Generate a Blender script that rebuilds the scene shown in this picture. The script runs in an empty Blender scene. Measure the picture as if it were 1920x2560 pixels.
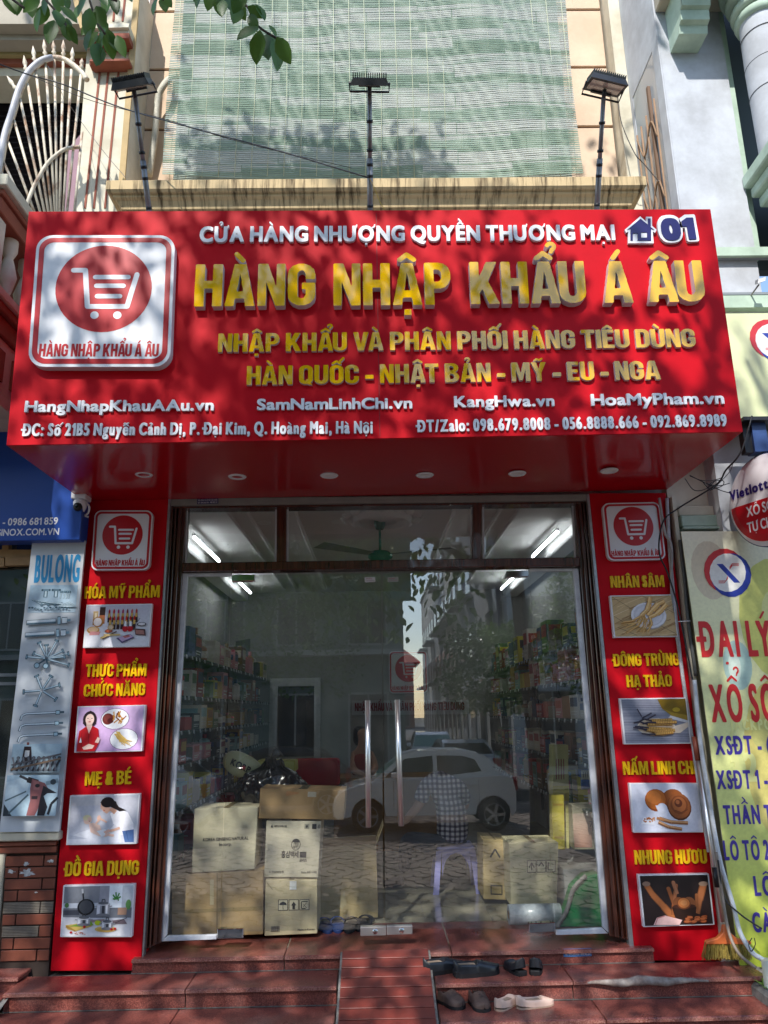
import bpy, bmesh, math, random, unicodedata
import numpy as np
from mathutils import Vector, Matrix
from mathutils.geometry import tessellate_polygon
random.seed(7)
SC = bpy.context.scene
COL = SC.collection
# ------------------------------------------------------------------ camera
FPX, PITCH, YAW, ROLL, CAMH = 1923.0, .2536, .0146, -.0175, 1.436
CAM = Vector((0, -5, CAMH))
def _axes():
    cy, sy = math.cos(YAW), math.sin(YAW)
    r = Vector((cy, -sy, 0)); f = Vector((sy, cy, 0)); u = Vector((0, 0, 1))
    f2 = f*math.cos(PITCH)+u*math.sin(PITCH); u2 = -f*math.sin(PITCH)+u*math.cos(PITCH)
    r3 = r*math.cos(ROLL)+u2*math.sin(ROLL); u3 = -r*math.sin(ROLL)+u2*math.cos(ROLL)
    return r3, u3, f2
AR, AU, AF = _axes()
cam = bpy.data.cameras.new('camera'); camo = bpy.data.objects.new('camera', cam); COL.objects.link(camo)
m = Matrix((AR, AU, -AF)).transposed().to_4x4(); m.translation = CAM
camo.matrix_world = m
cam.sensor_fit = 'VERTICAL'; cam.sensor_height = 24; cam.lens = FPX/2560*24
cam.clip_start = .05; cam.clip_end = 600
SC.camera = camo
SC.render.resolution_x = 768; SC.render.resolution_y = 1024
# ------------------------------------------------------------------ light
SUN_D = Vector((.28, 1, -1)).normalized()
w = bpy.data.worlds.new("World"); SC.world = w; w.use_nodes = True
nt = w.node_tree; sky = nt.nodes.new('ShaderNodeTexSky'); sky.sky_type = 'NISHITA'; sky.sun_disc = False
sky.sun_elevation = math.radians(44); sky.sun_rotation = math.pi+.273; sky.air_density = 1.0; sky.dust_density = .5
nt.links.new(sky.outputs[0], nt.nodes['Background'].inputs[0]); nt.nodes['Background'].inputs[1].default_value = .15
sl = bpy.data.lights.new('sun', 'SUN'); sl.energy = 2.75; sl.angle = math.radians(.5); sl.color = (1, .965, .91)
so = bpy.data.objects.new('sun', sl); COL.objects.link(so)
so.rotation_euler = SUN_D.to_track_quat('-Z', 'Y').to_euler()
SC.view_settings.view_transform = 'Standard'; SC.view_settings.look = 'None'; SC.view_settings.gamma = 1
SC.view_settings.use_curve_mapping = False; SC.view_settings.exposure = 1.03
try:
    SC.cycles.max_bounces = 8; SC.cycles.transparent_max_bounces = 16; SC.cycles.glossy_bounces = 4
except Exception: pass
# ------------------------------------------------------------------ helpers
def W(px, py, Y=0.0):
    d = AR*((px-960)/FPX) + AU*(-(py-1280)/FPX) + AF
    return CAM + d*((Y-CAM.y)/d.y)
def WZ(px, py, Z=0.0):
    d = AR*((px-960)/FPX) + AU*(-(py-1280)/FPX) + AF
    return CAM + d*((Z-CAM.z)/d.z)
def WX(px, py, X):
    d = AR*((px-960)/FPX) + AU*(-(py-1280)/FPX) + AF
    return CAM + d*((X-CAM.x)/d.x)
def project(P):
    d = Vector(P)-CAM; q = d.dot(AF)
    if q <= 0: return None
    return 960+FPX*d.dot(AR)/q, 1280-FPX*d.dot(AU)/q
def lin(c):
    c /= 255.0
    return c/12.92 if c <= .04045 else ((c+.055)/1.055)**2.4
def S(r, g, b): return (lin(r), lin(g), lin(b))
def tag(o, label=None, cat=None, group=None, kind=None):
    if label: o['label'] = label
    if cat: o['category'] = cat
    if group: o['group'] = group
    if kind: o['kind'] = kind
    return o
def empty(name, loc=(0, 0, 0), label=None, cat=None, group=None, kind=None, rz=0):
    o = bpy.data.objects.new(name, None); COL.objects.link(o); o.location = loc; o.rotation_euler.z = rz
    o.empty_display_size = .1
    return tag(o, label, cat, group, kind)
def copy_tree(o, parent=None):
    c = o.copy(); COL.objects.link(c); c.parent = parent
    for ch in list(o.children): copy_tree(ch, c)
    return c
MATS = {}
def mat(name, col, rough=.6, metal=0, spec=.5, noise=None, bump=None, col2=None, emit=None, coat=0, scale=None, trans=0, stretch=None, facs=(.35, .65)):
    """noise = colour noise scale; bump=(scale,strength,distance)."""
    if name in MATS: return MATS[name]
    m = bpy.data.materials.new(name); m.use_nodes = True; t = m.node_tree; n = t.nodes; L = t.links
    b = n['Principled BSDF']; b.inputs['Base Color'].default_value = (*col, 1)
    b.inputs['Roughness'].default_value = rough; b.inputs['Metallic'].default_value = metal
    b.inputs['Specular IOR Level'].default_value = spec
    if coat: b.inputs['Coat Weight'].default_value = coat; b.inputs['Coat Roughness'].default_value = .04
    if emit: b.inputs['Emission Color'].default_value = (*emit[0], 1); b.inputs['Emission Strength'].default_value = emit[1]
    tc = n.new('ShaderNodeTexCoord'); co = tc.outputs['Object']
    if stretch:
        mp = n.new('ShaderNodeMapping'); mp.inputs['Scale'].default_value = stretch; L.new(co, mp.inputs[0]); co = mp.outputs[0]
    if noise:
        no = n.new('ShaderNodeTexNoise'); no.inputs['Scale'].default_value = noise; no.inputs['Detail'].default_value = 6; no.inputs['Roughness'].default_value = .65
        L.new(co, no.inputs[0])
        cr = n.new('ShaderNodeValToRGB'); cr.color_ramp.elements[0].position = facs[0]; cr.color_ramp.elements[1].position = facs[1]
        c2 = col2 or tuple(v*.8 for v in col)
        cr.color_ramp.elements[0].color = (*c2, 1); cr.color_ramp.elements[1].color = (*col, 1)
        L.new(no.outputs[0], cr.inputs[0]); L.new(cr.outputs[0], b.inputs['Base Color'])
    if bump:
        nb = n.new('ShaderNodeTexNoise'); nb.inputs['Scale'].default_value = bump[0]; nb.inputs['Detail'].default_value = 5; L.new(co, nb.inputs[0])
        bu = n.new('ShaderNodeBump'); bu.inputs['Strength'].default_value = bump[1]; bu.inputs['Distance'].default_value = bump[2]
        L.new(nb.outputs[0], bu.inputs['Height']); L.new(bu.outputs[0], b.inputs['Normal'])
    MATS[name] = m
    return m
def col_attr_mat(name, rough=.35, spec=.5, coat=0):
    m = bpy.data.materials.new(name); m.use_nodes = True; t = m.node_tree
    a = t.nodes.new('ShaderNodeAttribute'); a.attribute_name = 'Col'
    b = t.nodes['Principled BSDF']; b.inputs['Roughness'].default_value = rough; b.inputs['Specular IOR Level'].default_value = spec
    if coat: b.inputs['Coat Weight'].default_value = coat
    no = t.nodes.new('ShaderNodeTexNoise'); no.inputs['Scale'].default_value = 60; no.inputs['Detail'].default_value = 4
    tc = t.nodes.new('ShaderNodeTexCoord'); t.links.new(tc.outputs['Object'], no.inputs[0])
    mr = t.nodes.new('ShaderNodeMapRange'); mr.inputs['From Min'].default_value = .3; mr.inputs['From Max'].default_value = .7
    mr.inputs['To Min'].default_value = .94; mr.inputs['To Max'].default_value = 1.06; t.links.new(no.outputs[0], mr.inputs[0])
    mu = t.nodes.new('ShaderNodeVectorMath'); mu.operation = 'SCALE'
    t.links.new(a.outputs['Color'], mu.inputs[0]); t.links.new(mr.outputs[0], mu.inputs['Scale'])
    t.links.new(mu.outputs[0], b.inputs['Base Color'])
    return m
class MB:
    """collects geometry of one mesh object"""
    def __init__(s): s.v = []; s.f = []; s.mi = []; s.sm = []
    def add(s, vs, fs, mi=0, sm=False):
        o = len(s.v); s.v += [tuple(v) for v in vs]; s.f += [tuple(i+o for i in f) for f in fs]
        s.mi += [mi]*len(fs); s.sm += [sm]*len(fs); return s
    def quad(s, a, b, c, d, mi=0): return s.add([a, b, c, d], [(0, 1, 2, 3)], mi)
    def box(s, x0, x1, y0, y1, z0, z1, mi=0):
        vs = [(x, y, z) for x in (x0, x1) for y in (y0, y1) for z in (z0, z1)]
        return s.add(vs, [(0, 1, 3, 2), (4, 6, 7, 5), (0, 4, 5, 1), (2, 3, 7, 6), (0, 2, 6, 4), (1, 5, 7, 3)], mi)
    def slab(s, q, dvec, mi=0, mi_side=None):
        """quad q (front) extruded by vector dvec (to the back)"""
        q = [Vector(a) for a in q]; n = len(q); d = Vector(dvec); vs = q+[a+d for a in q]
        s.add(vs, [tuple(range(n))], mi); o = mi if mi_side is None else mi_side
        s.add(vs, [tuple(range(2*n-1, n-1, -1))]+[(i, i+n, (i+1) % n+n, (i+1) % n) for i in range(n)], o); return s
    def bar(s, a, b, w, h, up=(0, 0, 1), mi=0):
        a = Vector(a); b = Vector(b); d = (b-a).normalized(); u = Vector(up); r = d.cross(u)
        if r.length < 1e-4: r = d.cross(Vector((0, 1, 0)))
        r.normalize(); u = r.cross(d); vs = []
        for p in (a, b):
            for i, j in ((-1, -1), (1, -1), (1, 1), (-1, 1)): vs.append(p+r*(w/2*i)+u*(h/2*j))
        return s.add(vs, [(3, 2, 1, 0), (4, 5, 6, 7), (0, 1, 5, 4), (1, 2, 6, 5), (2, 3, 7, 6), (3, 0, 4, 7)], mi)
    def tube(s, pts, r, n=8, mi=0, cap=True):
        pts = [Vector(p) for p in pts]; rs = r if isinstance(r, (list, tuple)) else [r]*len(pts); vs = []; fs = []; pu = None
        for i, p in enumerate(pts):
            d = (pts[min(i+1, len(pts)-1)]-pts[max(i-1, 0)]).normalized()
            u = pu if pu is not None else (Vector((0, 0, 1)) if abs(d.z) < .9 else Vector((0, 1, 0)))
            a = d.cross(u)
            if a.length < 1e-5: a = d.cross(Vector((1, 0, 0)))
            a.normalize(); b = a.cross(d).normalized(); pu = b
            for k in range(n):
                t = 2*math.pi*k/n; vs.append(p+a*(rs[i]*math.cos(t))+b*(rs[i]*math.sin(t)))
        for i in range(len(pts)-1):
            for k in range(n):
                fs.append((i*n+k, i*n+(k+1) % n, (i+1)*n+(k+1) % n, (i+1)*n+k))
        s.add(vs, fs, mi, True)
        if cap: s.add(vs, [tuple(range(n-1, -1, -1)), tuple(range((len(pts)-1)*n, len(pts)*n))], mi)
        return s
    def lathe(s, prof, c=(0, 0, 0), n=16, axis='z', mi=0):
        vs = []; fs = []; m = len(prof)
        for k in range(n):
            t = 2*math.pi*k/n
            for r, h in prof:
                if axis == 'z': p = (r*math.cos(t), r*math.sin(t), h)
                elif axis == 'y': p = (r*math.cos(t), h, r*math.sin(t))
                else: p = (h, r*math.cos(t), r*math.sin(t))
                vs.append((p[0]+c[0], p[1]+c[1], p[2]+c[2]))
        for k in range(n):
            for i in range(m-1):
                a, b = k*m+i, ((k+1) % n)*m+i; fs.append((a, b, b+1, a+1))
        return s.add(vs, fs, mi, True)
    def prism(s, pts, y0, y1, mi=0):
        """outline in xz extruded along y"""
        n = len(pts); vs = [(p[0], y0, p[1]) for p in pts]+[(p[0], y1, p[1]) for p in pts]
        return s.add(vs, [tuple(range(n)), tuple(range(2*n-1, n-1, -1))]+[(i, i+n, (i+1) % n+n, (i+1) % n) for i in range(n)], mi)
    def build(s, name, mats, parent=None, bevel=0, seg=1, loc=None, smooth_all=False):
        me = bpy.data.meshes.new(name); me.from_pydata(s.v, [], s.f)
        for mm in (mats if isinstance(mats, (list, tuple)) else [mats]): me.materials.append(mm)
        me.polygons.foreach_set('material_index', s.mi)
        me.polygons.foreach_set('use_smooth', [True]*len(s.f) if smooth_all else s.sm)
        me.update()
        if bevel or True:
            bm = bmesh.new(); bm.from_mesh(me)
            bmesh.ops.remove_doubles(bm, verts=bm.verts, dist=1e-5) if len(s.v) < 30000 else None
            if bevel:
                es = [e for e in bm.edges if len(e.link_faces) == 2 and e.calc_face_angle(0) > .5]
                bmesh.ops.bevel(bm, geom=es, offset=bevel, segments=seg, affect='EDGES', profile=.5, clamp_overlap=True)
            if len(s.v) < 30000: bmesh.ops.recalc_face_normals(bm, faces=bm.faces)
            bm.to_mesh(me); bm.free()
        o = bpy.data.objects.new(name, me); COL.objects.link(o)
        if parent: o.parent = parent
        if loc: o.location = loc
        return o
def curve_pts(ctrl, n=6):
    """Catmull-Rom through control points"""
    P = [Vector(p) for p in ctrl]; P = [P[0]*2-P[1]]+P+[P[-1]*2-P[-2]]; out = []
    for i in range(1, len(P)-2):
        for k in range(n):
            t = k/n; a, b, c, d = P[i-1:i+3]
            out.append(.5*((2*b)+(c-a)*t+(2*a-5*b+4*c-d)*t*t+(3*b-a-3*c+d)*t**3))
    out.append(P[-2]); return out
# ------------------------------------------------------------------ lettering engine
_raw = {}
def raw_glyph(ch):
    if ch in _raw: return _raw[ch]
    if ch == '1':
        _raw[ch] = [np.array([(.04, .70), (.04, .83), (.26, 1.0), (.37, 1.0), (.37, 0), (.24, 0), (.24, .80)])*CAPH]; return _raw[ch]
    t = bpy.data.curves.new('t', 'FONT'); t.body = ch; t.resolution_u = 5
    ob = bpy.data.objects.new('t', t); COL.objects.link(ob)
    dg = bpy.context.evaluated_depsgraph_get(); me = bpy.data.meshes.new_from_object(ob.evaluated_get(dg))
    bm = bmesh.new(); bm.from_mesh(me); bmesh.ops.remove_doubles(bm, verts=bm.verts, dist=1e-6)
    nxt = {}
    for e in bm.edges:
        if len(e.link_faces) == 1:
            a, b = e.verts; nxt.setdefault(a.index, []).append(b.index); nxt.setdefault(b.index, []).append(a.index)
    co = [(v.co.x, v.co.y) for v in bm.verts]; seen = set(); loops = []
    for s0 in nxt:
        if s0 in seen: continue
        lp = [s0]; seen.add(s0); cur = s0
        while True:
            c = [q for q in nxt[cur] if q not in seen]
            if not c: break
            cur = c[0]; seen.add(cur); lp.append(cur)
        if len(lp) > 2: loops.append(np.array([co[i] for i in lp]))
    bm.free(); COL.objects.unlink(ob); bpy.data.objects.remove(ob); bpy.data.curves.remove(t); bpy.data.meshes.remove(me)
    _raw[ch] = loops; return loops
CAPH = max(l[:, 1].max() for l in raw_glyph('H'))
STY = {  # sx, off, ay, gap, mark radius
    'heavy': (.48, .085, .5, .05, .056), 'bold': (.78, .055, .75, .08, .05), 'web': (.98, .045, .9, .05, .045),
    'cond': (.46, .042, .7, .055, .036), 'tall': (.42, .03, .9, .09, .032), 'plain': (.85, .025, 1, .09, .035), 'thin': (.6, .03, .9, .07, .04), 'kor': (.9, .02, 1, .06, .03)}
def seg_d(X, Y, a, b):
    ax, ay = a; bx, by = b; dx, dy = bx-ax, by-ay; q = dx*dx+dy*dy+1e-12
    t = np.clip(((X-ax)*dx+(Y-ay)*dy)/q, 0, 1); return np.hypot(X-ax-t*dx, Y-ay-t*dy)
def poly_in(X, Y, loops):
    ins = np.zeros(X.shape, bool)
    for L in loops:
        x0, y0 = L[:, 0], L[:, 1]; x1, y1 = np.roll(x0, -1), np.roll(y0, -1)
        for a, b, c, d in zip(x0, y0, x1, y1):
            if b == d: continue
            ins ^= ((b > Y) != (d > Y)) & (X < (c-a)*(Y-b)/(d-b)+a)
    return ins
def march(F, xs, ys):
    """zero contours of F (inside<0) as closed loops"""
    ny, nx = F.shape; nxt = {}; pos = {}
    def ed(i, j, k):
        key = (i, j, k)
        if key not in pos:
            if k == 0: a, b = F[i, j], F[i, j+1]; t = a/(a-b); pos[key] = (xs[j]+(xs[j+1]-xs[j])*t, ys[i])
            else: a, b = F[i, j], F[i+1, j]; t = a/(a-b); pos[key] = (xs[j], ys[i]+(ys[i+1]-ys[i])*t)
        return key
    ins = F < 0
    for i in range(ny-1):
        row = ins[i, :-1]*1+ins[i, 1:]*2+ins[i+1, 1:]*4+ins[i+1, :-1]*8
        for j in np.nonzero((row > 0) & (row < 15))[0]:
            c = row[j]; B = (i, j, 0); R = (i, j+1, 1); T = (i+1, j, 0); Lf = (i, j, 1)
            for a, b in {1: [(B, Lf)], 2: [(R, B)], 3: [(R, Lf)], 4: [(T, R)], 5: [(B, Lf), (T, R)], 6: [(T, B)], 7: [(T, Lf)], 8: [(Lf, T)],
                         9: [(B, T)], 10: [(R, B), (Lf, T)], 11: [(R, T)], 12: [(Lf, R)], 13: [(B, R)], 14: [(Lf, B)]}[int(c)]:
                nxt[ed(*a)] = ed(*b)
    loops = []
    while nxt:
        s0 = next(iter(nxt)); lp = []; c = s0
        while c in nxt:
            lp.append(pos[c]); c = nxt.pop(c)
        if len(lp) > 3: loops.append(np.array(lp))
    return loops
def rdp(P, tol):
    def rec(a, b):
        if b-a < 2: return []
        s = P[a:b+1]; p0, p1 = s[0], s[-1]; d = p1-p0; L = np.hypot(*d)+1e-12
        h = np.abs(d[0]*(s[:, 1]-p0[1])-d[1]*(s[:, 0]-p0[0]))/L; k = int(h.argmax())
        if h[k] < tol: return []
        return rec(a, a+k)+[a+k]+rec(a+k, b)
    n = len(P); far = int(((P-P[0])**2).sum(1).argmax())
    Q = np.vstack([P, P[:1]]); P = Q
    idx = [0]+rec(0, far)+[far]+rec(far, n)
    return P[idx]
def _arc(cx, cy, rx, ry, a0, a1, n=7): return [(cx+rx*math.cos(math.radians(a0+(a1-a0)*k/n)), cy+ry*math.sin(math.radians(a0+(a1-a0)*k/n))) for k in range(n+1)]
def _heavy():
    w, s = .57, .195; r = w/2; ri = (w-2*s)/2; q = .25; qi = .11
    O = _arc(r, 1-q, r, q, 0, 180)+_arc(r, q, r, q, 180, 360); I = _arc(r, 1-.16-qi, ri, qi, 0, 180)+_arc(r, .16+qi, ri, qi, 180, 360)
    D = {'O': [O, I], 'Q': [O, I], '0': [O, I], 'I': [[(0, 0), (0, 1), (s, 1), (s, 0)]], 'H': [[(0, 0), (0, 1), (s, 1), (s, .6), (w-s, .6), (w-s, 1), (w, 1), (w, 0), (w-s, 0), (w-s, .42), (s, .42), (s, 0)]],
        'N': [[(0, 0), (0, 1), (.21, 1), (.395, .42), (.395, 1), (w, 1), (w, 0), (.375, 0), (.175, .58), (.175, 0)]], 'M': [[(0, 0), (0, 1), (.25, 1), (.38, .42), (.51, 1), (.76, 1), (.76, 0), (.585, 0), (.585, .66), (.44, .05), (.32, .05), (.175, .66), (.175, 0)]],
        'A': [[(0, 0), (.19, 1), (.43, 1), (.62, 0), (.43, 0), (.405, .18), (.215, .18), (.19, 0)], [(.24, .34), (.38, .34), (.31, .80)]],
        'K': [[(0, 0), (0, 1), (s, 1), (s, .62), (.37, 1), (.59, 1), (.385, .54), (.62, 0), (.40, 0), (.26, .36), (s, .26), (s, 0)]],
        'U': [[(0, 1), (s, 1)]+_arc(r, .27, ri, qi, 180, 360)+[(w-s, 1), (w, 1)]+_arc(r, q, r, q, 360, 180)],
        'C': [[(w, .62)]+_arc(r, 1-q, r, q, 0, 180)+_arc(r, q, r, q, 180, 360)+[(w, .38), (w-s, .38)]+_arc(r, .27, ri, qi, 360, 180)+_arc(r, .73, ri, qi, 180, 0)+[(w-s, .62)]],
        'G': [[(w, .62)]+_arc(r, 1-q, r, q, 0, 180)+_arc(r, q, r, q, 180, 360)+[(w, .54), (.3, .54), (.3, .39), (w-s, .39)]+_arc(r, .27, ri, qi, 360, 180)+_arc(r, .73, ri, qi, 180, 0)+[(w-s, .62)]],
        'P': [[(0, 0), (0, 1), (.32, 1)]+_arc(.32, .69, .24, .31, 90, -90)+[(s, .38), (s, 0)], [(s, .84), (.28, .84)]+_arc(.28, .69, .09, .15, 90, -90)+[(s, .54)]],
        'D': [[(0, 0), (0, 1), (.3, 1)]+_arc(.3, .72, .27, .28, 90, 0)+_arc(.3, .28, .27, .28, 0, -90), [(s, .84), (.29, .84)]+_arc(.29, .72, .09, .12, 90, 0)+_arc(.29, .28, .09, .12, 0, -90)+[(s, .16)]],
        'B': [[(0, 0), (0, 1), (.31, 1)]+_arc(.31, .76, .25, .24, 90, -60)+_arc(.31, .27, .27, .27, 60, -90), [(s, .85), (.28, .85)]+_arc(.28, .735, .085, .115, 90, -90)+[(s, .62)], [(s, .44), (.28, .44)]+_arc(.28, .295, .095, .145, 90, -90)+[(s, .15)]],
        'R': [[(0, 0), (0, 1), (.32, 1)]+_arc(.32, .72, .24, .28, 90, -50)+[(.48, .46), (.58, 0), (.38, 0), (.29, .42), (s, .42), (s, 0)], [(s, .84), (.28, .84)]+_arc(.28, .71, .09, .13, 90, -90)+[(s, .58)]],
        'T': [[(0, 1), (.55, 1), (.55, .82), (.373, .82), (.373, 0), (.177, 0), (.177, .82), (0, .82)]], 'E': [[(0, 0), (0, 1), (.47, 1), (.47, .83), (s, .83), (s, .59), (.43, .59), (.43, .43), (s, .43), (s, .17), (.48, .17), (.48, 0)]],
        'L': [[(0, 0), (0, 1), (s, 1), (s, .17), (.46, .17), (.46, 0)]], 'V': [[(0, 1), (.2, 1), (.31, .3), (.42, 1), (.62, 1), (.42, 0), (.2, 0)]], 'Y': [[(0, 1), (.21, 1), (.31, .62), (.41, 1), (.62, 1), (.41, .42), (.41, 0), (.21, 0), (.21, .42)]]}
    return {k: [np.array(l) for l in v] for k, v in D.items()}
HV = _heavy()
_gl = {}
def glyph(ch, sty):
    key = (ch, sty)
    if key in _gl: return _gl[key]
    sx, off, ay, gap, mr = STY[sty]
    base = ch; marks = []
    if ch in 'Đđ': base = 'D' if ch == 'Đ' else 'd'; marks = ['bar']
    elif ord(ch) < 0x2000:
        d = unicodedata.normalize('NFD', ch); base = d[0]; marks = list(d[1:])
    oy = off*ay
    if sty == 'heavy' and base in HV: off = .004; oy = 0; loops = HV[base]; marks = (['qt'] if base == 'Q' else [])+marks
    else: loops = [np.column_stack([l[:, 0]/CAPH*sx, l[:, 1]/CAPH*(1-2*oy)+oy]) for l in raw_glyph(base)]
    A = np.vstack(loops); x0, x1 = A[:, 0].min(), A[:, 0].max(); y1 = A[:, 1].max()+oy; y0 = A[:, 1].min()
    st = .02; padx = off+.22; xs = np.arange(x0-padx, x1+padx+st, st*.8); ys = np.arange(min(y0, -.32 if '\u0323' in marks else y0)-off-.05, y1+off+(.62 if len(marks) > 0 else .05), st)
    X, Y = np.meshgrid(xs, ys); ins = poly_in(X, Y, loops)
    sp = []
    for l in loops:
        q = np.roll(l, -1, 0)
        for a, b in zip(l, q):
            k = max(1, int(np.hypot(*(b-a))/.012)); t = (np.arange(k)/k)[:, None]; sp.append(a+(b-a)*t)
    sp = np.vstack(sp); D = np.full(X.shape, 9.0)
    for i in range(0, len(sp), 64):
        q = sp[i:i+64]; dx = np.abs(X[..., None]-q[:, 0]); dy = np.abs(Y[..., None]-q[:, 1])/ay
        D = np.minimum(D, ((dx**5+dy**5)**.2).min(-1))
    F = np.where(ins, -D, D)-off
    cx = (x0+x1)/2; top = y1; circ = '\u0302' in marks; w = .15
    if base == 'i' and marks and marks[0] != '\u0323': pass
    def st_(pts, r): 
        nonlocal F
        for a, b in zip(pts[:-1], pts[1:]): F = np.minimum(F, seg_d(X, Y, a, b)-r)
    for mk in marks:
        if mk == 'qt': st_([(.34, .2), (.5, -.08)], .06)
        elif mk == '\u0302': st_([(cx-w, top+.08), (cx, top+.2), (cx+w, top+.08)], mr)
        elif mk == '\u0301':
            o = (w+.05, .13) if circ else (0, 0); st_([(cx-.04+o[0], top+.08+o[1]), (cx+.08+o[0], top+.24+o[1])], mr*.95)
        elif mk == '\u0300':
            o = (0, .16) if circ else (0, 0); st_([(cx+.05+o[0], top+.08+o[1]), (cx-.09+o[0], top+.24+o[1])], mr*.95)
        elif mk == '\u0309':
            o = (w+.03, .16) if circ else (0, 0); c0 = (cx+o[0], top+.2+o[1]); st_([(c0[0]+.08*math.cos(t), c0[1]+.08*math.sin(t)) for t in np.linspace(2.8, -1.3, 8)]+[(c0[0], c0[1]-.13)], mr*.8)
        elif mk == '\u0303':
            o = .14 if circ else 0; st_([(cx-w, top+.09+o), (cx-w*.45, top+.17+o), (cx+w*.4, top+.11+o), (cx+w, top+.19+o)], mr*.85)
        elif mk == '\u0306': st_([(cx+w*math.cos(t), top+.23+.15*math.sin(t)) for t in np.linspace(math.pi, 2*math.pi, 8)], mr*.85)
        elif mk == '\u0323': F = np.minimum(F, np.maximum(abs(X-cx)-mr*1.35, abs(Y+.17)-mr*1.25))
        elif mk == '\u031b':
            xr = x1+off*.3; st_([(xr-.04, y1-.13), (xr+.06, y1-.08), (xr+.09, y1+.04)], mr*.85)
        elif mk == 'bar':
            yy = .5 if ch == 'Đ' else .85; xa = x0-off-.11 if ch == 'Đ' else cx; xb = x0+.14+off if ch == 'Đ' else x1+off+.05
            F = np.minimum(F, np.maximum(np.maximum(xa-X, X-xb), abs(Y-yy)-(.075 if ch == 'Đ' else .05)))
    cs = [rdp(l, .006) for l in march(F, xs, ys)]; cs = [c for c in cs if len(c) > 3]
    # drop closing duplicate
    res = (cs, x0-off, x1+off+(.07 if '\u031b' in marks else 0))
    _gl[key] = res; return res
def area(c): x, y = c[:, 0], c[:, 1]; return .5*float((x*np.roll(y, -1)-np.roll(x, -1)*y).sum())
def contours_mesh(cs, depth, mb=None, fn=None):
    """caps (slot 0) and sides (slot 1) of a set of contours"""
    mb = mb or MB(); outer = []; 
    cs = [c if np.hypot(*(c[0]-c[-1])) > 1e-6 else c[:-1] for c in cs]
    cs = [c for c in cs if len(c) >= 3 and abs(area(c)) > 1e-5]
    def inside(p, c): return bool(poly_in(np.array([p[0]]), np.array([p[1]]), [c])[0])
    lev = [sum(inside(c[0], d) for d in cs if d is not c) for c in cs]
    fn = fn or (lambda x, y, z: (x, y, z))
    for c, l in zip(cs, lev):
        if l % 2: continue
        group = [c]+[d for d, k in zip(cs, lev) if k == l+1 and inside(d[0], c)]
        polys = [[Vector((p[0], p[1], 0)) for p in g] for g in group]; flat = [p for g in polys for p in g]
        tr = tessellate_polygon(polys)
        mb.add([fn(p.x, p.y, depth) for p in flat], [tuple(t) for t in tr], 0)
        if depth > 1e-6 and depth > .0012:
            for g in polys:
                n = len(g); mb.add([fn(p.x, p.y, depth) for p in g]+[fn(p.x, p.y, 0) for p in g], [(i, (i+1) % n, (i+1) % n+n, i+n) for i in range(n)], 1)
    return mb
_gm = {}
def layout(s, sty):
    gap = STY[sty][3]; x = 0; out = []
    prev = None
    for ch in s:
        if ch == ' ': x += .26 if sty in ('heavy', 'cond', 'tall') else .36; prev = None; continue
        cs, a, b = glyph(ch, sty)
        g = gap if prev else 0
        if prev and ((prev in 'AÁÀẢẠÂẬẤẦẨ' and ch in 'VTYUỸÝ') or (prev in 'VTYPỸÝL' and ch in 'AÁÀẢÂẬẤẨVTYỸÝ')): g -= .07
        if prev and (ch in '.,:' or prev in '.,:'): g += .02
        x += g; out.append((ch, x-a)); x += b-a; prev = ch
    return out, x
def text(parent, s, A, B, cap, sty, mats, depth=.02, split=True, name='letter', up=(0, 0, 1), shear=0.0):
    """A,B: baseline ends in the parent's space; cap = cap height in metres"""
    A = Vector(A); B = Vector(B); r = (B-A).normalized(); u = Vector(up); u = (u-r*u.dot(r)).normalized(); o_ = r.cross(u)
    lay, tot = layout(s, sty); k = (B-A).length/tot
    M = Matrix((r*k, u*cap+r*(shear*cap), o_)).transposed().to_4x4()
    if split:
        for ch, x in lay:
            key = (ch, sty, round(depth, 4), mats[0].name, mats[-1].name)
            if key not in _gm:
                mb = contours_mesh(glyph(ch, sty)[0], depth)
                me = bpy.data.meshes.new(name); me.from_pydata(mb.v, [], mb.f)
                for mm in mats: me.materials.append(mm)
                me.polygons.foreach_set('material_index', [min(i, len(mats)-1) for i in mb.mi]); me.update(); _gm[key] = me
            o = bpy.data.objects.new(name, _gm[key]); COL.objects.link(o); o.parent = parent
            Mx = M.copy(); Mx.translation = A+r*(x*k); o.matrix_local = Mx
        return
    mb = MB()
    for ch, x in lay:
        def fn(px, py, pz, x=x): return A+M.to_3x3() @ Vector((px+x, py, pz))
        contours_mesh(glyph(ch, sty)[0], depth, mb, fn)
    me = bpy.data.meshes.new(name); me.from_pydata(mb.v, [], mb.f)
    for mm in mats: me.materials.append(mm)
    me.polygons.foreach_set('material_index', [min(i, len(mats)-1) for i in mb.mi]); me.update()
    o = bpy.data.objects.new(name, me); COL.objects.link(o); o.parent = parent; return o
def text_px(parent, s, pA, pB, top, Y, sty, mats, depth=.02, split=True, name='letter', gapY=0):
    """text whose FRONT face passes through these image points on plane y=Y"""
    a = W(*pA, Y); b = W(*pB, Y); t = W(pA[0], top, Y); cap = (t.z-a.z)
    a.y += depth; b.y += depth
    return text(parent, s, a, b, cap, sty, mats, depth, split, name)
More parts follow.
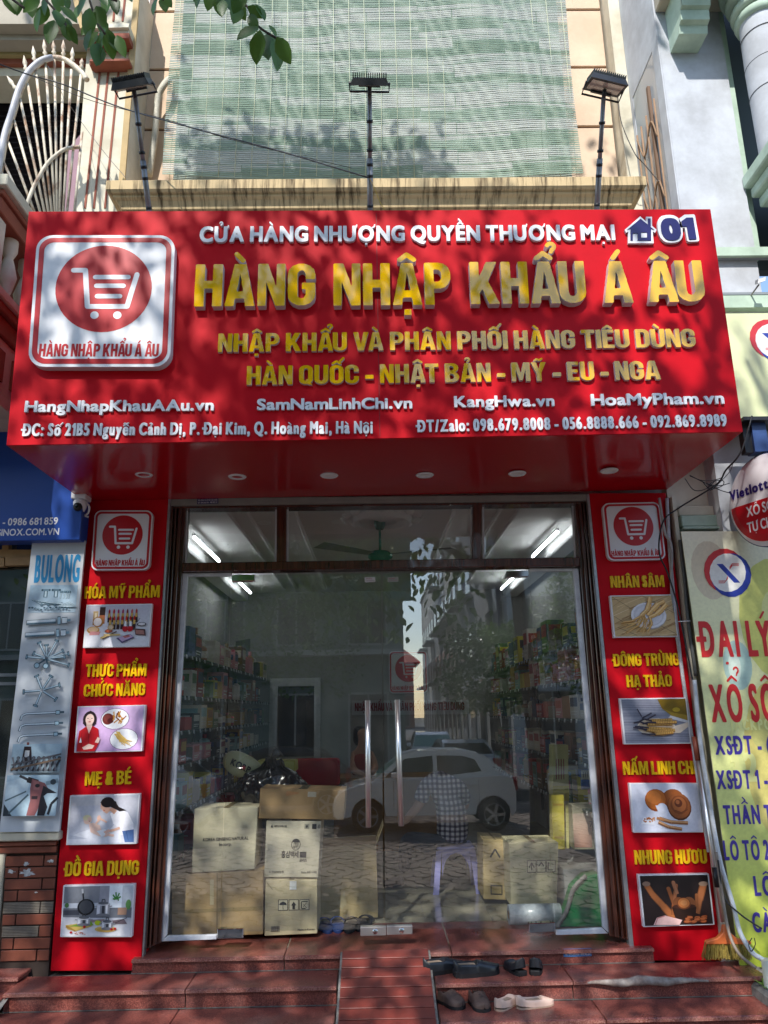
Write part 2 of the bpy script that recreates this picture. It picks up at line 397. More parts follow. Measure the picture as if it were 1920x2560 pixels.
# ------------------------------------------------------------------ flat prints
M_PRINT = col_attr_mat('printed_picture', .3)
def print_mesh(name, quad, shapes, parent, d0=.0012, step=.00012, mt=None):
    """shapes in unit coordinates on quad (TL,TR,BR,BL), painted as thin coloured faces"""
    TL, TR, BR, BL = [Vector(q) for q in quad]; n = (TR-TL).cross(TL-BL).normalized()
    def P(u, v, d): return (BL*(1-u)+BR*u)*(1-v)+(TL*(1-u)+TR*u)*v+n*d
    vs = []; fs = []; cols = []
    def face(pts, c, d):
        pts = [(min(max(x, 0), 1), min(max(y, 0), 1)) for x, y in pts]
        q = [Vector((p[0], p[1], 0)) for p in pts]; o = len(vs); vs.extend(P(p[0], p[1], d) for p in pts)
        for t in tessellate_polygon([q]):
            fs.append(tuple(i+o for i in t))
            for i in t:
                if isinstance(c[0], tuple):
                    ys = [p[1] for p in pts]; k = (pts[i][1]-min(ys))/max(1e-6, max(ys)-min(ys)); cols.append(tuple(c[0][j]*(1-k)+c[1][j]*k for j in range(3)))
                else: cols.append(c)
    d = d0
    asp = ((TR-TL).length)/max(1e-6, (TL-BL).length)
    for s in shapes:
        d += step; k = s[0]; c = s[-1]
        if k == 'r': face([(s[1], s[2]), (s[3], s[2]), (s[3], s[4]), (s[1], s[4])], c, d)
        elif k == 'p': face(s[1], c, d)
        elif k == 'e':
            cx, cy, rx, ry = s[1:5]; rot = s[5] if len(s) > 6 else 0; pts = []
            for i in range(18):
                t = i/18*2*math.pi; x, y = rx*math.cos(t)*asp, ry*math.sin(t)
                pts.append((cx+(x*math.cos(rot)-y*math.sin(rot))/asp, cy+x*math.sin(rot)+y*math.cos(rot)))
            face(pts, c, d)
        elif k == 'l':
            pts = s[1]; wd = s[2]
            for a, b in zip(pts[:-1], pts[1:]):
                dx, dy = (b[0]-a[0])*asp, b[1]-a[1]; L = math.hypot(dx, dy)+1e-9; nx, ny = -dy/L*wd/2, dx/L*wd/2
                face([(a[0]+nx/asp, a[1]+ny), (b[0]+nx/asp, b[1]+ny), (b[0]-nx/asp, b[1]-ny), (a[0]-nx/asp, a[1]-ny)], c, d)
    me = bpy.data.meshes.new(name); me.from_pydata(vs, [], fs); me.materials.append(mt or M_PRINT)
    ca = me.color_attributes.new('Col', 'FLOAT_COLOR', 'CORNER'); flat = []
    for c in cols: flat += [c[0], c[1], c[2], 1]
    ca.data.foreach_set('color', flat); me.update()
    o = bpy.data.objects.new(name, me); COL.objects.link(o); o.parent = parent; return o
# ------------------------------------------------------------------ materials
RED = mat('red_sheet', S(196, 11, 28), rough=.5, spec=.12, noise=3, col2=S(186, 10, 26))
RED_GLOSS = mat('red_gloss_sheet', S(176, 12, 26), rough=.17, spec=.45, coat=.12)
WHITE = mat('white_acrylic', S(234, 234, 236), rough=.3, noise=8, col2=S(226, 226, 230))
WSIDE = mat('white_return', S(205, 200, 202), rough=.5)
YEL = mat('yellow_acrylic', S(228, 176, 4), rough=.05, spec=.6, coat=.6)
YSIDE = mat('yellow_return', S(214, 208, 206), rough=.45)
YEL2 = mat('yellow_letter', S(232, 184, 12), rough=.25, spec=.5)
Y2SIDE = mat('yellow_letter_side', S(214, 180, 40), rough=.45)
REDP = mat('red_print', S(190, 22, 34), rough=.3)
NAVY = mat('navy_acrylic', S(38, 32, 92), rough=.15)
BLACKP = mat('black_print', S(28, 28, 30), rough=.5)
ALU = mat('aluminium', S(190, 190, 192), rough=.35, metal=.8, noise=20, col2=S(165, 165, 168))
ALUW = mat('white_aluminium_trim', S(222, 224, 228), rough=.4, noise=12, col2=S(196, 198, 204))
STEEL = mat('brushed_steel', S(225, 222, 218), rough=.34, metal=.9)
CHROME = mat('polished_steel', S(225, 225, 225), rough=.05, metal=1)
BLACK = mat('black_metal', S(30, 31, 34), rough=.5)
RUB = mat('black_rubber', S(22, 22, 24), rough=.6)
WOOD = mat('varnished_wood', S(92, 46, 30), rough=.25, noise=6, col2=S(48, 22, 14), stretch=(9, 9, .5), coat=.5)
WOODD = mat('dark_wood_groove', S(40, 20, 14), rough=.4)
def granite(name, c, c2, c3):
    m = bpy.data.materials.new(name); m.use_nodes = True; t = m.node_tree; n = t.nodes; L = t.links; b = n['Principled BSDF']
    tc = n.new('ShaderNodeTexCoord'); v = n.new('ShaderNodeTexVoronoi'); v.inputs['Scale'].default_value = 210; L.new(tc.outputs['Object'], v.inputs[0])
    cr = n.new('ShaderNodeValToRGB'); e = cr.color_ramp.elements; e[0].position = .0; e[0].color = (*c2, 1); e[1].position = 1; e[1].color = (*c3, 1)
    x = e.new(.5); x.color = (*c, 1); L.new(v.outputs['Color'], cr.inputs[0])
    no = n.new('ShaderNodeTexNoise'); no.inputs['Scale'].default_value = 4.5; no.inputs['Detail'].default_value = 7; L.new(tc.outputs['Object'], no.inputs[0])
    mr = n.new('ShaderNodeMapRange'); mr.inputs[1].default_value = .52; mr.inputs[2].default_value = .8; mr.inputs[3].default_value = 0; mr.inputs[4].default_value = .32; L.new(no.outputs[0], mr.inputs[0])
    mx = n.new('ShaderNodeMix'); mx.data_type = 'RGBA'; L.new(mr.outputs[0], mx.inputs[0]); L.new(cr.outputs[0], mx.inputs[6]); mx.inputs[7].default_value = (*S(150, 128, 120), 1)
    L.new(mx.outputs[2], b.inputs['Base Color'])
    r2 = n.new('ShaderNodeMapRange'); r2.inputs[3].default_value = .12; r2.inputs[4].default_value = .55; L.new(no.outputs[0], r2.inputs[0]); L.new(r2.outputs[0], b.inputs['Roughness'])
    return m
GRAN = granite('red_granite', S(124, 66, 58), S(84, 42, 38), S(160, 96, 84))
GRANE = granite('granite_edge', S(150, 96, 84), S(112, 60, 52), S(182, 134, 122))
GROUT = mat('cement_grout', S(140, 136, 130), rough=.9, noise=30, col2=S(104, 100, 96))
CEM = mat('rough_cement', S(150, 146, 138), rough=.95, noise=9, col2=S(96, 92, 86), bump=(22, .6, .01))
TILE_R = mat('red_clay_tile', S(132, 60, 50), rough=.3, noise=5, col2=S(112, 50, 43))
GZ = -.62                                   # street level
# ------------------------------------------------------------------ ground
PAVE = mat('paver_concrete', S(142, 126, 114), rough=.85, noise=1.4, col2=S(96, 84, 76), bump=(40, .3, .004))
PAVB = mat('paver_joint_sand', S(58, 52, 48), rough=.95, noise=14, col2=S(40, 36, 34))
pav = MB().box(-12, 12, -16, 0.0, GZ-.12, GZ-.012).build('pavement', PAVB); tag(pav, kind='structure')
hexm = MB(); R_ = .13
for i in range(-34, 35):
    for j in range(0, 62):
        cx = i*R_*1.74+(j % 2)*R_*.87; cy = -1.45-j*R_*1.51
        if abs(cx) > 7 or cy < -15.6: continue
        h = random.uniform(-.003, .003); tx = random.uniform(-.01, .01)
        top = []; 
        for k in range(6):
            t = math.pi/6+k*math.pi/3+random.uniform(-.03, .03); top.append((cx+math.cos(t)*R_*.93, cy+math.sin(t)*R_*.93, GZ+h+math.cos(t)*tx))
        bot = [(x, y, GZ-.02) for x, y, z in top]
        hexm.add(top+bot, [tuple(range(6))]+[(k, (k+1) % 6, (k+1) % 6+6, k+6) for k in range(6)])
tag(hexm.build('hexagonal_paver', PAVE), kind='stuff')
road = MB().box(-60, 60, -140, -16.001, GZ-.22, GZ-.1).build('road', mat('asphalt', S(92, 92, 94), rough=.9, noise=20, col2=S(66, 66, 68), bump=(60, .4, .006))); tag(road, kind='structure')
gnd = MB().box(-200, 200, -260, 200, GZ-.6, GZ-.25).build('ground', mat('earth', S(96, 90, 80), rough=1, noise=2)); tag(gnd, kind='structure')
kerb = MB().box(-12, 12, -16.12, -16.0, GZ-.12, GZ+.02).build('kerb', CEM, bevel=.01); tag(kerb, kind='structure')
# ------------------------------------------------------------------ front steps
SX0, SX1 = -2.03, 2.06
st = empty('front_steps', (0, 0, 0), kind='structure')
RX0, RX1 = W(857, 2375, 0).x, W(1069, 2370, 0).x          # tiled ramp in the middle
levels = [(.078, .62, -.03), (0.0, -.03, -.30), (-.095, -.30, -.565), (-.19, -.565, -.83), (-.285, -.83, -1.1), (-.38, -1.1, -1.37), (-.5, -1.37, -1.62)]
core = MB()
prevz = None
for li, (z, yb, yf) in enumerate(levels):
    x0, x1 = (SX0, SX1) if li else (-1.43, 1.60)
    if li >= 1: x0 -= .0+.16*(li-1)*.6; x1 += .06+.15*(li-1)
    core.box(x0+.02, x1-.02, yf+.02, .3, GZ if li else -.09, z-.022)
    segs = [(x0, RX0-.02), (RX1+.02, x1)] if li else [(x0, x1)]
    for a, b in segs:
        cuts = [a, b] if li else [a, -.55, .42, b]
        if li: cuts = [a, (a+b)/2+(.06 if a < 0 else -.18)+.02*li, b]
        for c, d in zip(cuts[:-1], cuts[1:]):
            tr = MB(); tr.box(c+.002, d-.002, yf-.018, yb-.016 if li else yb, z-.022, z, 0)
            tr.build('tread_slab', GRAN, st, bevel=.004)
            ed = MB(); ed.box(c+.003, d-.003, yf-.0215, yf-.0185, z-.019, z-.004); ed.build('polished_edge', GRANE, st)
            zb = (levels[li+1][0] if li+1 < len(levels) else GZ)
            MB().box(c+.003, d-.003, yf+.0, yf+.018, zb+.001, z-.0235).build('riser_panel', GRAN, st)
    MB().box(x0, x1, yf+.001, yf+.004, (levels[li+1][0] if li+1 < len(levels) else GZ)-.004, (levels[li+1][0] if li+1 < len(levels) else GZ)+.003).build('grout_line', GROUT, st)
core.build('cement_core', CEM, st)
# broken, worn nosing at the right of the upper tread
br = MB(); pts = []
for k in range(15):
    t = k/14; x = 1.13+t*.66; pts.append((x, -.318-.006*math.sin(t*9), -.012+.004*math.sin(t*17)))
br.tube(pts, [.006+.018*math.sin(math.pi*min(1, k/14*1.05))*(1+.15*math.sin(k*2.3)) for k in range(15)], 7)
br.build('worn_nosing', mat('worn_cement', S(168, 158, 150), rough=.9, noise=18, col2=S(110, 92, 86), bump=(60, .6, .004)), st)
# the tiled ramp (loading strip)
rp = empty('tiled_ramp', (0, 0, 0), 'narrow red tiled ramp running down the middle of the granite steps', 'ramp')
slope = [(-.025, .086), (-2.2, GZ+.012)]
rb = MB(); yA, zA = slope[0]; yB, zB = slope[1]
rb.add([(RX0-.012, yA, zA), (RX1+.012, yA, zA), (RX1+.012, yB, zB), (RX0-.012, yB, zB), (RX0-.012, yA, zA-.5), (RX1+.012, yA, zA-.5), (RX1+.012, yB, zB-.1), (RX0-.012, yB, zB-.1)],
       [(0, 1, 2, 3), (3, 2, 6, 7), (0, 3, 7, 4), (1, 5, 6, 2), (0, 4, 5, 1)]); rb.build('mortar_bed', GROUT, rp)
NR = 28; tile_me = None
L_ = math.hypot(yA-yB, zA-zB); ang = math.atan2(zA-zB, yA-yB)
for k in range(NR):
    a = k/NR; b = (k+.9)/NR; ob = None
    p = Vector(((RX0+RX1)/2, yA+(yB-yA)*(a+b)/2, zA+(zB-zA)*(a+b)/2))
    if tile_me is None:
        ob = MB().box(-(RX1-RX0)/2, (RX1-RX0)/2, -L_*.9/NR/2, L_*.9/NR/2, -.004, .008).build('ramp_tile', TILE_R, rp, bevel=.002); tile_me = ob.data
    else: ob = bpy.data.objects.new('ramp_tile', tile_me); COL.objects.link(ob); ob.parent = rp
    ob.location = p; ob.rotation_euler = (ang+random.uniform(-.006, .006), random.uniform(-.003, .003), 0)
# ------------------------------------------------------------------ sign canopy
SY = -1.12; SB, STP = 2.849, 4.249
sg = empty('shop_sign', ((W(960, 1095, SY)).x, SY, SB), 'huge red box sign above the shop door with yellow and white raised Vietnamese letters', 'shop sign')
def loc_par(o, par):
    o.parent = par; o.matrix_parent_inverse = Matrix.Translation(-par.location); return o
class PX:  # parent proxy: children given in world space under an Empty at its base
    pass
sg.location = (0, 0, 0)
TL, TR, BR, BL = W(72, 529, SY), W(1776, 523, SY), W(1857, 1079, SY), W(16, 1113, SY)
bk = Vector((0, 1.12, 0))
DZ = SB
def addobj(mb, name, mt, par, **k): return mb.build(name, mt, par, **k)
f = MB().slab([TL, TR, BR, BL], (0, .012, 0)); f.build('front_sheet', RED, sg)
seamx = W(945, 800, SY).x; MB().box(seamx-.0015, seamx+.0015, SY-.0006, SY+.001, SB+.01, STP-.02).build('sheet_seam', mat('seam_dark', S(120, 12, 22), rough=.5), sg)
b2 = MB(); s1 = [BL+Vector((0, .013, 0)), BR+Vector((0, .013, 0)), Vector((BR.x, -.001, BR.z)), Vector((BL.x, -.001, BL.z))]
sof = MB().slab([s1[0], s1[1], s1[2], s1[3]], (0, 0, .012)); sof.build('soffit_sheet', RED_GLOSS, sg)
for s, a, c in ((1, TR, BR), (-1, TL, BL)):
    MB().slab([a+Vector((0, .013, 0)), Vector((a.x, -.001, a.z)), Vector((c.x, -.001, c.z+.013)), c+Vector((0, .013, .013))], (-s*.012, 0, 0)).build('end_sheet', RED, sg)
MB().slab([TL+Vector((0, .013, -.004)), TR+Vector((0, .013, -.004)), Vector((TR.x, -.001, TR.z-.004)), Vector((TL.x, -.001, TL.z-.004))], (0, 0, -.012)).build('top_sheet', ALU, sg)
# letters on the sign
WL = [WHITE, WSIDE]; YL = [YEL, YSIDE]
text_px(sg, 'CỬA HÀNG NHƯỢNG QUYỀN THƯƠNG MẠI', (498, 605), (1539, 600), 566, SY-.018, 'bold', WL, .018)
for wd, a, b, bl, tp in (('HÀNG', 484, 788, 766, 661), ('NHẬP', 833, 1129, 764, 659), ('KHẨU', 1177, 1468, 760, 655), ('Á', 1511, 1585, 757, 653), ('ÂU', 1623, 1766, 755, 652)):
    text_px(sg, wd, (a, bl), (b, bl-(b-a)*.009), tp, SY-.045, 'heavy', YL, .045)
text_px(sg, 'NHẬP KHẨU VÀ PHÂN PHỐI HÀNG TIÊU DÙNG', (544, 880), (1741, 867), 834, SY-.02, 'heavy', YL, .02)
text_px(sg, 'HÀN QUỐC - NHẬT BẢN - MỸ - EU - NGA', (616, 962), (1653, 948), 915, SY-.02, 'heavy', YL, .02)
for s, a, b, tp in (('HangNhapKhauAAu.vn', (60, 1030), (534, 1026), 1002), ('SamNamLinhChi.vn', (642, 1025), (1031, 1021), 997), ('KangHwa.vn', (1136, 1018), (1387, 1015), 990), ('HoaMyPham.vn', (1479, 1014), (1812, 1009), 985)):
    text_px(sg, s, a, b, tp, SY-.015, 'web', WL, .015)
text_px(sg, 'ĐC: Số 21B5 Nguyễn Cảnh Dị, P. Đại Kim, Q. Hoàng Mai, Hà Nội', (55, 1090), (932, 1083), 1059, SY-.012, 'cond', WL, .012)
text_px(sg, 'ĐT/Zalo: 098.679.8008 - 056.8888.666 - 092.869.8989', (1044, 1080), (1819, 1065), 1050, SY-.012, 'cond', WL, .012)
# house emblem and 01
def outline_obj(name, pts, M0, mats, depth, par, holes=()):
    cs = [np.array(pts)]+[np.array(h) for h in holes]
    mb = contours_mesh(cs, depth, None, lambda x, y, z: M0(x, y, z)); return mb.build(name, mats, par)
def frame_px(x0, y0, x1, y1, Y):
    """maps unit square to image rectangle on plane Y"""
    a, b, c = W(x0, y1, Y), W(x1, y1, Y), W(x0, y0, Y)
    r = b-a; u = c-a; u = Vector((u.x, 0, u.z))
    return lambda x, y, z: a+r*x+u*y+Vector((0, -z, 0))
F1 = frame_px(1564, 543, 1638, 606, SY-.018)
H0 = [(-.03, .50), (.5, 1.04), (.70, .82), (.70, 1.02), (.9, 1.02), (.9, .66), (1.05, .50), (1.0, .38), (.92, .44), (.95, -.03), (.09, -.03), (.09, .44), (.02, .38)]
H1 = [(.05, .49), (.5, .93), (.75, .70), (.75, .94), (.85, .94), (.85, .60), (.97, .48), (.86, .53), (.86, .06), (.40, .06), (.40, .34), (.24, .34), (.24, .06), (.16, .06), (.16, .53)]
outline_obj('house_emblem_border', H0, lambda x, y, z: F1(x, y, z-.018), WL, .018, sg)
outline_obj('house_emblem', H1, F1, [NAVY, NAVY], .003, sg, [[(.52, .18), (.72, .18), (.72, .38), (.52, .38)]])
for sty, d, mm, dd in (('bold', 0, [NAVY, NAVY], .004),):
    STY['fat'] = (.72, .135, 1, -.07, .05); STY['fat2'] = (.72, .075, 1, .055, .05)
    text_px(sg, '01', (1650, 607), (1749, 603), 539, SY-.018, 'fat', WL, .018, name='number')
    text_px(sg, '01', (1657, 601), (1742, 598), 546, SY-.0225, 'fat2', [NAVY, NAVY], .004, name='number')
# ------------------------------------------------------------------ the trolley logo panel
def rrect(x0, y0, x1, y1, r, asp=1, n=7):
    P = []
    for cx, cy, a0 in ((x1-r, y1-r*asp, 0), (x0+r, y1-r*asp, 90), (x0+r, y0+r*asp, 180), (x1-r, y0+r*asp, 270)):
        for k in range(n+1):
            t = math.radians(a0+90*k/n); P.append((cx+r*math.cos(t), cy+r*asp*math.sin(t)))
    return P
def logo_panel(quad, depth, parent, name='logo_panel', letters=True, cols=None):
    """quad = front corners TL,TR,BR,BL"""
    TL, TR, BR, BL = [Vector(q) for q in quad]; n = (TR-TL).cross(TL-BL).normalized()
    def P(u, v, d=0): return (BL*(1-u)+BR*u)*(1-v)+(TL*(1-u)+TR*u)*v+n*d
    asp = (TR-TL).length/(TL-BL).length
    body = contours_mesh([np.array(rrect(0, 0, 1, 1, .115, asp))], depth, None, lambda x, y, z: P(x, y, z-depth)).build(name, [WHITE, WSIDE], parent)
    def flat(cs, d, mt, nm): 
        return contours_mesh([np.array(c) for c in cs], .001, None, lambda x, y, z: P(x, y, d)).build(nm, mt, body)
    flat([rrect(.022, .022*asp, .978, 1-.022*asp, .1, asp), rrect(.06, .06*asp, .94, 1-.06*asp, .07, asp)], .0012, REDP, 'red_border')
    c = (.503, .585); r = .345
    flat([[(c[0]+r*math.cos(t), c[1]+r*asp*math.sin(t)) for t in np.linspace(0, 2*math.pi, 48, endpoint=False)]], .0012, REDP, 'red_disc')
    def cp(x, y): return ((x-137)/610, (718-y)/566)
    cart = MB()
    def stroke(pts, w):
        for a, b in zip(pts[:-1], pts[1:]):
            a = Vector(cp(*a)); b = Vector(cp(*b)); d = Vector(((b-a).x*asp, (b-a).y)); d.normalize(); q = Vector((-d.y/asp, d.x))*w/2; e = Vector((d.x/asp, d.y))
            ring = [a+q]; 
            for k in range(1, 5):
                t = math.pi*k/5; ring.append(a+q*math.cos(t)-e*(w/2*math.sin(t)))
            ring += [a-q, b-q]
            for k in range(1, 5):
                t = math.pi*k/5; ring.append(b-q*math.cos(t)+e*(w/2*math.sin(t)))
            ring.append(b+q); stroke.z += .00008
            cart.add([P(p.x, p.y, stroke.z) for p in ring], [tuple(range(len(ring)))])
    stroke.z = .0022
    stroke([(308, 309), (360, 309), (378, 466), (550, 466), (587, 328)], .036)
    for y, x0, x1 in ((339, 405, 550), (377, 412, 530), (422, 418, 517)): stroke([(x0, y), (x1, y)], .034)
    for x in (411, 510):
        a = cp(x, 503); cart.add([P(a[0]+.03*math.cos(t), a[1]+.03*asp*math.sin(t), .0023) for t in np.linspace(0, 2*math.pi, 16, endpoint=False)], [tuple(range(16))])
    cart.build('trolley_emblem', WHITE, body)
    r_ = (TR-TL).normalized()
    text(body, 'HÀNG NHẬP KHẨU Á ÂU', P(.07, .075, .0), P(.915, .075, .0), (P(.07, .168)-P(.07, .075)).length, 'heavy', [REDP], .0014, split=letters, name='letter' if letters else 'lettering', up=(TL-BL).normalized())
    return body
DL = .05
logo_panel([W(93, 588, SY-DL), W(438, 588, SY-DL), W(425, 917, SY-DL), W(69, 917, SY-DL)], DL, sg)
# downlights in the soffit
for i, (x, y) in enumerate([(360, 1185), (593, 1191), (823, 1188), (1062, 1187), (1293, 1183), (1523, 1176)]):
    p = WZ(x, y, SB-.004)
    d = empty('downlight', (p.x, p.y, SB), '%s round white downlight from the left in the red soffit, unlit' % ['first', 'second', 'third', 'fourth', 'fifth', 'sixth'][i], 'downlight', 'downlights under the red sign')
    MB().lathe([(.03, -.002), (.052, -.002), (.056, -.006), (.05, -.012), (.036, -.012), (.034, -.004), (.03, -.003)], n=24).build('rim', WHITE, d)
    MB().lathe([(.0, -.0045), (.0335, -.0045)], n=24).build('lens', mat('frosted_lens', S(226, 224, 220), rough=.3), d)
# ------------------------------------------------------------------ pillars with boards
import itertools
def bez(p, n=10): return p
PICS = {}
def sk(c, k): return tuple(v*k for v in c)
W_ = S(238, 238, 242)
def pic_cosmetics():
    s = [('r', 0, 0, 1, 1, (S(232, 232, 238), S(196, 194, 208)))]
    s += [('r', .1, .52, .18, .86, (S(150, 100, 60), S(210, 180, 130))), ('r', .2, .55, .29, .76, S(190, 110, 70)), ('r', .2, .76, .29, .96, S(60, 36, 30)), ('r', .125, .6, .16, .82, S(235, 215, 180))]
    s += [('e', .19, .60, .085, .13, S(176, 120, 60)), ('e', .18, .60, .065, .10, S(236, 224, 220)), ('e', .12, .40, .10, .09, S(190, 140, 70)), ('e', .12, .415, .08, .06, S(226, 190, 150)), ('p', [(.06, .28), (.22, .28), (.24, .36), (.08, .37)], S(220, 150, 150))]
    for r, y0 in ((0, .60), (1, .43)):
        for k in range(7 if r == 0 else 7):
            x = .335+k*.072 if r == 0 else .36+k*.064
            c = [S(176, 28, 30), S(196, 36, 40), S(170, 30, 92), S(160, 26, 86), S(128, 24, 34), S(196, 90, 88), S(180, 60, 60)][(k+r*2) % 7]
            if r: c = S(190, 30, 30)
            s += [('r', x, y0-.02, x+.045, y0+.13, S(58, 30, 36)), ('r', x+.004, y0+.1, x+.041, y0+.2, S(206, 168, 92)), ('p', [(x+.008, y0+.2), (x+.037, y0+.2), (x+.037, y0+.27), (x+.022, y0+.31), (x+.008, y0+.26)], c)]
    for x in (.63, .71): s += [('e', x, .42, .045, .075, S(190, 22, 40)), ('p', [(x-.02, .48), (x+.02, .48), (x+.015, .6), (x-.015, .6)], W_)]
    s += [('e', .37, .37, .06, .045, S(160, 80, 50)), ('e', .37, .375, .045, .03, S(206, 100, 70)), ('l', [(.28, .18), (.5, .36)], .03, S(80, 50, 40)), ('l', [(.25, .2), (.36, .27)], .045, S(214, 186, 120)), ('p', [(.3, .3), (.56, .3), (.56, .26), (.3, .25)], S(214, 186, 130))]
    s += [('e', .40, .46, .05, .07, S(200, 160, 110)), ('e', .40, .46, .035, .05, S(226, 200, 170))]
    s += [('e', .89, .52, .075, .05, S(50, 46, 52)), ('e', .89, .525, .058, .035, S(224, 220, 224)), ('p', [(.78, .42), (.95, .4), (.97, .24), (.80, .27)], S(88, 60, 60)), ('p', [(.8, .39), (.93, .37), (.945, .27), (.81, .29)], S(170, 120, 110)), ('l', [(.8, .55), (.86, .67)], .012, S(60, 60, 70))]
    s += [('p', [(.5, .2), (.72, .29), (.79, .2), (.6, .07)], S(80, 72, 110)), ('p', [(.53, .21), (.72, .28), (.77, .22), (.6, .11)], S(196, 170, 200)), ('p', [(.6, .24), (.7, .27), (.73, .23), (.64, .19)], S(190, 110, 110))]
    return s
def pic_herbal():
    s = [('r', 0, 0, 1, 1, (S(206, 168, 216), S(216, 184, 222))), ('e', .57, .72, .215, .235, W_), ('e', .73, .26, .215, .235, W_), ('e', .57, .72, .222, .242, S(120, 90, 130)), ('e', .57, .72, .213, .232, W_), ('e', .73, .26, .222, .242, S(120, 90, 130)), ('e', .73, .26, .213, .232, W_)]
    random.seed(3)
    s += [('e', .46, .72, .085, .13, S(120, 50, 46)), ('e', .45, .74, .055, .085, S(142, 66, 60)), ('e', .5, .68, .05, .06, S(96, 36, 34))]
    for k in range(16):
        x = .52+random.random()*.16; y = .6+random.random()*.18; a = random.uniform(-.09, .09); s.append(('l', [(x, y), (x+a, y+random.uniform(.06, .14))], .026, random.choice([S(196, 130, 50), S(160, 96, 40), S(214, 154, 70), S(120, 66, 36)])))
    for k in range(16):
        x = .57+random.random()*.07; s.append(('l', [(x, .38), (x+.03+random.random()*.05, .28), (x+.04+random.random()*.22, .1+random.random()*.15)], .012, random.choice([S(212, 170, 84), S(226, 190, 110), S(190, 146, 62)])))
    s += [('p', [(.6, .44), (.66, .42), (.75, .24), (.68, .2)], S(216, 174, 90)), ('l', [(.62, .42), (.78, .22)], .04, S(226, 188, 104))]
    # presenter
    s += [('e', .185, .72, .105, .19, S(46, 30, 34)), ('r', .085, .62, .285, .72, S(46, 30, 34)), ('p', [(.15, .56), (.22, .56), (.24, .66), (.13, .66)], S(226, 186, 172)), ('e', .187, .72, .066, .125, S(240, 206, 192)), ('p', [(.11, .8), (.19, .88), (.26, .8), (.25, .86), (.19, .92), (.12, .87)], S(46, 30, 34)),
          ('l', [(.145, .745), (.17, .745)], .012, S(60, 40, 40)), ('l', [(.205, .745), (.23, .745)], .012, S(60, 40, 40)), ('l', [(.17, .665), (.205, .665)], .018, S(190, 50, 60)), ('l', [(.188, .73), (.192, .7)], .008, S(214, 170, 156))]
    s += [('p', [(.02, 0), (.02, .18), (.04, .46), (.14, .56), (.185, .48), (.24, .57), (.33, .5), (.36, .2), (.3, 0)], S(186, 26, 36)), ('p', [(.14, .58), (.235, .58), (.19, .4)], S(236, 200, 188)), ('l', [(.19, .4), (.2, 0)], .012, S(130, 14, 24)), ('l', [(.08, .42), (.09, .1)], .012, S(140, 16, 26)),
          ('p', [(.1, .09), (.2, .17), (.29, .13), (.26, .06), (.13, .04)], S(238, 204, 190)), ('p', [(.29, .2), (.33, .32), (.37, .28), (.35, .18)], S(238, 204, 190)), ('p', [(.05, .2), (.07, .32), (.09, .2)], W_)]
    return s
def pic_mother():
    s = [('r', 0, 0, 1, 1, (S(214, 216, 226), S(186, 186, 196))), ('p', [(0, .15), (.3, .3), (.78, .25), (.8, 0), (0, 0)], S(226, 228, 236)), ('p', [(0, .2), (.25, .12), (.3, .1), (0, .1)], S(200, 204, 216)), ('r', 0, .8, .5, 1, S(198, 196, 200))]
    s += [('p', [(.62, .3), (.82, .62), (.96, .4), (.97, .24), (.8, .16)], S(236, 234, 240)), ('p', [(.6, .62), (.72, .72), (.86, .64), (.96, .4), (.8, .3), (.66, .4)], S(244, 242, 246)), ('p', [(.8, .25), (.97, .28), (.985, .02), (.85, .02)], S(86, 116, 168)), ('l', [(.86, .25), (.9, .05)], .012, S(60, 88, 138))]
    s += [('p', [(.5, .66), (.45, .74), (.45, .86), (.52, .88), (.58, .8), (.6, .68), (.55, .62)], S(228, 178, 152)), ('p', [(.58, .7), (.66, .6), (.7, .68), (.62, .76)], S(220, 168, 142))]
    s += [('e', .55, .86, .1, .11, S(34, 26, 28)), ('p', [(.56, .93), (.66, .88), (.72, .76), (.84, .68), (.74, .66), (.66, .72), (.6, .76)], S(38, 28, 30)), ('e', .66, .83, .025, .05, S(30, 24, 26)), ('p', [(.44, .86), (.5, .96), (.6, .95), (.57, .82), (.5, .82)], S(34, 26, 28)), ('l', [(.49, .7), (.52, .69)], .014, S(200, 80, 80))]
    s += [('e', .27, .50, .06, .095, S(236, 200, 180)), ('e', .262, .545, .062, .06, S(226, 214, 170)), ('e', .3, .5, .035, .06, S(240, 204, 184)), ('l', [(.29, .475), (.31, .47)], .015, S(190, 80, 80)), ('p', [(.29, .42), (.33, .24), (.45, .16), (.56, .14), (.66, .18), (.6, .22), (.5, .25), (.46, .38), (.36, .44)], S(238, 202, 184)), ('p', [(.42, .26), (.5, .14), (.6, .2), (.55, .3)], W_), ('l', [(.55, .19), (.68, .16)], .05, S(236, 198, 180))]
    s += [('l', [(.4, .42), (.46, .52), (.56, .44)], .04, S(232, 188, 166)), ('e', .44, .53, .03, .06, S(234, 190, 168)), ('l', [(.56, .24), (.68, .28), (.76, .32)], .05, S(230, 184, 160)), ('p', [(.52, .24), (.6, .3), (.62, .24), (.56, .2)], S(234, 190, 168))]
    return s
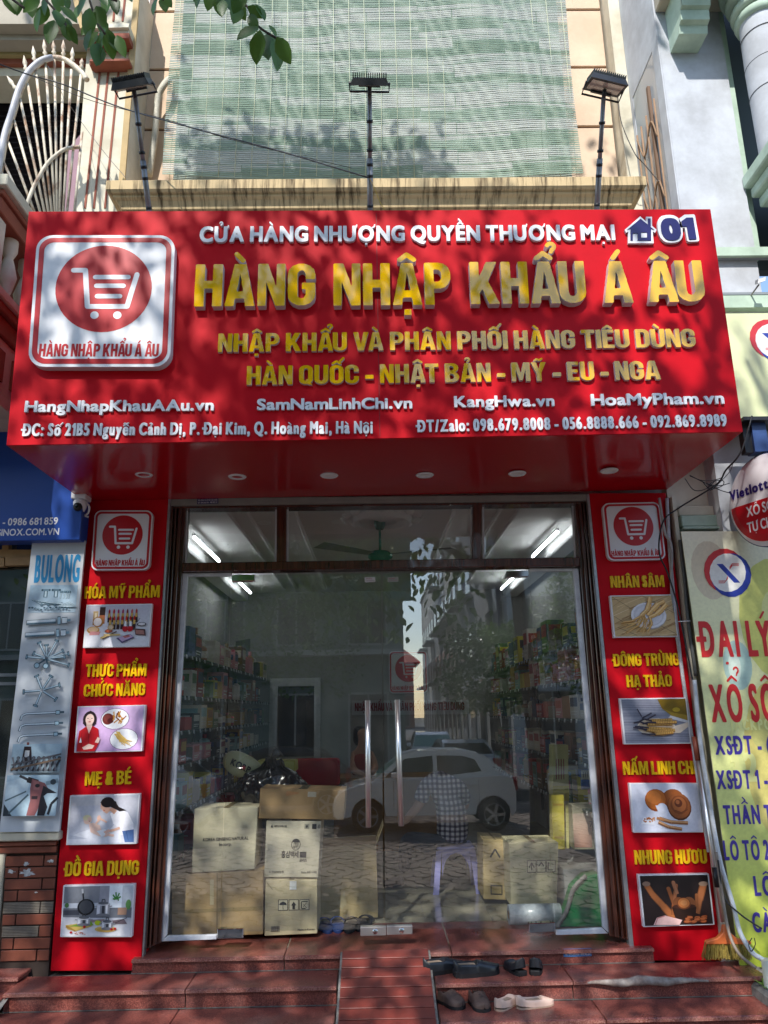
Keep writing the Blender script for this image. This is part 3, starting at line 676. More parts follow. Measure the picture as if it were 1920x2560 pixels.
def pic_pots():
    s = [('r', 0, 0, 1, 1, S(196, 202, 212)), ('r', 0, .66, .52, 1, S(126, 130, 138)), ('r', .52, .5, .66, 1, S(150, 152, 162)), ('r', .66, .38, .85, 1, S(232, 240, 246)), ('r', .85, .4, 1, 1, S(190, 198, 206)), ('r', 0, .36, 1, .56, S(112, 116, 124)), ('r', 0, .42, .24, .52, S(70, 74, 84)), ('p', [(0, 0), (1, 0), (1, .34), (0, .38)], (S(232, 232, 236), S(200, 200, 206)))]
    for k in range(7): s.append(('l', [(.77, .72), (.77+.06*math.cos(k*.9), .78+.09*math.sin(k*.9))], .03, S(70, 140, 60)))
    s += [('r', .75, .66, .79, .72, S(236, 238, 240)), ('e', .95, .62, .04, .1, S(96, 146, 80)), ('e', .05, .62, .03, .05, S(80, 120, 70)), ('r', .8, .42, .93, .56, S(178, 140, 116))]
    s += [('e', .33, .58, .125, .165, S(24, 26, 30)), ('e', .33, .585, .1, .135, S(70, 74, 80)), ('l', [(.29, .72), (.27, .93)], .03, S(30, 32, 36)), ('l', [(.275, .86), (.265, .95)], .04, S(180, 184, 190))]
    def pot(x0, y0, w, h, lid=True):
        r = [('r', x0, y0, x0+w, y0+h, S(150, 152, 158)), ('r', x0+.02*w, y0, x0+w*.25, y0+h, S(216, 218, 224)), ('r', x0+.4*w, y0, x0+w*.62, y0+h, S(56, 58, 66)), ('r', x0+.7*w, y0, x0+w*.85, y0+h, S(228, 230, 234)), ('e', x0+w/2, y0, w/2*1, .03, S(120, 122, 128))]
        r += [('e', x0+w/2, y0+h, w/2*1.04, .035, S(190, 192, 198)), ('e', x0+w/2, y0+h+.015, w/2*.8, .03, S(90, 94, 102)), ('l', [(x0+w*.38, y0+h+.04), (x0+w*.4, y0+h+.09), (x0+w*.6, y0+h+.09), (x0+w*.62, y0+h+.04)], .018, S(60, 60, 66)), ('l', [(x0-.035, y0+h*.8), (x0, y0+h*.75)], .02, S(150, 150, 156)), ('l', [(x0+w+.035, y0+h*.8), (x0+w, y0+h*.75)], .02, S(150, 150, 156))]
        return r
    s += pot(.49, .42, .19, .22)
    s += [('p', [(.68, .3), (.9, .34), (.95, .24), (.76, .24)], S(120, 104, 110)), ('p', [(.34, .32), (.62, .34), (.6, .28), (.35, .27)], S(150, 130, 130)), ('l', [(.74, .24), (.94, .36)], .012, S(50, 50, 56))]
    s += [('p', [(.05, .22), (.36, .28), (.44, .2), (.2, .1), (.08, .14)], S(206, 176, 96)), ('p', [(.05, .18), (.2, .09), (.2, .12), (.07, .22)], S(170, 130, 60)), ('e', .64, .14, .16, .06, S(222, 186, 104)), ('e', .64, .13, .13, .045, S(206, 166, 84)), ('p', [(.1, .2), (.42, .3), (.46, .22), (.3, .19)], S(116, 156, 52)), ('e', .52, .265, .045, .05, S(190, 206, 40))]
    s += pot(.22, .23, .19, .13); s += pot(.58, .15, .16, .13)
    for x, y in ((.14, .08), (.33, .19), (.73, .14), (.78, .15)): s.append(('e', x, y, .02, .024, S(180, 20, 30)))
    random.seed(9)
    for k in range(14): s.append(('e', .2+random.random()*.16, .04+random.random()*.05, .012, .007, S(196, 120, 96)))
    return s
def pic_ginseng():
    random.seed(5); s = [('r', 0, 0, 1, 1, S(206, 176, 128))]
    for k in range(70):
        y = random.uniform(-.5, 1.2); x = random.random(); L = random.uniform(.2, .7); s.append(('l', [(x-L/2, y), (x+L/2, y+L*.55)], random.uniform(.008, .02), random.choice([S(226, 200, 150), S(186, 150, 98), S(160, 122, 78), S(232, 212, 170)])))
    for a, b in (((.0, .98), (.38, .6)), ((.0, .5), (.22, .28)), ((.5, 1.0), (1, .55)), ((.05, .22), (.35, .02)), ((.75, .25), (.98, .05))): s.append(('l', [a, b], .008, S(70, 52, 44)))
    s += [('e', .57, .48, .29, .32, S(176, 168, 164)), ('e', .57, .51, .29, .32, S(226, 224, 228)), ('e', .57, .52, .25, .28, S(204, 202, 208)), ('e', .57, .50, .22, .24, S(216, 214, 220))]
    def root(pts, w):
        n = len(pts)
        for i in range(n-1): s.append(('l', [pts[i], pts[i+1]], w[i]+.02, S(168, 116, 60)))
        for i in range(n-1): s.append(('l', [pts[i], pts[i+1]], w[i], S(218, 172, 104)))
        for i in range(n-1): s.append(('l', [(pts[i][0]-.01, pts[i][1]+.01), (pts[i+1][0]-.01, pts[i+1][1]+.01)], w[i]*.35, S(236, 200, 140)))
    for k in range(34):
        x0, y0 = random.choice([(.5, .52), (.6, .48), (.46, .55)]); x1 = random.uniform(.08, .55); y1 = random.uniform(.05, .35)
        s.append(('l', [(x0, y0), ((x0+x1)/2+.05, (y0+y1)/2-.05), (x1, y1)], random.uniform(.008, .02), random.choice([S(206, 160, 92), S(184, 136, 70), S(226, 186, 120)])))
    root([(.62, .95), (.6, .8), (.55, .64), (.44, .5)], [.09, .11, .08]); root([(.85, .85), (.74, .78), (.64, .64), (.55, .5)], [.08, .12, .09]); root([(.88, .78), (.8, .66), (.7, .54), (.58, .46)], [.1, .12, .08])
    root([(.44, .5), (.3, .38), (.12, .34)], [.035, .02]); root([(.58, .46), (.6, .3), (.52, .1)], [.04, .025])
    return s
def pic_cordyceps():
    random.seed(8); s = [('r', 0, 0, 1, 1, S(140, 142, 156))]
    for k in range(22): s.append(('l', [(-.1, .02+k*.05), (1.1, .0+k*.05+random.uniform(-.02, .02))], .014, random.choice([S(124, 126, 142), S(156, 158, 172), S(112, 112, 130)])))
    s += [('p', [(.56, 1), (.62, .78), (.78, .58), (1, .5), (1, 1)], S(122, 96, 20)), ('p', [(.62, .78), (.8, .57), (1, .5), (1, .62), (.8, .68)], S(160, 130, 44)), ('p', [(.7, .56), (1, .44), (1, .5), (.74, .62)], S(214, 210, 212)), ('e', .84, .75, .06, .05, S(182, 152, 40))]
    s += [('e', .5, .36, .3, .2, S(226, 206, 184)), ('p', [(.68, .34), (1, .46), (1, .36), (.86, .22), (.66, .22)], S(226, 206, 184)), ('e', .5, .38, .27, .165, S(206, 180, 150)), ('p', [(.3, .2), (.6, .15), (.76, .22), (.6, .19)], S(180, 150, 120))]
    for (x, y, L, a) in ((.42, .5, .34, .06), (.35, .42, .4, .0), (.36, .34, .38, -.1), (.42, .26, .36, .06), (.48, .46, .34, .02), (.33, .3, .3, -.2), (.45, .2, .3, .12)):
        dx, dy = math.cos(a)*L, math.sin(a)*L
        s += [('l', [(x, y), (x+dx, y+dy)], .075, S(120, 80, 36)), ('l', [(x, y+.005), (x+dx, y+dy+.005)], .055, S(206, 158, 84))]
        for k in range(9): s.append(('l', [(x+dx*k/9, y+dy*k/9-.03), (x+dx*k/9+.005, y+dy*k/9+.03)], .009, S(150, 104, 48)))
        s += [('l', [(x+.02, y), (x-.1, y+random.uniform(-.04, .08)), (x-.2, y+random.uniform(-.06, .16))], .035, S(58, 52, 66))]
    s += [('l', [(.28, .6), (.22, .78)], .03, S(58, 52, 66)), ('l', [(.28, .56), (.44, .68)], .035, S(60, 54, 68)), ('l', [(.34, .52), (.5, .64)], .03, S(70, 60, 70))]
    return s
def pic_mushroom():
    s = [('r', 0, 0, 1, 1, (S(226, 228, 240), S(206, 208, 222))), ('e', .62, .66, .17, .24, S(128, 66, 30)), ('e', .63, .70, .15, .2, S(150, 82, 38)), ('e', .36, .66, .17, .24, S(150, 72, 22)), ('e', .35, .68, .155, .215, S(190, 104, 40)), ('e', .33, .72, .11, .14, S(206, 120, 54)), ('e', .44, .48, .08, .12, S(214, 216, 228)), ('p', [(.34, .55), (.5, .56), (.5, .42), (.36, .46)], S(218, 220, 232))]
    s += [('e', .7, .52, .18, .29, S(92, 46, 22)), ('e', .7, .54, .17, .27, S(150, 84, 42)), ('e', .7, .56, .13, .2, S(126, 66, 32)), ('e', .7, .57, .105, .165, S(158, 92, 50)), ('e', .69, .6, .06, .09, S(92, 44, 24)), ('e', .68, .62, .03, .045, S(150, 90, 54)), ('l', [(.62, .45), (.72, .4), (.82, .46)], .015, S(98, 50, 26))]
    random.seed(2)
    s += [('p', [(.1, .16), (.14, .3), (.3, .28), (.3, .14)], S(240, 240, 246))]
    for k in range(22): s.append(('e', .13+random.random()*.18, .19+random.random()*.1, .012, .016, random.choice([S(196, 120, 60), S(220, 150, 90), S(160, 88, 40)])))
    s += [('l', [(.38, .28), (.55, .2), (.8, .18)], .075, S(150, 96, 56)), ('l', [(.38, .29), (.55, .215), (.8, .195)], .04, S(206, 152, 104)), ('l', [(.36, .2), (.5, .1), (.7, .05)], .07, S(150, 96, 56)), ('l', [(.36, .21), (.5, .115), (.7, .065)], .035, S(214, 160, 112)), ('l', [(.34, .29), (.45, .24)], .05, S(190, 130, 84))]
    return s
def pic_antler():
    s = [('r', 0, 0, 1, 1, (S(50, 36, 36), S(30, 24, 26)))]
    def horn(pts, w, c):
        for i in range(len(pts)-1): s.append(('l', [pts[i], pts[i+1]], w[i], sk(c, .6)))
        for i in range(len(pts)-1): s.append(('l', [pts[i], pts[i+1]], w[i]*.75, c)); s.append(('e', pts[i+1][0], pts[i+1][1], w[i]*.3, w[i]*.38, c))
    horn([(.08, .82), (.16, .62), (.3, .38), (.44, .12)], [.13, .14, .16], S(176, 104, 58)); horn([(.44, .2), (.46, .4), (.4, .74)], [.12, .09], S(160, 92, 52)); horn([(.45, .4), (.52, .8)], [.08], S(170, 104, 66)); horn([(.52, .62), (.48, .86)], [.09], S(168, 112, 80))
    horn([(.78, .22), (.84, .5), (.92, .8)], [.13, .16], S(160, 98, 60)); horn([(.78, .3), (.8, .6)], [.07], S(150, 90, 52))
    s += [('e', .08, .84, .06, .05, S(150, 120, 100)), ('e', .92, .82, .07, .05, S(150, 124, 104))]
    s += [('e', .53, .44, .09, .12, S(130, 76, 44)), ('e', .68, .44, .09, .12, S(140, 84, 50)), ('p', [(.42, .36), (.78, .36), (.75, .16), (.68, .08), (.52, .08), (.45, .16)], S(44, 26, 20)), ('e', .6, .37, .17, .05, S(66, 36, 26)), ('e', .6, .43, .1, .12, S(120, 62, 32)), ('e', .6, .44, .085, .1, S(196, 118, 62)), ('e', .6, .44, .05, .055, S(214, 142, 84))]
    s += [('p', [(.12, .02), (.18, .16), (.3, .2), (.55, .1), (.5, 0)], S(226, 186, 180)), ('l', [(.15, .03), (.19, .15), (.3, .19)], .012, S(170, 60, 60))]
    random.seed(4)
    for k in range(16):
        x, y = .56+random.random()*.34, .05+random.random()*.12; s += [('e', x, y, .05, .032, random.uniform(-.5, .5), S(110, 50, 24)), ('e', x, y+.006, .042, .024, S(190, 104, 60))]
    return s
def pic_panel(par, px, Yd, shapes, label=None):
    q = [W(*p, -Yd) for p in px]
    bd = MB().slab(q, (0, Yd-.001, 0)).build('picture_box', [WHITE, WSIDE], par, bevel=.0015)
    if label: bd['label'] = label
    c = sum(q, Vector())/4; q2 = [c+(p-c)*.955 for p in q]
    print_mesh('picture_print', q2, shapes, bd)
    return bd
BT = .035
def pillar(px, label, logo, texts, pics):
    q = [W(*p, 0) for p in px]
    root = empty('sign_pillar', (0, 0, 0), label, 'advertising pillar')
    MB().slab(q, (0, .16, 0)).build('red_board', RED, root, bevel=.003)
    logo_panel([W(*p, -BT) for p in logo], BT, root)
    for s, a, b, top in texts: text_px(root, s, a, b, top, -.012, 'heavy', [YEL2, Y2SIDE], .012)
    for (p, fn, lb) in pics: pic_panel(root, p, BT, fn, lb)
    return root
pillar([(215, 1245), (421, 1245), (352, 2427), (126, 2428)], 'red pillar board left of the shop door with cosmetics, baby and cookware pictures',
       [(237, 1276), (383, 1276), (373, 1425), (227, 1426)],
       [('HÓA MỸ PHẨM', (210, 1496), (398, 1493), 1466), ('THỰC PHẨM', (213, 1692), (365, 1690), 1661), ('CHỨC NĂNG', (208, 1742), (362, 1738), 1711), ('MẸ & BÉ', (211, 1964), (327, 1960), 1930), ('ĐỒ GIA DỤNG', (161, 2191), (346, 2187), 2155)],
       [([(216, 1512), (380, 1509), (372, 1617), (207, 1620)], pic_cosmetics(), 'white picture box of lipsticks and make-up'), ([(194, 1766), (364, 1762), (355, 1878), (185, 1882)], pic_herbal(), 'lilac picture box with a presenter in red and herbal roots'),
        ([(175, 1989), (350, 1984), (341, 2110), (165, 2113)], pic_mother(), 'pale picture box of a mother bending over a baby'), ([(158, 2214), (337, 2210), (329, 2343), (150, 2343)], pic_pots(), 'picture box of steel pots and a frying pan')])
pillar([(1473, 1233), (1664, 1232), (1812, 2402), (1589, 2402)], 'red pillar board right of the shop door with ginseng, mushroom and antler pictures',
       [(1505, 1258), (1648, 1255), (1665, 1399), (1520, 1402)],
       [('NHÂN SÂM', (1528, 1469), (1662, 1467), 1440), ('ĐÔNG TRÙNG', (1535, 1666), (1700, 1663), 1635), ('HẠ THẢO', (1568, 1718), (1681, 1716), 1688), ('NẤM LINH CHI', (1559, 1937), (1742, 1935), 1904), ('NHUNG HƯƠU', (1588, 2161), (1769, 2159), 2126)],
       [([(1525, 1489), (1683, 1486), (1696, 1592), (1535, 1594)], pic_ginseng(), 'picture box of ginseng roots on a bamboo mat'), ([(1549, 1746), (1716, 1744), (1729, 1859), (1561, 1861)], pic_cordyceps(), 'picture box of dried fungus on a wooden spoon'),
        ([(1573, 1958), (1745, 1958), (1759, 2081), (1584, 2082)], pic_mushroom(), 'picture box of brown reishi mushrooms'), ([(1595, 2187), (1772, 2184), (1787, 2312), (1609, 2318)], pic_antler(), 'dark picture box of deer antlers and a pot')])
# ------------------------------------------------------------------ security camera
p = W(203, 1226, -.12)
cc = empty('security_camera', (p.x, p.y, p.z), 'small white dome security camera hanging under the left end of the red sign', 'camera')
MB().box(-.045, .05, -.05, .06, -.068, 0.0).build('mount_box', WHITE, cc, bevel=.006, seg=2)
MB().lathe([(.0, -.07), (.044, -.07), (.046, -.09), (.043, -.115), (.03, -.145), (.0, -.155)], n=20).build('dome_housing', WHITE, cc)
e = Vector((0, -.028, -.125)); MB().lathe([(.0, -.033), (.022, -.031), (.028, -.02), (.03, 0)], n=16, axis='y', c=(0, -.02, -.12)).build('lens_ring', BLACK, cc)
MB().lathe([(.0, -.036), (.012, -.034)], n=12, axis='y', c=(0, -.02, -.12)).build('lens', mat('lens_glass', S(12, 12, 16), rough=.05), cc)
MB().tube(curve_pts([(.035, .0, -.08), (.06, 0, -.11), (.055, .01, -.15), (.03, 0.02, -.165), (.052, .03, -.175)]), .007, 6).build('cable_tail', WHITE, cc)
# ------------------------------------------------------------------ glass
def glass_mat(name, tint, refl=.1, dust=.02):
    m = bpy.data.materials.new(name); m.use_nodes = True; t = m.node_tree; n = t.nodes; L = t.links
    for x in list(n):
        if x.type != 'OUTPUT_MATERIAL': n.remove(x)
    out = [x for x in n if x.type == 'OUTPUT_MATERIAL'][0]
    tr = n.new('ShaderNodeBsdfTransparent'); tr.inputs[0].default_value = (*tint, 1); gl = n.new('ShaderNodeBsdfGlossy'); gl.inputs['Roughness'].default_value = .0; gl.inputs[0].default_value = (.96, .96, .95, 1)
    lw = n.new('ShaderNodeFresnel'); lw.inputs[0].default_value = 1.5; ad = n.new('ShaderNodeMath'); ad.operation = 'MULTIPLY_ADD'; ad.inputs[1].default_value = 1.7; ad.inputs[2].default_value = refl-.04*1.7
    ge = n.new('ShaderNodeNewGeometry'); fb = n.new('ShaderNodeMath'); fb.operation = 'SUBTRACT'; fb.inputs[0].default_value = 1; L.new(ge.outputs['Backfacing'], fb.inputs[1]); ml = n.new('ShaderNodeMath'); ml.operation = 'MULTIPLY'; L.new(fb.outputs[0], ml.inputs[1])
    L.new(lw.outputs[0], ad.inputs[0]); mx = n.new('ShaderNodeMixShader'); L.new(ad.outputs[0], ml.inputs[0]); L.new(ml.outputs[0], mx.inputs[0]); L.new(tr.outputs[0], mx.inputs[1]); L.new(gl.outputs[0], mx.inputs[2])
    df = n.new('ShaderNodeBsdfDiffuse'); df.inputs[0].default_value = (.5, .5, .48, 1)
    no = n.new('ShaderNodeTexNoise'); no.inputs['Scale'].default_value = 3; no.inputs['Detail'].default_value = 8; tc = n.new('ShaderNodeTexCoord'); L.new(tc.outputs['Object'], no.inputs[0])
    mr = n.new('ShaderNodeMapRange'); mr.inputs[1].default_value = .3; mr.inputs[2].default_value = .8; mr.inputs[3].default_value = dust*.5; mr.inputs[4].default_value = dust*1.8; L.new(no.outputs[0], mr.inputs[0])
    m2 = n.new('ShaderNodeMixShader'); L.new(mr.outputs[0], m2.inputs[0]); L.new(mx.outputs[0], m2.inputs[1]); L.new(df.outputs[0], m2.inputs[2]); L.new(m2.outputs[0], out.inputs[0])
    MATS[name] = m; return m
GLASS = glass_mat('door_glass', (.955, .965, .955), .19, .010)
GLT = glass_mat('transom_glass', (.965, .97, .965), .10, .012)
GY = .10
fr = empty('door_frame', (0, 0, 0), 'dark varnished wooden door frame with three transom panes above the glass doors', 'door frame')
def bar_px(mb, pts, Y, depth, mi=0):
    return mb.slab([W(*p, Y) for p in pts], (0, depth, 0), mi)
bar_px(MB(), [(424, 1247), (1471, 1236), (1469, 1251), (425, 1264)], .005, .1).build('lintel_strip', mat('grey_aluminium_strip', S(150, 148, 140), rough=.5, noise=8), fr)
for q in ([(421, 1246), (427, 1246), (360, 2380), (353, 2424)], [(1467, 1236), (1473, 1236), (1588, 2400), (1577, 2400)]):
    bar_px(MB(), q, -.004, .05).build('aluminium_edge', ALU, fr)
def jamb(ps, nm='jamb_moulding'):
    """ps: list of (top px, bottom px) edges from outside to inside with depth Y per strip"""
    mb = MB()
    for (t0, b0), (t1, b1), Y in ps: mb.slab([W(*t0, Y), W(*t1, Y), W(*b1, Y), W(*b0, Y)], (0, .12, 0))
    return mb.build(nm, WOOD, fr, bevel=.003)
def lerp(a, b, t): return (a[0]+(b[0]-a[0])*t, a[1]+(b[1]-a[1])*t)
for side, tL, tR, bL, bR in (('l', (427, 1264), (465, 1264), (359, 2376), (402, 2358)), ('r', (1470, 1252), (1437, 1252), (1576, 2352), (1524, 2340))):
    for a, b, Y in ((0, .16, .02), (.17, .27, .05), (.28, .4, .03), (.41, .5, .055), (.51, .72, .035), (.73, 1.0, .06)):
        x = [lerp(tL, tR, a), lerp(tL, tR, b), lerp(bL, bR, b), lerp(bL, bR, a)]
        if side == 'r': x = [x[1], x[0], x[3], x[2]]
        MB().slab([W(*p, Y) for p in x], (0, .12, 0)).build('jamb_moulding', WOOD, fr, bevel=.003)
bar_px(MB(), [(455, 1407), (1449, 1393), (1450, 1414), (454, 1428)], .025, .12).build('transom_rail', WOOD, fr, bevel=.004)
bar_px(MB(), [(425, 1264), (1470, 1252), (1470, 1258), (425, 1271)], .03, .12).build('head_rail', WOOD, fr, bevel=.003)
for a, b, c, d in ((692, 1268, 716, 1268), (1182, 1259, 1205, 1259)):
    bar_px(MB(), [(a, b-8), (c, d-8), (c-1, 1410), (a-1, 1410)], .04, .09).build('mullion', WOOD, fr, bevel=.004)
panes = [[(465, 1268), (692, 1266), (691, 1408), (462, 1409)], [(717, 1266), (1181, 1259), (1182, 1400), (717, 1407)], [(1206, 1259), (1434, 1256), (1440, 1396), (1207, 1399)]]
for q in panes:
    MB().slab([W(*p, GY+.01) for p in q], (0, .006, 0)).build('transom_pane', GLT, fr)
    TLp, TRp, BRp, BLp = q
    tr_ = MB()
    for a, b, w in ((TLp, TRp, 7), ):
        tr_.slab([W(a[0], a[1]-2, GY-.005), W(b[0], b[1]-2, GY-.005), W(b[0], b[1]+w, GY-.005), W(a[0], a[1]+w, GY-.005)], (0, .012, 0))
    for a, b in ((TLp, BLp), (TRp, BRp)):
        s_ = 1 if a is TLp else -1
        tr_.slab([W(min(a[0], a[0]+4*s_), a[1]+7.2, GY-.005), W(max(a[0], a[0]+4*s_), a[1]+7.2, GY-.005), W(max(b[0], b[0]+4*s_), b[1], GY-.005), W(min(b[0], b[0]+4*s_), b[1], GY-.005)], (0, .012, 0))
    tr_.build('pane_bead', ALUW, fr)
# fixed side panes with white aluminium trims
GR_T, GR_B = 1437, 2338
def fix(nm, q, trims, lab):
    root = empty('side_pane', (0, 0, 0), lab, 'glass pane')
    MB().slab([W(*p, GY) for p in q], (0, .01, 0)).build('glass_sheet', GLASS, root)
    for t in trims: MB().slab([W(*p, GY-.016) for p in t], (0, .035, 0)).build('aluminium_trim', ALUW, root, bevel=.002)
    return root
fix('l', [(466, 1440), (577, 1438), (549, 2340), (412, 2350)],
    [[(455, 1433), (469, 1433), (416, 2339), (402, 2356)], [(470, 1433), (578, 1432), (578, 1440), (470, 1441)], [(417, 2341), (541, 2338), (541, 2349), (402, 2354)]], 'narrow fixed glass pane left of the doors with a white aluminium edge')
fix('r', [(1323, 1428), (1436, 1424), (1514, 2330), (1390, 2334)],
    [[(1433, 1421), (1446, 1421), (1524, 2334), (1508, 2320)], [(1324, 1421), (1432, 1421), (1432, 1427), (1324, 1428)], [(1391, 2327), (1507, 2321), (1521, 2334), (1390, 2338)]], 'narrow fixed glass pane right of the doors with a white aluminium edge')
def door(q, lab, hx, sgn):
    root = empty('glass_door', (0, 0, 0), lab, 'door', 'frameless glass doors of the shop')
    MB().slab([W(*p, GY-.002) for p in q], (0, .012, 0)).build('door_leaf', GLASS, root)
    h = empty  # handle: tube with two standoffs
    a = W(hx[0][0], hx[0][1], GY-.065); b = W(hx[1][0], hx[1][1], GY-.065)
    hd = MB().tube([a, b], .0165, 20).build('pull_handle', STEEL, root)
    mb = MB()
    for t in (.18, .82):
        c = a.lerp(b, t); mb.tube([c, c+Vector((0, .075, 0))], .009, 10)
    mb.build('standoff', STEEL, hd)
    return root
dl = door([(580, 1438), (953, 1434), (959, 2322), (551, 2330)], 'left frameless glass door with a long steel handle', ((919, 1751), (921, 2068)), -1)
dr = door([(956, 1434), (1321, 1428), (1388, 2322), (963, 2322)], 'right frameless glass door with a long steel handle', ((993, 1749), (1003, 2065)), 1)
def patch(px, par, lock=False, nm='patch_fitting'):
    q = [W(*p, GY-.022) for p in px]; o = MB().slab(q, (0, .05, 0)).build(nm, CHROME if not lock else STEEL, par, bevel=.0025)
    if lock:
        c = sum(q, Vector())/4; c.x += .012*lock; MB().lathe([(.0, -.006), (.011, -.006), (.015, -.003), (.018, .004)], c=c, n=20, axis='y').build('lock_cylinder', CHROME, o)
        MB().box(c.x-.0015, c.x+.0015, c.y-.0075, c.y-.0062, c.z-.006, c.z+.006).build('key_slot', BLACK, o)
patch([(543, 2323), (608, 2321), (608, 2346), (543, 2348)], dl); patch([(901, 2318), (965, 2317), (965, 2339), (901, 2341)], dl, 1)
patch([(967, 2316), (1031, 2315), (1031, 2336), (967, 2338)], dr, 1); patch([(1323, 2309), (1388, 2306), (1388, 2330), (1323, 2333)], dr)
patch([(579, 1437), (636, 1436), (636, 1452), (579, 1454)], dl); patch([(1266, 1428), (1322, 1426), (1322, 1441), (1266, 1443)], dr)
for q, cc_ in (([(912, 1443), (938, 1443), (938, 1455), (912, 1456)], S(206, 196, 196)), ([(969, 1443), (996, 1442), (996, 1454), (969, 1455)], S(150, 146, 138))):
    quad = [W(*p, GY-.006) for p in q]; par = dl if q[0][0] < 950 else dr
    print_mesh('paper_sticker', quad, [('r', 0, 0, 1, 1, cc_), ('r', .1, .2, .9, .35, S(150, 130, 130)), ('r', .1, .6, .7, .75, S(160, 110, 110))], par)
# small printed stickers
def sticker(px, Y, lab, sh, par=None, nm='sticker', lines=(), col=None):
    q = [W(*p, Y) for p in px]; o = print_mesh(nm, q, sh, par)
    if not par: tag(o, lab, 'sticker')
    for s, u0, v0, u1, v1 in lines:
        TL_, TR_, BR_, BL_ = q
        def P(u, v): return (BL_*(1-u)+BR_*u)*(1-v)+(TL_*(1-u)+TR_*u)*v+Vector((0, -.002, 0))
        text(o, s, P(u0, v0), P(u1, v0), (P(u0, v1)-P(u0, v0)).length, 'thin', [WHITE], .0008, False, 'lettering')
    return o
sticker([(1408, 2372), (1478, 2370), (1479, 2390), (1409, 2392)], -.0335, 'blue repair sticker with white lettering on the granite riser below the doors', [('r', 0, 0, 1, 1, S(70, 130, 190)), ('r', .03, .06, .97, .94, S(58, 112, 180))],
        lines=[('SỬA CHỮA VÀ LẮP ĐẶT CỬA CUỐN', .05, .56, .95, .82), ('TEL: 0942.665.476 - 0981.982.251', .05, .16, .95, .42)])
sticker([(493, 1247), (546, 1246), (546, 1259), (493, 1261)], .003, 'dark blue repair sticker on the grey lintel strip above the doors', [('r', 0, 0, 1, 1, S(34, 40, 96))],
        lines=[('SỬA CHỮA VÀ LẮP ĐẶT CỬA CUỐN', .05, .56, .95, .84), ('ĐT: 0942.665.476 - 0981.982.251', .05, .12, .95, .4)])
# ------------------------------------------------------------------ interior
RXL, RXR, RYB, RZF, RZC = -1.95, 1.98, 5.25, .075, 3.0
INW = mat('interior_wall_paint', S(170, 170, 166), rough=.8, noise=2, col2=S(156, 156, 152)); CEI = mat('ceiling_paint', S(228, 228, 226), rough=.8)
FLT = mat('cream_floor_tile', S(176, 170, 150), rough=.12, noise=3, col2=S(162, 156, 138))
MB().box(RXL-.15, RXL, .3, RYB+.2, -.3, RZC+.3).build('wall_left', INW).__setitem__('kind', 'structure')
MB().box(RXR, RXR+.15, .3, RYB+.2, -.3, RZC+.3).build('wall_right', INW).__setitem__('kind', 'structure')
MB().box(RXL, RXR, RYB, RYB+.2, -.3, RZC+.3).build('wall_back', INW).__setitem__('kind', 'structure')
ceil = MB().box(RXL, RXR, .15, RYB, RZC, RZC+.1).build('ceiling', CEI); tag(ceil, kind='structure')
for a, b in ((RXL-.1, W(425, 1500, .15).x-.02), (W(1490, 1500, .15).x+.06, RXR+.15)):
    wl = MB().box(a, b, .17, .3, -.3, RZC+.3).build('wall_front', INW); tag(wl, kind='structure')
wl = MB().box(RXL-.1, RXR+.1, .14, .3, 2.86, RZC+.3).build('wall_front', INW); tag(wl, kind='structure')
fl = empty('floor', (0, 0, 0), kind='structure')
MB().box(RXL, RXR, .12, RYB, -.12, RZF-.004).build('screed', GROUT, fl)
T_ = .45; tm = None
for i in range(9):
    for j in range(12):
        x0 = RXL+.01+i*T_; y0 = .145+j*T_
        if x0 > RXR-.02 or y0 > RYB-.02: continue
        if tm is None: o = MB().box(0, T_-.004, 0, T_-.004, -.006, 0).build('floor_tile', FLT, fl); tm = o.data
        else: o = bpy.data.objects.new('floor_tile', tm); COL.objects.link(o); o.parent = fl
        o.location = (x0, y0, RZF)
        if x0+T_ > RXR: o.scale.x = (RXR-x0)/T_
# ceiling mouldings
mo = empty('ceiling_moulding', (0, 0, 0), 'white plaster mouldings running along the shop ceiling', 'moulding')
for x in (-1.15, -1.0, -.62, .65, 1.02, 1.17):
    MB().tube([(x, .35, RZC-.012), (x, RYB-.4, RZC-.012)], .016, 6).build('moulding_strip', CEI, mo)
for s in (-1, 1): MB().box(min(s*1.9, s*1.7)+.02, max(s*1.9, s*1.7)+.02, .3, RYB, RZC-.11, RZC-.002).build('cornice_strip', CEI, mo, bevel=.03, seg=3)
p = WZ(955, 1295, RZC)
ro = empty('ceiling_rose', (p.x, p.y, RZC), 'round white plaster rose on the ceiling above the green fan', 'ceiling rose')
MB().lathe([(0, -.01), (.05, -.045), (.08, -.012), (.11, -.03), (.13, -.035), (.15, -.008), (.2, -.008), (.215, -.045), (.24, -.05), (.25, -.0)], n=40).build('plaster_disc', CEI, ro)
o0 = None
for k in range(16):
    t = k/16*2*math.pi; 
    if o0 is None: o0 = MB().lathe([(0, -.03), (.03, -.02), (.042, 0)], n=10).build('rose_leaf', CEI, ro); oo = o0
    else: oo = bpy.data.objects.new('rose_leaf', o0.data); COL.objects.link(oo); oo.parent = ro
    oo.location = (.31*math.cos(t), .31*math.sin(t), 0); oo.rotation_euler.z = t
FG = mat('green_enamel', S(42, 128, 112), rough=.25); FB = mat('fan_blade', S(120, 124, 120), rough=.4)
fa = empty('ceiling_fan', (p.x-.02, p.y, RZC-.32), 'green ceiling fan with grey blades hanging inside behind the transom', 'ceiling fan')
MB().tube([(0, 0, .02), (0, 0, .29)], .011, 8).build('down_rod', FG, fa); MB().lathe([(0, .31), (.05, .31), (.045, .25), (.03, .22), (0, .22)], n=16).build('canopy_cup', FG, fa)
MB().lathe([(0, .04), (.07, .035), (.105, .005), (.1, -.02), (.05, -.05), (0, -.055)], n=20).build('motor', FG, fa)
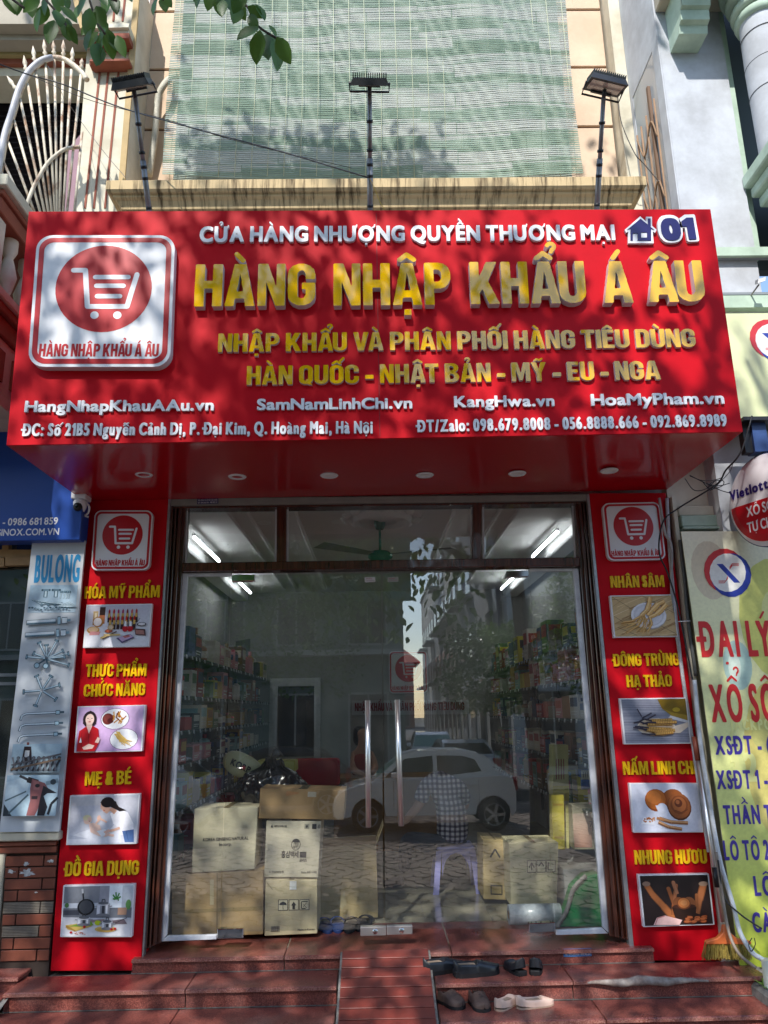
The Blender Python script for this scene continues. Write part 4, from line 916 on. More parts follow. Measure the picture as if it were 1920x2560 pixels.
for a in (100, 220, 340):
    t = math.radians(a); d = Vector((math.cos(t), math.sin(t), 0)); q = Vector((-d.y, d.x, 0))
    MB().slab([d*.1-q*.04, d*.62-q*.07+Vector((0, 0, .0)), d*.62+q*.07+Vector((0, 0, .02)), d*.1+q*.04+Vector((0, 0, .012))], (0, 0, .004)).build('fan_blade', FB, fa)
TUBE = mat('lit_tube', S(255, 255, 255), emit=((.9, .96, 1.0), 9))
for (x0, y0, z0), (x1, y1, z1), lb in (((-1.53, 1.42, 2.9), (-1.53, 2.5, 2.9), 'nearer lit tube light on the left side of the shop ceiling'), ((-1.55, 3.6, 2.9), (-1.55, 4.6, 2.9), 'farther lit tube light on the left side of the shop ceiling'),
                                       ((1.58, 1.42, 2.9), (1.58, 2.5, 2.9), 'nearer lit tube light on the right side of the shop ceiling'), ((1.6, 3.6, 2.9), (1.6, 4.6, 2.9), 'farther lit tube light on the right side of the shop ceiling')):
    r = empty('tube_light', (x0, (y0+y1)/2, z0), lb, 'tube light', 'lit tube lights on the shop ceiling')
    MB().box(-.011, .011, -(y1-y0)/2-.02, (y1-y0)/2+.02, .013, .03).build('batten', WHITE, r); MB().tube([(0, -(y1-y0)/2, 0), (0, (y1-y0)/2, 0)], .012, 10).build('tube', TUBE, r)
# back wall: doorway, logo board, lettering board
BY = RYB-.002
door_q = [W(*p, BY) for p in ((695, 1716), (786, 1716), (786, 1890), (695, 1892))]
bd = empty('back_doorway', (0, 0, 0), 'dark doorway with a pale frame in the back wall of the shop', 'doorway')
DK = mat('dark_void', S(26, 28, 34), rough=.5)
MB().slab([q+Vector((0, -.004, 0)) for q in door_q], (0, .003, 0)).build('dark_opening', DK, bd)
x0, x1, zt = door_q[0].x, door_q[1].x, door_q[0].z
MB().box(x0-.1, x1+.08, BY-.04, BY-.0005, zt+.001, zt+.1).build('door_head', ALUW, bd); MB().box(x0-.1, x0-.001, BY-.04, BY-.0005, RZF+.001, zt).build('door_post', ALUW, bd); MB().box(x1+.001, x1+.08, BY-.04, BY-.0005, RZF+.001, zt).build('door_post', ALUW, bd)
bb = empty('wall_board', (0, 0, 0), 'white wall board with dark red lettering at the back of the shop', 'wall board')
q = [W(*p, BY-.02) for p in ((880, 1752), (1172, 1749), (1173, 1785), (880, 1788))]; MB().slab(q, (0, .018, 0)).build('board_panel', mat('wall_board_white', S(190, 192, 194), rough=.4), bb)
RD = mat('dark_red_letter', S(128, 22, 34), rough=.4)
text(bb, 'NHẬP KHẨU VÀ PHÂN PHỐI HÀNG TIÊU DÙNG', W(887, 1778, BY-.021), W(1161, 1775, BY-.021), .1, 'heavy', [RD, RD], .012)
lq = [W(*p, BY-.03) for p in ((972, 1628), (1068, 1627), (1070, 1732), (973, 1734))]
lr = empty('wall_logo', (0, 0, 0), 'square trolley logo panel mounted on the back wall of the shop', 'wall logo')
logo_panel(lq, .025, lr)
# shelves and goods
SHG = mat('shelf_glass', S(60, 84, 80), rough=.08, spec=.8); GOODS = {}
def gm(c):
    k = 'goods_%d_%d_%d' % c
    return mat(k, S(*c), rough=.4)
PAL = [(176, 34, 40), (150, 26, 36), (196, 60, 50), (214, 206, 196), (226, 214, 190), (120, 90, 60), (206, 160, 60), (60, 84, 130), (34, 48, 96), (90, 120, 80), (214, 140, 150), (150, 190, 190), (50, 50, 54), (210, 196, 60), (160, 110, 80)]
CN = ['red', 'dark red', 'orange red', 'off-white', 'cream', 'brown', 'golden', 'blue', 'navy', 'olive green', 'pink', 'pale teal', 'black', 'yellow', 'tan']
ORD = ['first', 'second', 'third', 'fourth', 'fifth', 'sixth', 'seventh', 'eighth', 'ninth', 'tenth', 'eleventh', 'twelfth', 'thirteenth', 'fourteenth', 'fifteenth', 'sixteenth', 'seventeenth', 'eighteenth', 'nineteenth', 'twentieth']
proto = {}
def carton(w, d, h, c): 
    m_ = MB().box(-w/2, w/2, -d/2, d/2, 0, h); return m_
def goods(side, xs, z, ya, yb, level, step, hmax, seed, kinds='bcb'):
    rr = random.Random(seed); y = ya; i = 0; dep = abs(xs[1]-xs[0])
    while y < yb and i < 20:
        wdt = rr.uniform(step*.55, step*.95); h = rr.uniform(hmax*.55, hmax); ci = rr.randrange(len(PAL)); kind = rr.choice(kinds)
        lx = rr.uniform(.12, .2)
        xc = xs[0]+(lx/2+.02)*(1 if side == 'right' else -1)
        kn = {'b': 'carton', 'c': 'bottle', 'g': 'gift bag'}[kind]
        r = empty({'b': 'product_box', 'c': 'product_bottle', 'g': 'gift_bag'}[kind], (xc, y+wdt/2, z), '%s %s, %s from the street on the %s shelf of the %s wall' % (CN[ci], kn, ORD[i], level, side), kn, 'goods on the %s wall shelves' % side)
        if kind == 'b':
            o = MB().box(-lx/2, lx/2, -wdt/2, wdt/2, 0, h).build('carton_body', gm(PAL[ci]), r, bevel=.002)
            c2 = PAL[(ci+3+i) % len(PAL)]; s_ = -1 if side == 'right' else 1
            q = [Vector((-lx/2, -wdt/2-.001, h)), Vector((lx/2, -wdt/2-.001, h)), Vector((lx/2, -wdt/2-.001, 0)), Vector((-lx/2, -wdt/2-.001, 0))]
            print_mesh('carton_print', q, [('r', .12, .55, .88, .85, S(*c2)), ('r', .2, .2, .6, .26, S(230, 226, 220)), ('r', .2, .3, .8, .36, S(230, 226, 220)), ('e', .5, .7, .18, .1, S(*PAL[(ci+7) % 15]))], r)
            x_ = s_*lx/2+s_*.001; ya_, yb_ = (-wdt/2, wdt/2) if s_ > 0 else (wdt/2, -wdt/2)
            q = [Vector((x_, ya_, h)), Vector((x_, yb_, h)), Vector((x_, yb_, 0)), Vector((x_, ya_, 0))]
            print_mesh('carton_print', q, [('r', .1, .5, .9, .88, S(*c2)), ('r', .15, .15, .7, .2, S(230, 226, 220)), ('r', .15, .27, .85, .32, S(230, 226, 220))], r)
        elif kind == 'c':
            rad = min(wdt, .09)/2
            MB().lathe([(0, 0), (rad, 0), (rad*1.02, .01), (rad, h*.7), (rad*.45, h*.8), (0, h*.8)], n=12).build('bottle_body', gm(PAL[ci]), r)
            MB().lathe([(rad*.42, h*.78), (rad*.42, h), (0, h)], n=10).build('bottle_cap', gm(PAL[(ci+4) % 15]), r)
            MB().lathe([(rad*1.03, h*.2), (rad*1.03, h*.55)], n=12).build('bottle_label', gm(PAL[3]), r)
        else:
            MB().add([(-lx/2, -wdt/2, 0), (lx/2, -wdt/2, 0), (lx/2, wdt/2, 0), (-lx/2, wdt/2, 0), (-lx/2, -wdt/2+.01, h*.8), (lx/2, -wdt/2+.01, h*.8), (lx/2, wdt/2-.01, h*.8), (-lx/2, wdt/2-.01, h*.8)],
                     [(3, 2, 1, 0), (0, 1, 5, 4), (1, 2, 6, 5), (2, 3, 7, 6), (3, 0, 4, 7)]).build('bag_body', gm(PAL[ci]), r)
            MB().tube(curve_pts([(-.03, -wdt/2, h*.78), (-.02, -wdt/2-.01, h*.98), (.02, -wdt/2-.01, h*.98), (.03, -wdt/2, h*.78)]), .003, 5).build('bag_handle', gm(PAL[3]), r)
        y += wdt+rr.uniform(.0, .03); i += 1
    return
LV = [('top', 1.86), ('second', 1.57), ('third', 1.33), ('fourth', 1.10), ('fifth', .80), ('lowest', .50)]
for side, x0, x1, lv in (('left', -1.36, RXL, LV), ('right', 1.47, RXR, [('top', 1.90), ('second', 1.64), ('third', 1.36), ('fourth', 1.06), ('lowest', .74)])):
    sh = empty('wall_shelving', (x0, 2.5, RZF), 'dark glass wall shelving crowded with goods along the %s wall' % side, 'shelving')
    for nm, z in lv:
        MB().box(min(x0, x1)-x0, max(x0, x1)-x0, .28-2.5, RYB-.02-2.5, z-.014-RZF, z-RZF-.001).build('shelf_board', SHG, sh)
    for y in (1.1, 2.3, 3.5, 4.7):
        MB().box(min(x1-x0, (x1-x0)*.95), max(x1-x0, (x1-x0)*.95)-.002, y-2.515, y-2.485, .2, 1.9).build('upright', BLACK, sh)
    tg = MB(); rt = random.Random(4); s1_ = 1 if side == 'left' else -1
    for nm, z in lv:
        y = .35
        while y < 5:
            tg.add([(s1_*.002, y-2.5, z-RZF-.002), (s1_*.002, y-2.5+.045, z-RZF-.002), (s1_*.006, y-2.5+.045, z-RZF-.03), (s1_*.006, y-2.5, z-RZF-.03)], [(0, 1, 2, 3)]); y += rt.uniform(.1, .3)
    tg.build('price_tag', WHITE, sh)['kind'] = 'stuff'
    for k, (nm, z) in enumerate(lv):
        goods(side, (x0, x1), z, .32 if k else .5, RYB-.3, nm, (.26 if k else .34) if side == 'left' else .3, [.3, .24, .2, .19, .24, .24][k]*(1 if side == 'left' else 1.05), 11+k+(50 if side == 'right' else 0), 'bcbcg' if side == 'left' else 'bbbcg')
# tall back board and picture on the top shelf
o = MB().box(-.02, 0, -.18, .18, 0, .42).build('display_board', mat('olive_board', S(96, 102, 92), rough=.5), None, loc=(-1.55, 4.2, 1.86)); o.rotation_euler.z = .6; tag(o, 'grey-green display board standing on the far end of the top left shelf', 'board')
def carton_quad(px, Y, depth, col, label, lines=(), name='cardboard_box', prints=(), tape=True, topcol=None):
    q = [W(*p, Y) for p in px]
    TL_, TR_, BR_, BL_ = q
    r = empty(name, ((BL_.x+BR_.x)/2, Y, min(BL_.z, BR_.z)), label, 'cardboard box', None)
    off = -Vector(r.location); q = [a+off for a in q]; TL_, TR_, BR_, BL_ = q
    CB = mat('cardboard_%d_%d_%d' % col, S(*col), rough=.75, noise=7, col2=S(*[int(c*.9) for c in col]), bump=(30, .15, .002))
    MB().slab(q, (0, depth, 0)).build('carton_body', CB, r, bevel=.004, seg=2)
    def P(u, v, d=.0025): return (BL_*(1-u)+BR_*u)*(1-v)+(TL_*(1-u)+TR_*u)*v+Vector((0, -d, 0))
    if prints: print_mesh('box_print', [P(0, 1, 0), P(1, 1, 0), P(1, 0, 0), P(0, 0, 0)], prints, r)
    for s, u0, v0, u1, v1, sty in lines: text(r, s, P(u0, v0), P(u1, v0), (P(u0, v1)-P(u0, v0)).length, sty, [BLACKP], .0009, False, 'lettering')
    if tape:
        up = (TL_-BL_); MB().add([TL_.lerp(TR_, .45)+Vector((0, -.001, .0015)), TL_.lerp(TR_, .55)+Vector((0, -.001, .0015)), TL_.lerp(TR_, .55)+Vector((0, depth, .0015)), TL_.lerp(TR_, .45)+Vector((0, depth, .0015))], [(0, 1, 2, 3)]).build('packing_tape', mat('packing_tape', S(190, 170, 130), rough=.15), r)
    return r
CBc = (186, 166, 120); CBp = (222, 212, 180)
INK = S(40, 40, 42)
carton_quad([(429, 2188), (658, 2177), (657, 2336), (429, 2346)], .28, .4, (184, 154, 106), 'large plain brown cardboard box on the floor behind the left pane, bottom of its stack', prints=[('r', 0, .38, 1, .44, S(150, 128, 84)), ('r', .49, 0, .505, 1, S(140, 118, 76)), ('r', .42, .5, .46, .9, S(190, 176, 140))])
carton_quad([(486, 2022), (645, 2018), (636, 2173), (479, 2182)], .30, .34, CBp, 'pale cardboard box with black English capitals, on top of the large brown box', lines=[('KOREA GINSENG NATURAL', .16, .48, .88, .53, 'plain'), ('Incorp.', .42, .395, .62, .445, 'plain')])
umb = lambda u, v: [('r', u, v, u+.19, v+.2, INK), ('r', u+.012, v+.012, u+.178, v+.188, S(*CBp)), ]
carton_quad([(664, 2199), (793, 2200), (793, 2334), (661, 2340)], .29, .32, (216, 200, 160), 'pale cardboard box with umbrella and arrow symbols, bottom of the middle stack',
    prints=umb(.25, .44)+umb(.455, .44)+umb(.66, .44)+[('p', [(.27, .54), (.29, .58), (.345, .605), (.4, .58), (.42, .54)], INK), ('l', [(.345, .6), (.345, .47), (.36, .465)], .01, INK), ('p', [(.5, .53), (.55, .6), (.6, .53), (.575, .53), (.575, .46), (.525, .46), (.525, .53)], INK),
        ('l', [(.82, .6), (.7, .6), (.7, .47), (.78, .47)], .018, INK), ('l', [(.73, .55), (.8, .48)], .008, INK), ('l', [(.8, .58), (.73, .5)], .008, INK)]+[('r', .12+k*.012, .07, .12+k*.012+(.008 if k % 3 else .004), .17, INK) for k in range(14)]+[('r', .47, .82, .6, .98, S(226, 228, 226)), ('l', [(0, .98), (.14, .82)], .012, S(150, 140, 110))],
    lines=[('Made in Korea', .63, .07, .95, .105, 'plain')])
carton_quad([(666, 2052), (803, 2053), (795, 2194), (660, 2193)], .31, .32, (220, 210, 184), 'pale cardboard box with dark Korean lettering, between the symbol box and the long box',
    prints=[('e', .56, .58, .085, .105, INK), ('e', .56, .575, .072, .09, S(220, 210, 184)), ('p', [(.49, .62), (.63, .62), (.62, .66), (.56, .685), (.5, .66)], INK), ('r', .64, .35, .76, .45, INK), ('r', .84, .86, .92, .95, INK), ('r', .7, .86, .79, .95, S(150, 146, 130)), ('e', .745, .905, .02, .025, INK), ('e', .97, .905, .028, .04, S(130, 126, 112))],
    lines=[('홍삼백세', .3, .355, .62, .45, 'kor'), ('개성', .51, .575, .61, .625, 'kor'), ('상인', .51, .515, .61, .56, 'kor'), ('골리즈', .64, .28, .78, .325, 'kor'), ('6', .09, .88, .125, .93, 'bold'), ('대한민국특산물', .15, .89, .38, .92, 'kor'), ('30ml x 30포 / 4개입', .68, .08, .97, .11, 'kor'), ('G 개성인삼농협', .09, .08, .36, .11, 'kor')])
carton_quad([(651, 1970), (864, 1976), (859, 2050), (646, 2046)], .30, .3, (192, 156, 108), 'long brown cardboard box lying across the top of the middle stack', prints=[('p', [(.3, .75), (.46, .85), (.44, .9), (.31, .92)], S(196, 140, 90)), ('r', .56, .75, .66, .92, S(200, 190, 170))])
b6 = carton_quad([(802, 2119), (940, 2111), (945, 2294), (801, 2298)], .72, .34, (204, 180, 130), 'tall open brown cardboard box right of the stacks, behind the blue slippers', tape=False, prints=[('p', [(.3, .2), (.42, .38), (.46, .2), (.38, .12)], S(196, 180, 140))])
fl_ = W(802, 2119, .72)-Vector(b6.location); fr_ = W(940, 2111, .72)-Vector(b6.location)
MB().slab([fl_+Vector((0, 0, .003)), fr_+Vector((0, 0, .003)), fr_+Vector((.0, -.09, .07)), fl_+Vector((.0, -.09, .07))], (0, .003, .003)).build('box_flap', mat('cardboard_flap', S(190, 170, 128), rough=.8), b6)
MB().slab([fr_+Vector((.002, 0, 0)), fr_+Vector((.002, .33, 0)), fr_+Vector((.05, .33, .12)), fr_+Vector((.05, 0, .12))], (.003, 0, 0)).build('box_flap', MATS['cardboard_flap'], b6)
carton_quad([(1207, 2098), (1268, 2100), (1268, 2250), (1209, 2248)], 1.05, .34, (190, 168, 118), 'narrow brown cardboard box inside the right door, left of the pale box', prints=[('l', [(.3, .7), (.5, .84), (.7, .7)], .03, INK), ('r', .3, .08, .8, .24, INK), ('r', .34, .1, .76, .22, (S(160, 142, 96)))])
carton_quad([(1272, 2108), (1396, 2106), (1392, 2262), (1278, 2266)], .78, .34, (220, 210, 170), 'pale cardboard box with arrow symbols inside the right door, above the film roll', prints=umb(.36, .52)+umb(.56, .52)+umb(.76, .52)+[('l', [(.4, .6), (.455, .68), (.51, .6)], .02, INK), ('l', [(.455, .56), (.455, .68)], .02, INK), ('l', [(.6, .62), (.655, .68), (.71, .62)], .02, INK), ('l', [(.8, .68), (.8, .56), (.9, .56)], .02, INK)])
a, b = W(1280, 2270, .52), W(1390, 2268, .52); zc = RZF+.062
fr2 = empty('film_roll', ((a.x+b.x)/2, .52, RZF), 'roll of white plastic film lying on the floor behind the right door', 'film roll')
MB().tube([(-.17, 0, .062), (.17, 0, .062)], .061, 24).build('film', mat('white_film', S(214, 220, 224), rough=.25, noise=40, col2=S(186, 194, 200)), fr2)
MB().tube([(-.172, 0, .062), (.172, 0, .062)], .024, 14).build('paper_core', mat('cardboard_core', S(150, 120, 80), rough=.8), fr2)
# green plastic panel with curved grey edge
gp = empty('green_plastic_guard', (1.25, .5, RZF), 'bright green plastic panel with a curved grey edge standing behind the right pane', 'plastic guard')
g0 = [W(*p, .42)-Vector((1.25, .5, RZF)) for p in ((1395, 2318), (1420, 2276), (1436, 2222), (1466, 2192), (1500, 2184), (1512, 2318))]
n_ = len(g0); d_ = Vector((0, .16, 0))
MB().add(g0+[p+d_ for p in g0], [tuple(range(n_)), tuple(range(2*n_-1, n_-1, -1))]+[(i, i+n_, (i+1) % n_+n_, (i+1) % n_) for i in range(n_)]).build('green_shell', mat('green_plastic', S(30, 156, 84), rough=.3, noise=6, col2=S(24, 132, 72)), gp, bevel=.01, seg=2)
MB().tube(curve_pts([g0[0]+Vector((-.01, -.01, .005)), g0[1]+Vector((-.012, -.01, 0)), g0[2]+Vector((-.01, -.01, .0)), g0[3]+Vector((-.005, -.01, .012))]), .014, 8).build('grey_edge', mat('grey_plastic', S(150, 146, 140), rough=.5), gp)
# gift boxes on the right
def gift(px, Y, d, col, lab, pr):
    q = [W(*p, Y) for p in px]; c = Vector(((q[2].x+q[3].x)/2, Y, q[3].z)); r = empty('gift_box', c, lab, 'gift box', None); q = [a-c for a in q]
    MB().slab(q, (0, d, 0)).build('gift_box_body', mat('gift_%d_%d_%d' % col, S(*col), rough=.4, noise=5), r, bevel=.003); print_mesh('gift_box_print', [a+Vector((0, -.001, 0)) for a in q], pr, r); return r
MB().box(1.28, 1.9, .75, 1.6, RZF, .36).build('display_plinth', mat('plinth_white', S(190, 190, 186), rough=.5)); tag(bpy.data.objects['display_plinth'], 'low white display plinth under the gift boxes by the right wall', 'plinth')
vl = lambda n, y0, y1, c: [('r', .2+k*.62/n, y0, .2+k*.62/n+.05, y1, c) for k in range(n)]
gift([(1381, 1862), (1421, 1862), (1424, 2122), (1383, 2122)], 1.0, .12, (206, 200, 130), 'tall cream gift box with red vertical writing near the right wall', [('r', 0, .45, 1, .6, S(200, 190, 60))]+vl(4, .66, .86, S(150, 50, 50))+vl(5, .2, .42, S(150, 90, 50)))
gift([(1378, 1987), (1410, 1987), (1413, 2124), (1384, 2124)], .9, .08, (212, 196, 70), 'yellow gift box in front of the tall cream one', [('r', .1, .2, .9, .24, S(180, 150, 40)), ('r', .1, .8, .9, .84, S(180, 150, 40))])
gift([(1430, 2012), (1488, 2010), (1492, 2124), (1436, 2124)], .86, .12, (214, 206, 176), 'cream and pink gift box with grey characters near the right wall', [('r', .0, .05, .8, .8, (S(214, 160, 140), S(220, 196, 176))), ('l', [(.75, .5), (.9, .7)], .03, S(110, 110, 116)), ('l', [(.72, .62), (.95, .6)], .03, S(110, 110, 116)), ('l', [(.84, .4), (.86, .75)], .03, S(110, 110, 116))])
gift([(1452, 1925), (1478, 1926), (1480, 1972), (1454, 1972)], 1.0, .1, (70, 110, 190), 'blue and white carton on the gift box pile by the right wall', [('r', 0, .5, 1, 1, S(220, 216, 190))]+vl(3, .6, .9, S(60, 60, 80)))
# gold box, black bag, snack bag
gift([(644, 1901), (738, 1901), (739, 1928), (644, 1928)], 1.0, .2, (196, 186, 80), 'shiny gold carton standing behind the black plastic bag', [('r', .04, .1, .96, .9, S(206, 200, 110)), ('l', [(.1, .3), (.4, .7), (.6, .4)], .06, S(150, 140, 70))])
pb = empty('black_plastic_bag', (W(680, 2000, .8).x, .75, W(680, 2040, .8).z), 'crumpled black plastic bag behind the long brown box', 'plastic bag')
bm = bmesh.new(); bmesh.ops.create_icosphere(bm, subdivisions=5, radius=1)
from mathutils import noise as MN
for v in bm.verts:
    p = v.co.copy(); k = 1+.16*MN.noise(p*2.1)+.10*abs(MN.noise(p*5.3))+.05*abs(MN.noise(p*11))
    a_ = math.atan2(p.y, p.x); k *= 1+.03*math.sin(a_*13+p.z*3)
    v.co = Vector((p.x*.24*k, p.y*.2*k, (p.z*.23)*k+.13)); 
    if v.co.z > .3: v.co.x *= .55; v.co.y *= .55; v.co.z += .02
me = bpy.data.meshes.new('bag_skin'); bm.to_mesh(me); bm.free(); me.materials.append(mat('black_film', S(24, 24, 28), rough=.18, spec=.7)); 
for pl in me.polygons: pl.use_smooth = True
o = bpy.data.objects.new('bag_skin', me); COL.objects.link(o); o.parent = pb
MB().tube([(0, 0, .36), (.01, 0, .4), (.05, 0, .44)], [.03, .018, .05], 8).build('bag_knot', me.materials[0], pb)
stand = MB().box(-1.05, -.55, .62, 1.1, RZF, W(680, 2060, .8).z+.03).build('packing_crate', mat('crate_board', S(130, 108, 74), rough=.8)); tag(stand, 'brown carton behind the stacked boxes, under the black plastic bag', 'crate')
sb = empty('snack_bag', W(606, 1915, .8), 'cream snack bag with black letters and a red dot lying beside the black plastic bag', 'snack bag')
bm = bmesh.new(); bmesh.ops.create_uvsphere(bm, u_segments=24, v_segments=14, radius=1)
for v in bm.verts:
    p = v.co; k = 1-.35*abs(p.x)**3; v.co = Vector((p.x*.15, p.y*.05*k, p.z*(.085+.02*abs(p.x)**2)))
me = bpy.data.meshes.new('bag_pouch'); bm.to_mesh(me); bm.free(); me.materials.append(mat('cream_foil', S(206, 204, 160), rough=.3)); 
for pl in me.polygons: pl.use_smooth = True
o = bpy.data.objects.new('bag_pouch', me); COL.objects.link(o); o.parent = sb; sb.rotation_euler = (0, .45, 0)
text(sb, 'KORP', (-.08, -.053, -.02), (.07, -.053, -.02), .045, 'bold', [BLACKP], .001, False, 'lettering')
MB().lathe([(0, -.056), (.014, -.055)], n=12, axis='y', c=(.02, 0, 0)).build('red_dot', REDP, sb)
# slippers
def slipper(x, y, rz, c, lab, z):
    r = empty('slipper', (x, y, z), lab, 'slipper', 'slippers behind the glass door', rz=rz)
    pts = []
    for k in range(20):
        t = k/20*2*math.pi; yy = .13*math.cos(t); xx = .047*math.sin(t)*(1+.16*math.cos(t)); pts.append((xx, yy))
    n = 20; vs = [(a, b, 0) for a, b in pts]+[(a*1.02, b*1.01, .022) for a, b in pts]
    cm = mat('slipper_%d' % c[2], S(*c), rough=.55)
    MB().add(vs, [tuple(range(n-1, -1, -1)), tuple(range(n, 2*n))]+[(i, (i+1) % n, (i+1) % n+n, i+n) for i in range(n)]).build('sole', cm, r, bevel=.004)
    mb = MB(); vs = []
    for j in range(5):
        for k in range(9):
            t = math.pi*k/8; vs.append((.052*math.cos(t), .03+j*.018, .018+.05*math.sin(t)*(1-.08*j)))
    mb.add(vs, [(j*9+k, j*9+k+1, (j+1)*9+k+1, (j+1)*9+k) for j in range(4) for k in range(8)], 0, True)
    so_ = mb.build('strap', cm, r); md = so_.modifiers.new('t', 'SOLIDIFY'); md.thickness = .006
for px_, c, lab, rz in (((812, 2328), (44, 66, 120), 'leftmost blue slipper behind the left door', .25), ((843, 2326), (44, 68, 124), 'second blue slipper behind the left door', .1), ((876, 2327), (34, 38, 44), 'third slipper, black, behind the left door', -.1), ((908, 2322), (30, 34, 41), 'rightmost slipper, black, by the door lock', -.25)):
    q = WZ(px_[0], px_[1], RZF); slipper(q.x, max(q.y, .24)+.04, rz, c, lab, RZF)
# ------------------------------------------------------------------ people inside
def skin(name, joints, edges, mt, par, sub=2, loc=(0, 0, 0)):
    me = bpy.data.meshes.new(name); ks = list(joints); me.from_pydata([joints[k][0] for k in ks], [(ks.index(a), ks.index(b)) for a, b in edges], [])
    o = bpy.data.objects.new(name, me); COL.objects.link(o); o.parent = par; me.materials.append(mt)
    s = o.modifiers.new('skin', 'SKIN'); s.use_smooth_shade = True; s.branch_smoothing = .4
    for i, k in enumerate(ks):
        r = joints[k][1]; r = r if isinstance(r, tuple) else (r, r)
        me.skin_vertices[0].data[i].radius = r; me.skin_vertices[0].data[i].use_root = (i == 0)
    b = o.modifiers.new('sub', 'SUBSURF'); b.levels = sub; b.render_levels = sub
    return o
SKIN = mat('skin', S(196, 150, 122), rough=.55); HAIR = mat('black_hair', S(22, 18, 18), rough=.4, noise=60, col2=S(34, 28, 26)); JEAN = mat('dark_trousers', S(36, 40, 52), rough=.85, noise=30)
def plaid():
    m = bpy.data.materials.new('checked_shirt'); m.use_nodes = True; t = m.node_tree; n = t.nodes; L = t.links; b = n['Principled BSDF']; b.inputs['Roughness'].default_value = .85
    tc = n.new('ShaderNodeTexCoord'); sp = n.new('ShaderNodeSeparateXYZ'); L.new(tc.outputs['Object'], sp.inputs[0])
    no = n.new('ShaderNodeTexNoise'); no.inputs['Scale'].default_value = 5; L.new(tc.outputs['Object'], no.inputs[0])
    outs = []
    for ax, f, sk_ in ((0, 165, 1), (2, 165, -1)):
        a = n.new('ShaderNodeMath'); a.operation = 'MULTIPLY'; a.inputs[1].default_value = f; L.new(sp.outputs[ax], a.inputs[0])
        ad = n.new('ShaderNodeMath'); ad.operation = 'MULTIPLY_ADD'; ad.inputs[1].default_value = 5*sk_; L.new(no.outputs[0], ad.inputs[0]); L.new(a.outputs[0], ad.inputs[2])
        s = n.new('ShaderNodeMath'); s.operation = 'SINE'; L.new(ad.outputs[0], s.inputs[0])
        g = n.new('ShaderNodeMath'); g.operation = 'GREATER_THAN'; g.inputs[1].default_value = .1; L.new(s.outputs[0], g.inputs[0]); outs.append(g)
    ad = n.new('ShaderNodeMath'); ad.operation = 'ADD'; L.new(outs[0].outputs[0], ad.inputs[0]); L.new(outs[1].outputs[0], ad.inputs[1])
    dv = n.new('ShaderNodeMath'); dv.operation = 'MULTIPLY'; dv.inputs[1].default_value = .5; L.new(ad.outputs[0], dv.inputs[0])
    cr = n.new('ShaderNodeValToRGB'); e = cr.color_ramp.elements; e[0].color = (*S(235, 232, 236), 1); e[1].color = (*S(38, 38, 62), 1); x = e.new(.5); x.color = (*S(128, 122, 144), 1); cr.color_ramp.interpolation = 'CONSTANT'; e[1].position = .4; e[2].position = .9
    e[1].color = (*S(128, 122, 144), 1); e[2].color = (*S(38, 38, 62), 1)
    L.new(dv.outputs[0], cr.inputs[0]); L.new(cr.outputs[0], b.inputs['Base Color']); return m
PL = plaid()
def j(px, py, Y): return tuple(W(px, py, Y))
MY = 1.55
man = empty('person', (0, 0, 0), 'man in a checked short-sleeved shirt seen from behind, bending forward on a lilac stool', 'person')
skin('body', {'pel': (j(1120, 2105, MY), .08), 'bel': (j(1132, 2050, MY), .08), 'mid': (j(1118, 1995, MY+.01), .075), 'che': (j(1104, 1965, MY+.06), .065), 'nec': (j(1084, 1950, MY+.22), .05), 'hea': (j(1078, 1962, MY+.38), .08), 'top': (j(1074, 1985, MY+.42), .07),
             'sl': (j(1068, 1966, MY+.04), .045), 'el': (j(1046, 2015, MY+.02), .04), 'wl': (j(1015, 2050, MY+.08), .03), 'hl': (j(996, 2060, MY+.12), .028),
             'sr': (j(1148, 1976, MY+.06), .045), 'er': (j(1165, 2015, MY+.25), .04), 'wr': (j(1110, 2040, MY+.4), .03), 'hr': (j(1090, 2045, MY+.42), .028)},
     [('pel', 'bel'), ('bel', 'mid'), ('mid', 'che'), ('che', 'nec'), ('nec', 'hea'), ('hea', 'top'), ('che', 'sl'), ('sl', 'el'), ('el', 'wl'), ('wl', 'hl'), ('che', 'sr'), ('sr', 'er'), ('er', 'wr'), ('wr', 'hr')], SKIN, man)
skin('shirt', {'pel': (j(1128, 2112, MY), (.135, .14)), 'bel': (j(1134, 2060, MY), (.135, .14)), 'mid': (j(1124, 2005, MY), (.15, .14)), 'che': (j(1108, 1962, MY+.04), (.13, .13)), 'nec': (j(1094, 1938, MY+.14), .085),
               'sl': (j(1066, 1962, MY+.03), .078), 'ml': (j(1054, 1992, MY+.02), .066), 'el': (j(1049, 2006, MY+.02), .064), 'sr': (j(1150, 1972, MY+.05), .078), 'er': (j(1162, 2005, MY+.18), .064)},
     [('pel', 'bel'), ('bel', 'mid'), ('mid', 'che'), ('che', 'nec'), ('che', 'sl'), ('sl', 'ml'), ('ml', 'el'), ('che', 'sr'), ('sr', 'er')], PL, man)
skin('trousers', {'pel': (j(1128, 2122, MY), (.14, .1)), 'hl': (j(1085, 2112, MY-.02), .085), 'kl': (j(1015, 2095, MY+.02), .068), 'al': (j(1010, 2180, MY+.1), .05), 'hr': (j(1140, 2112, MY+.12), .085), 'kr': (j(1130, 2078, MY+.5), .07), 'ar': (j(1128, 2150, MY+.6), .05)},
     [('pel', 'hl'), ('hl', 'kl'), ('kl', 'al'), ('pel', 'hr'), ('hr', 'kr'), ('kr', 'ar')], JEAN, man)
skin('hair', {'a': (j(1080, 1952, MY+.36), .086), 'b': (j(1076, 1972, MY+.43), .08)}, [('a', 'b')], HAIR, man)
sf = W(1010, 2180, MY+.1)
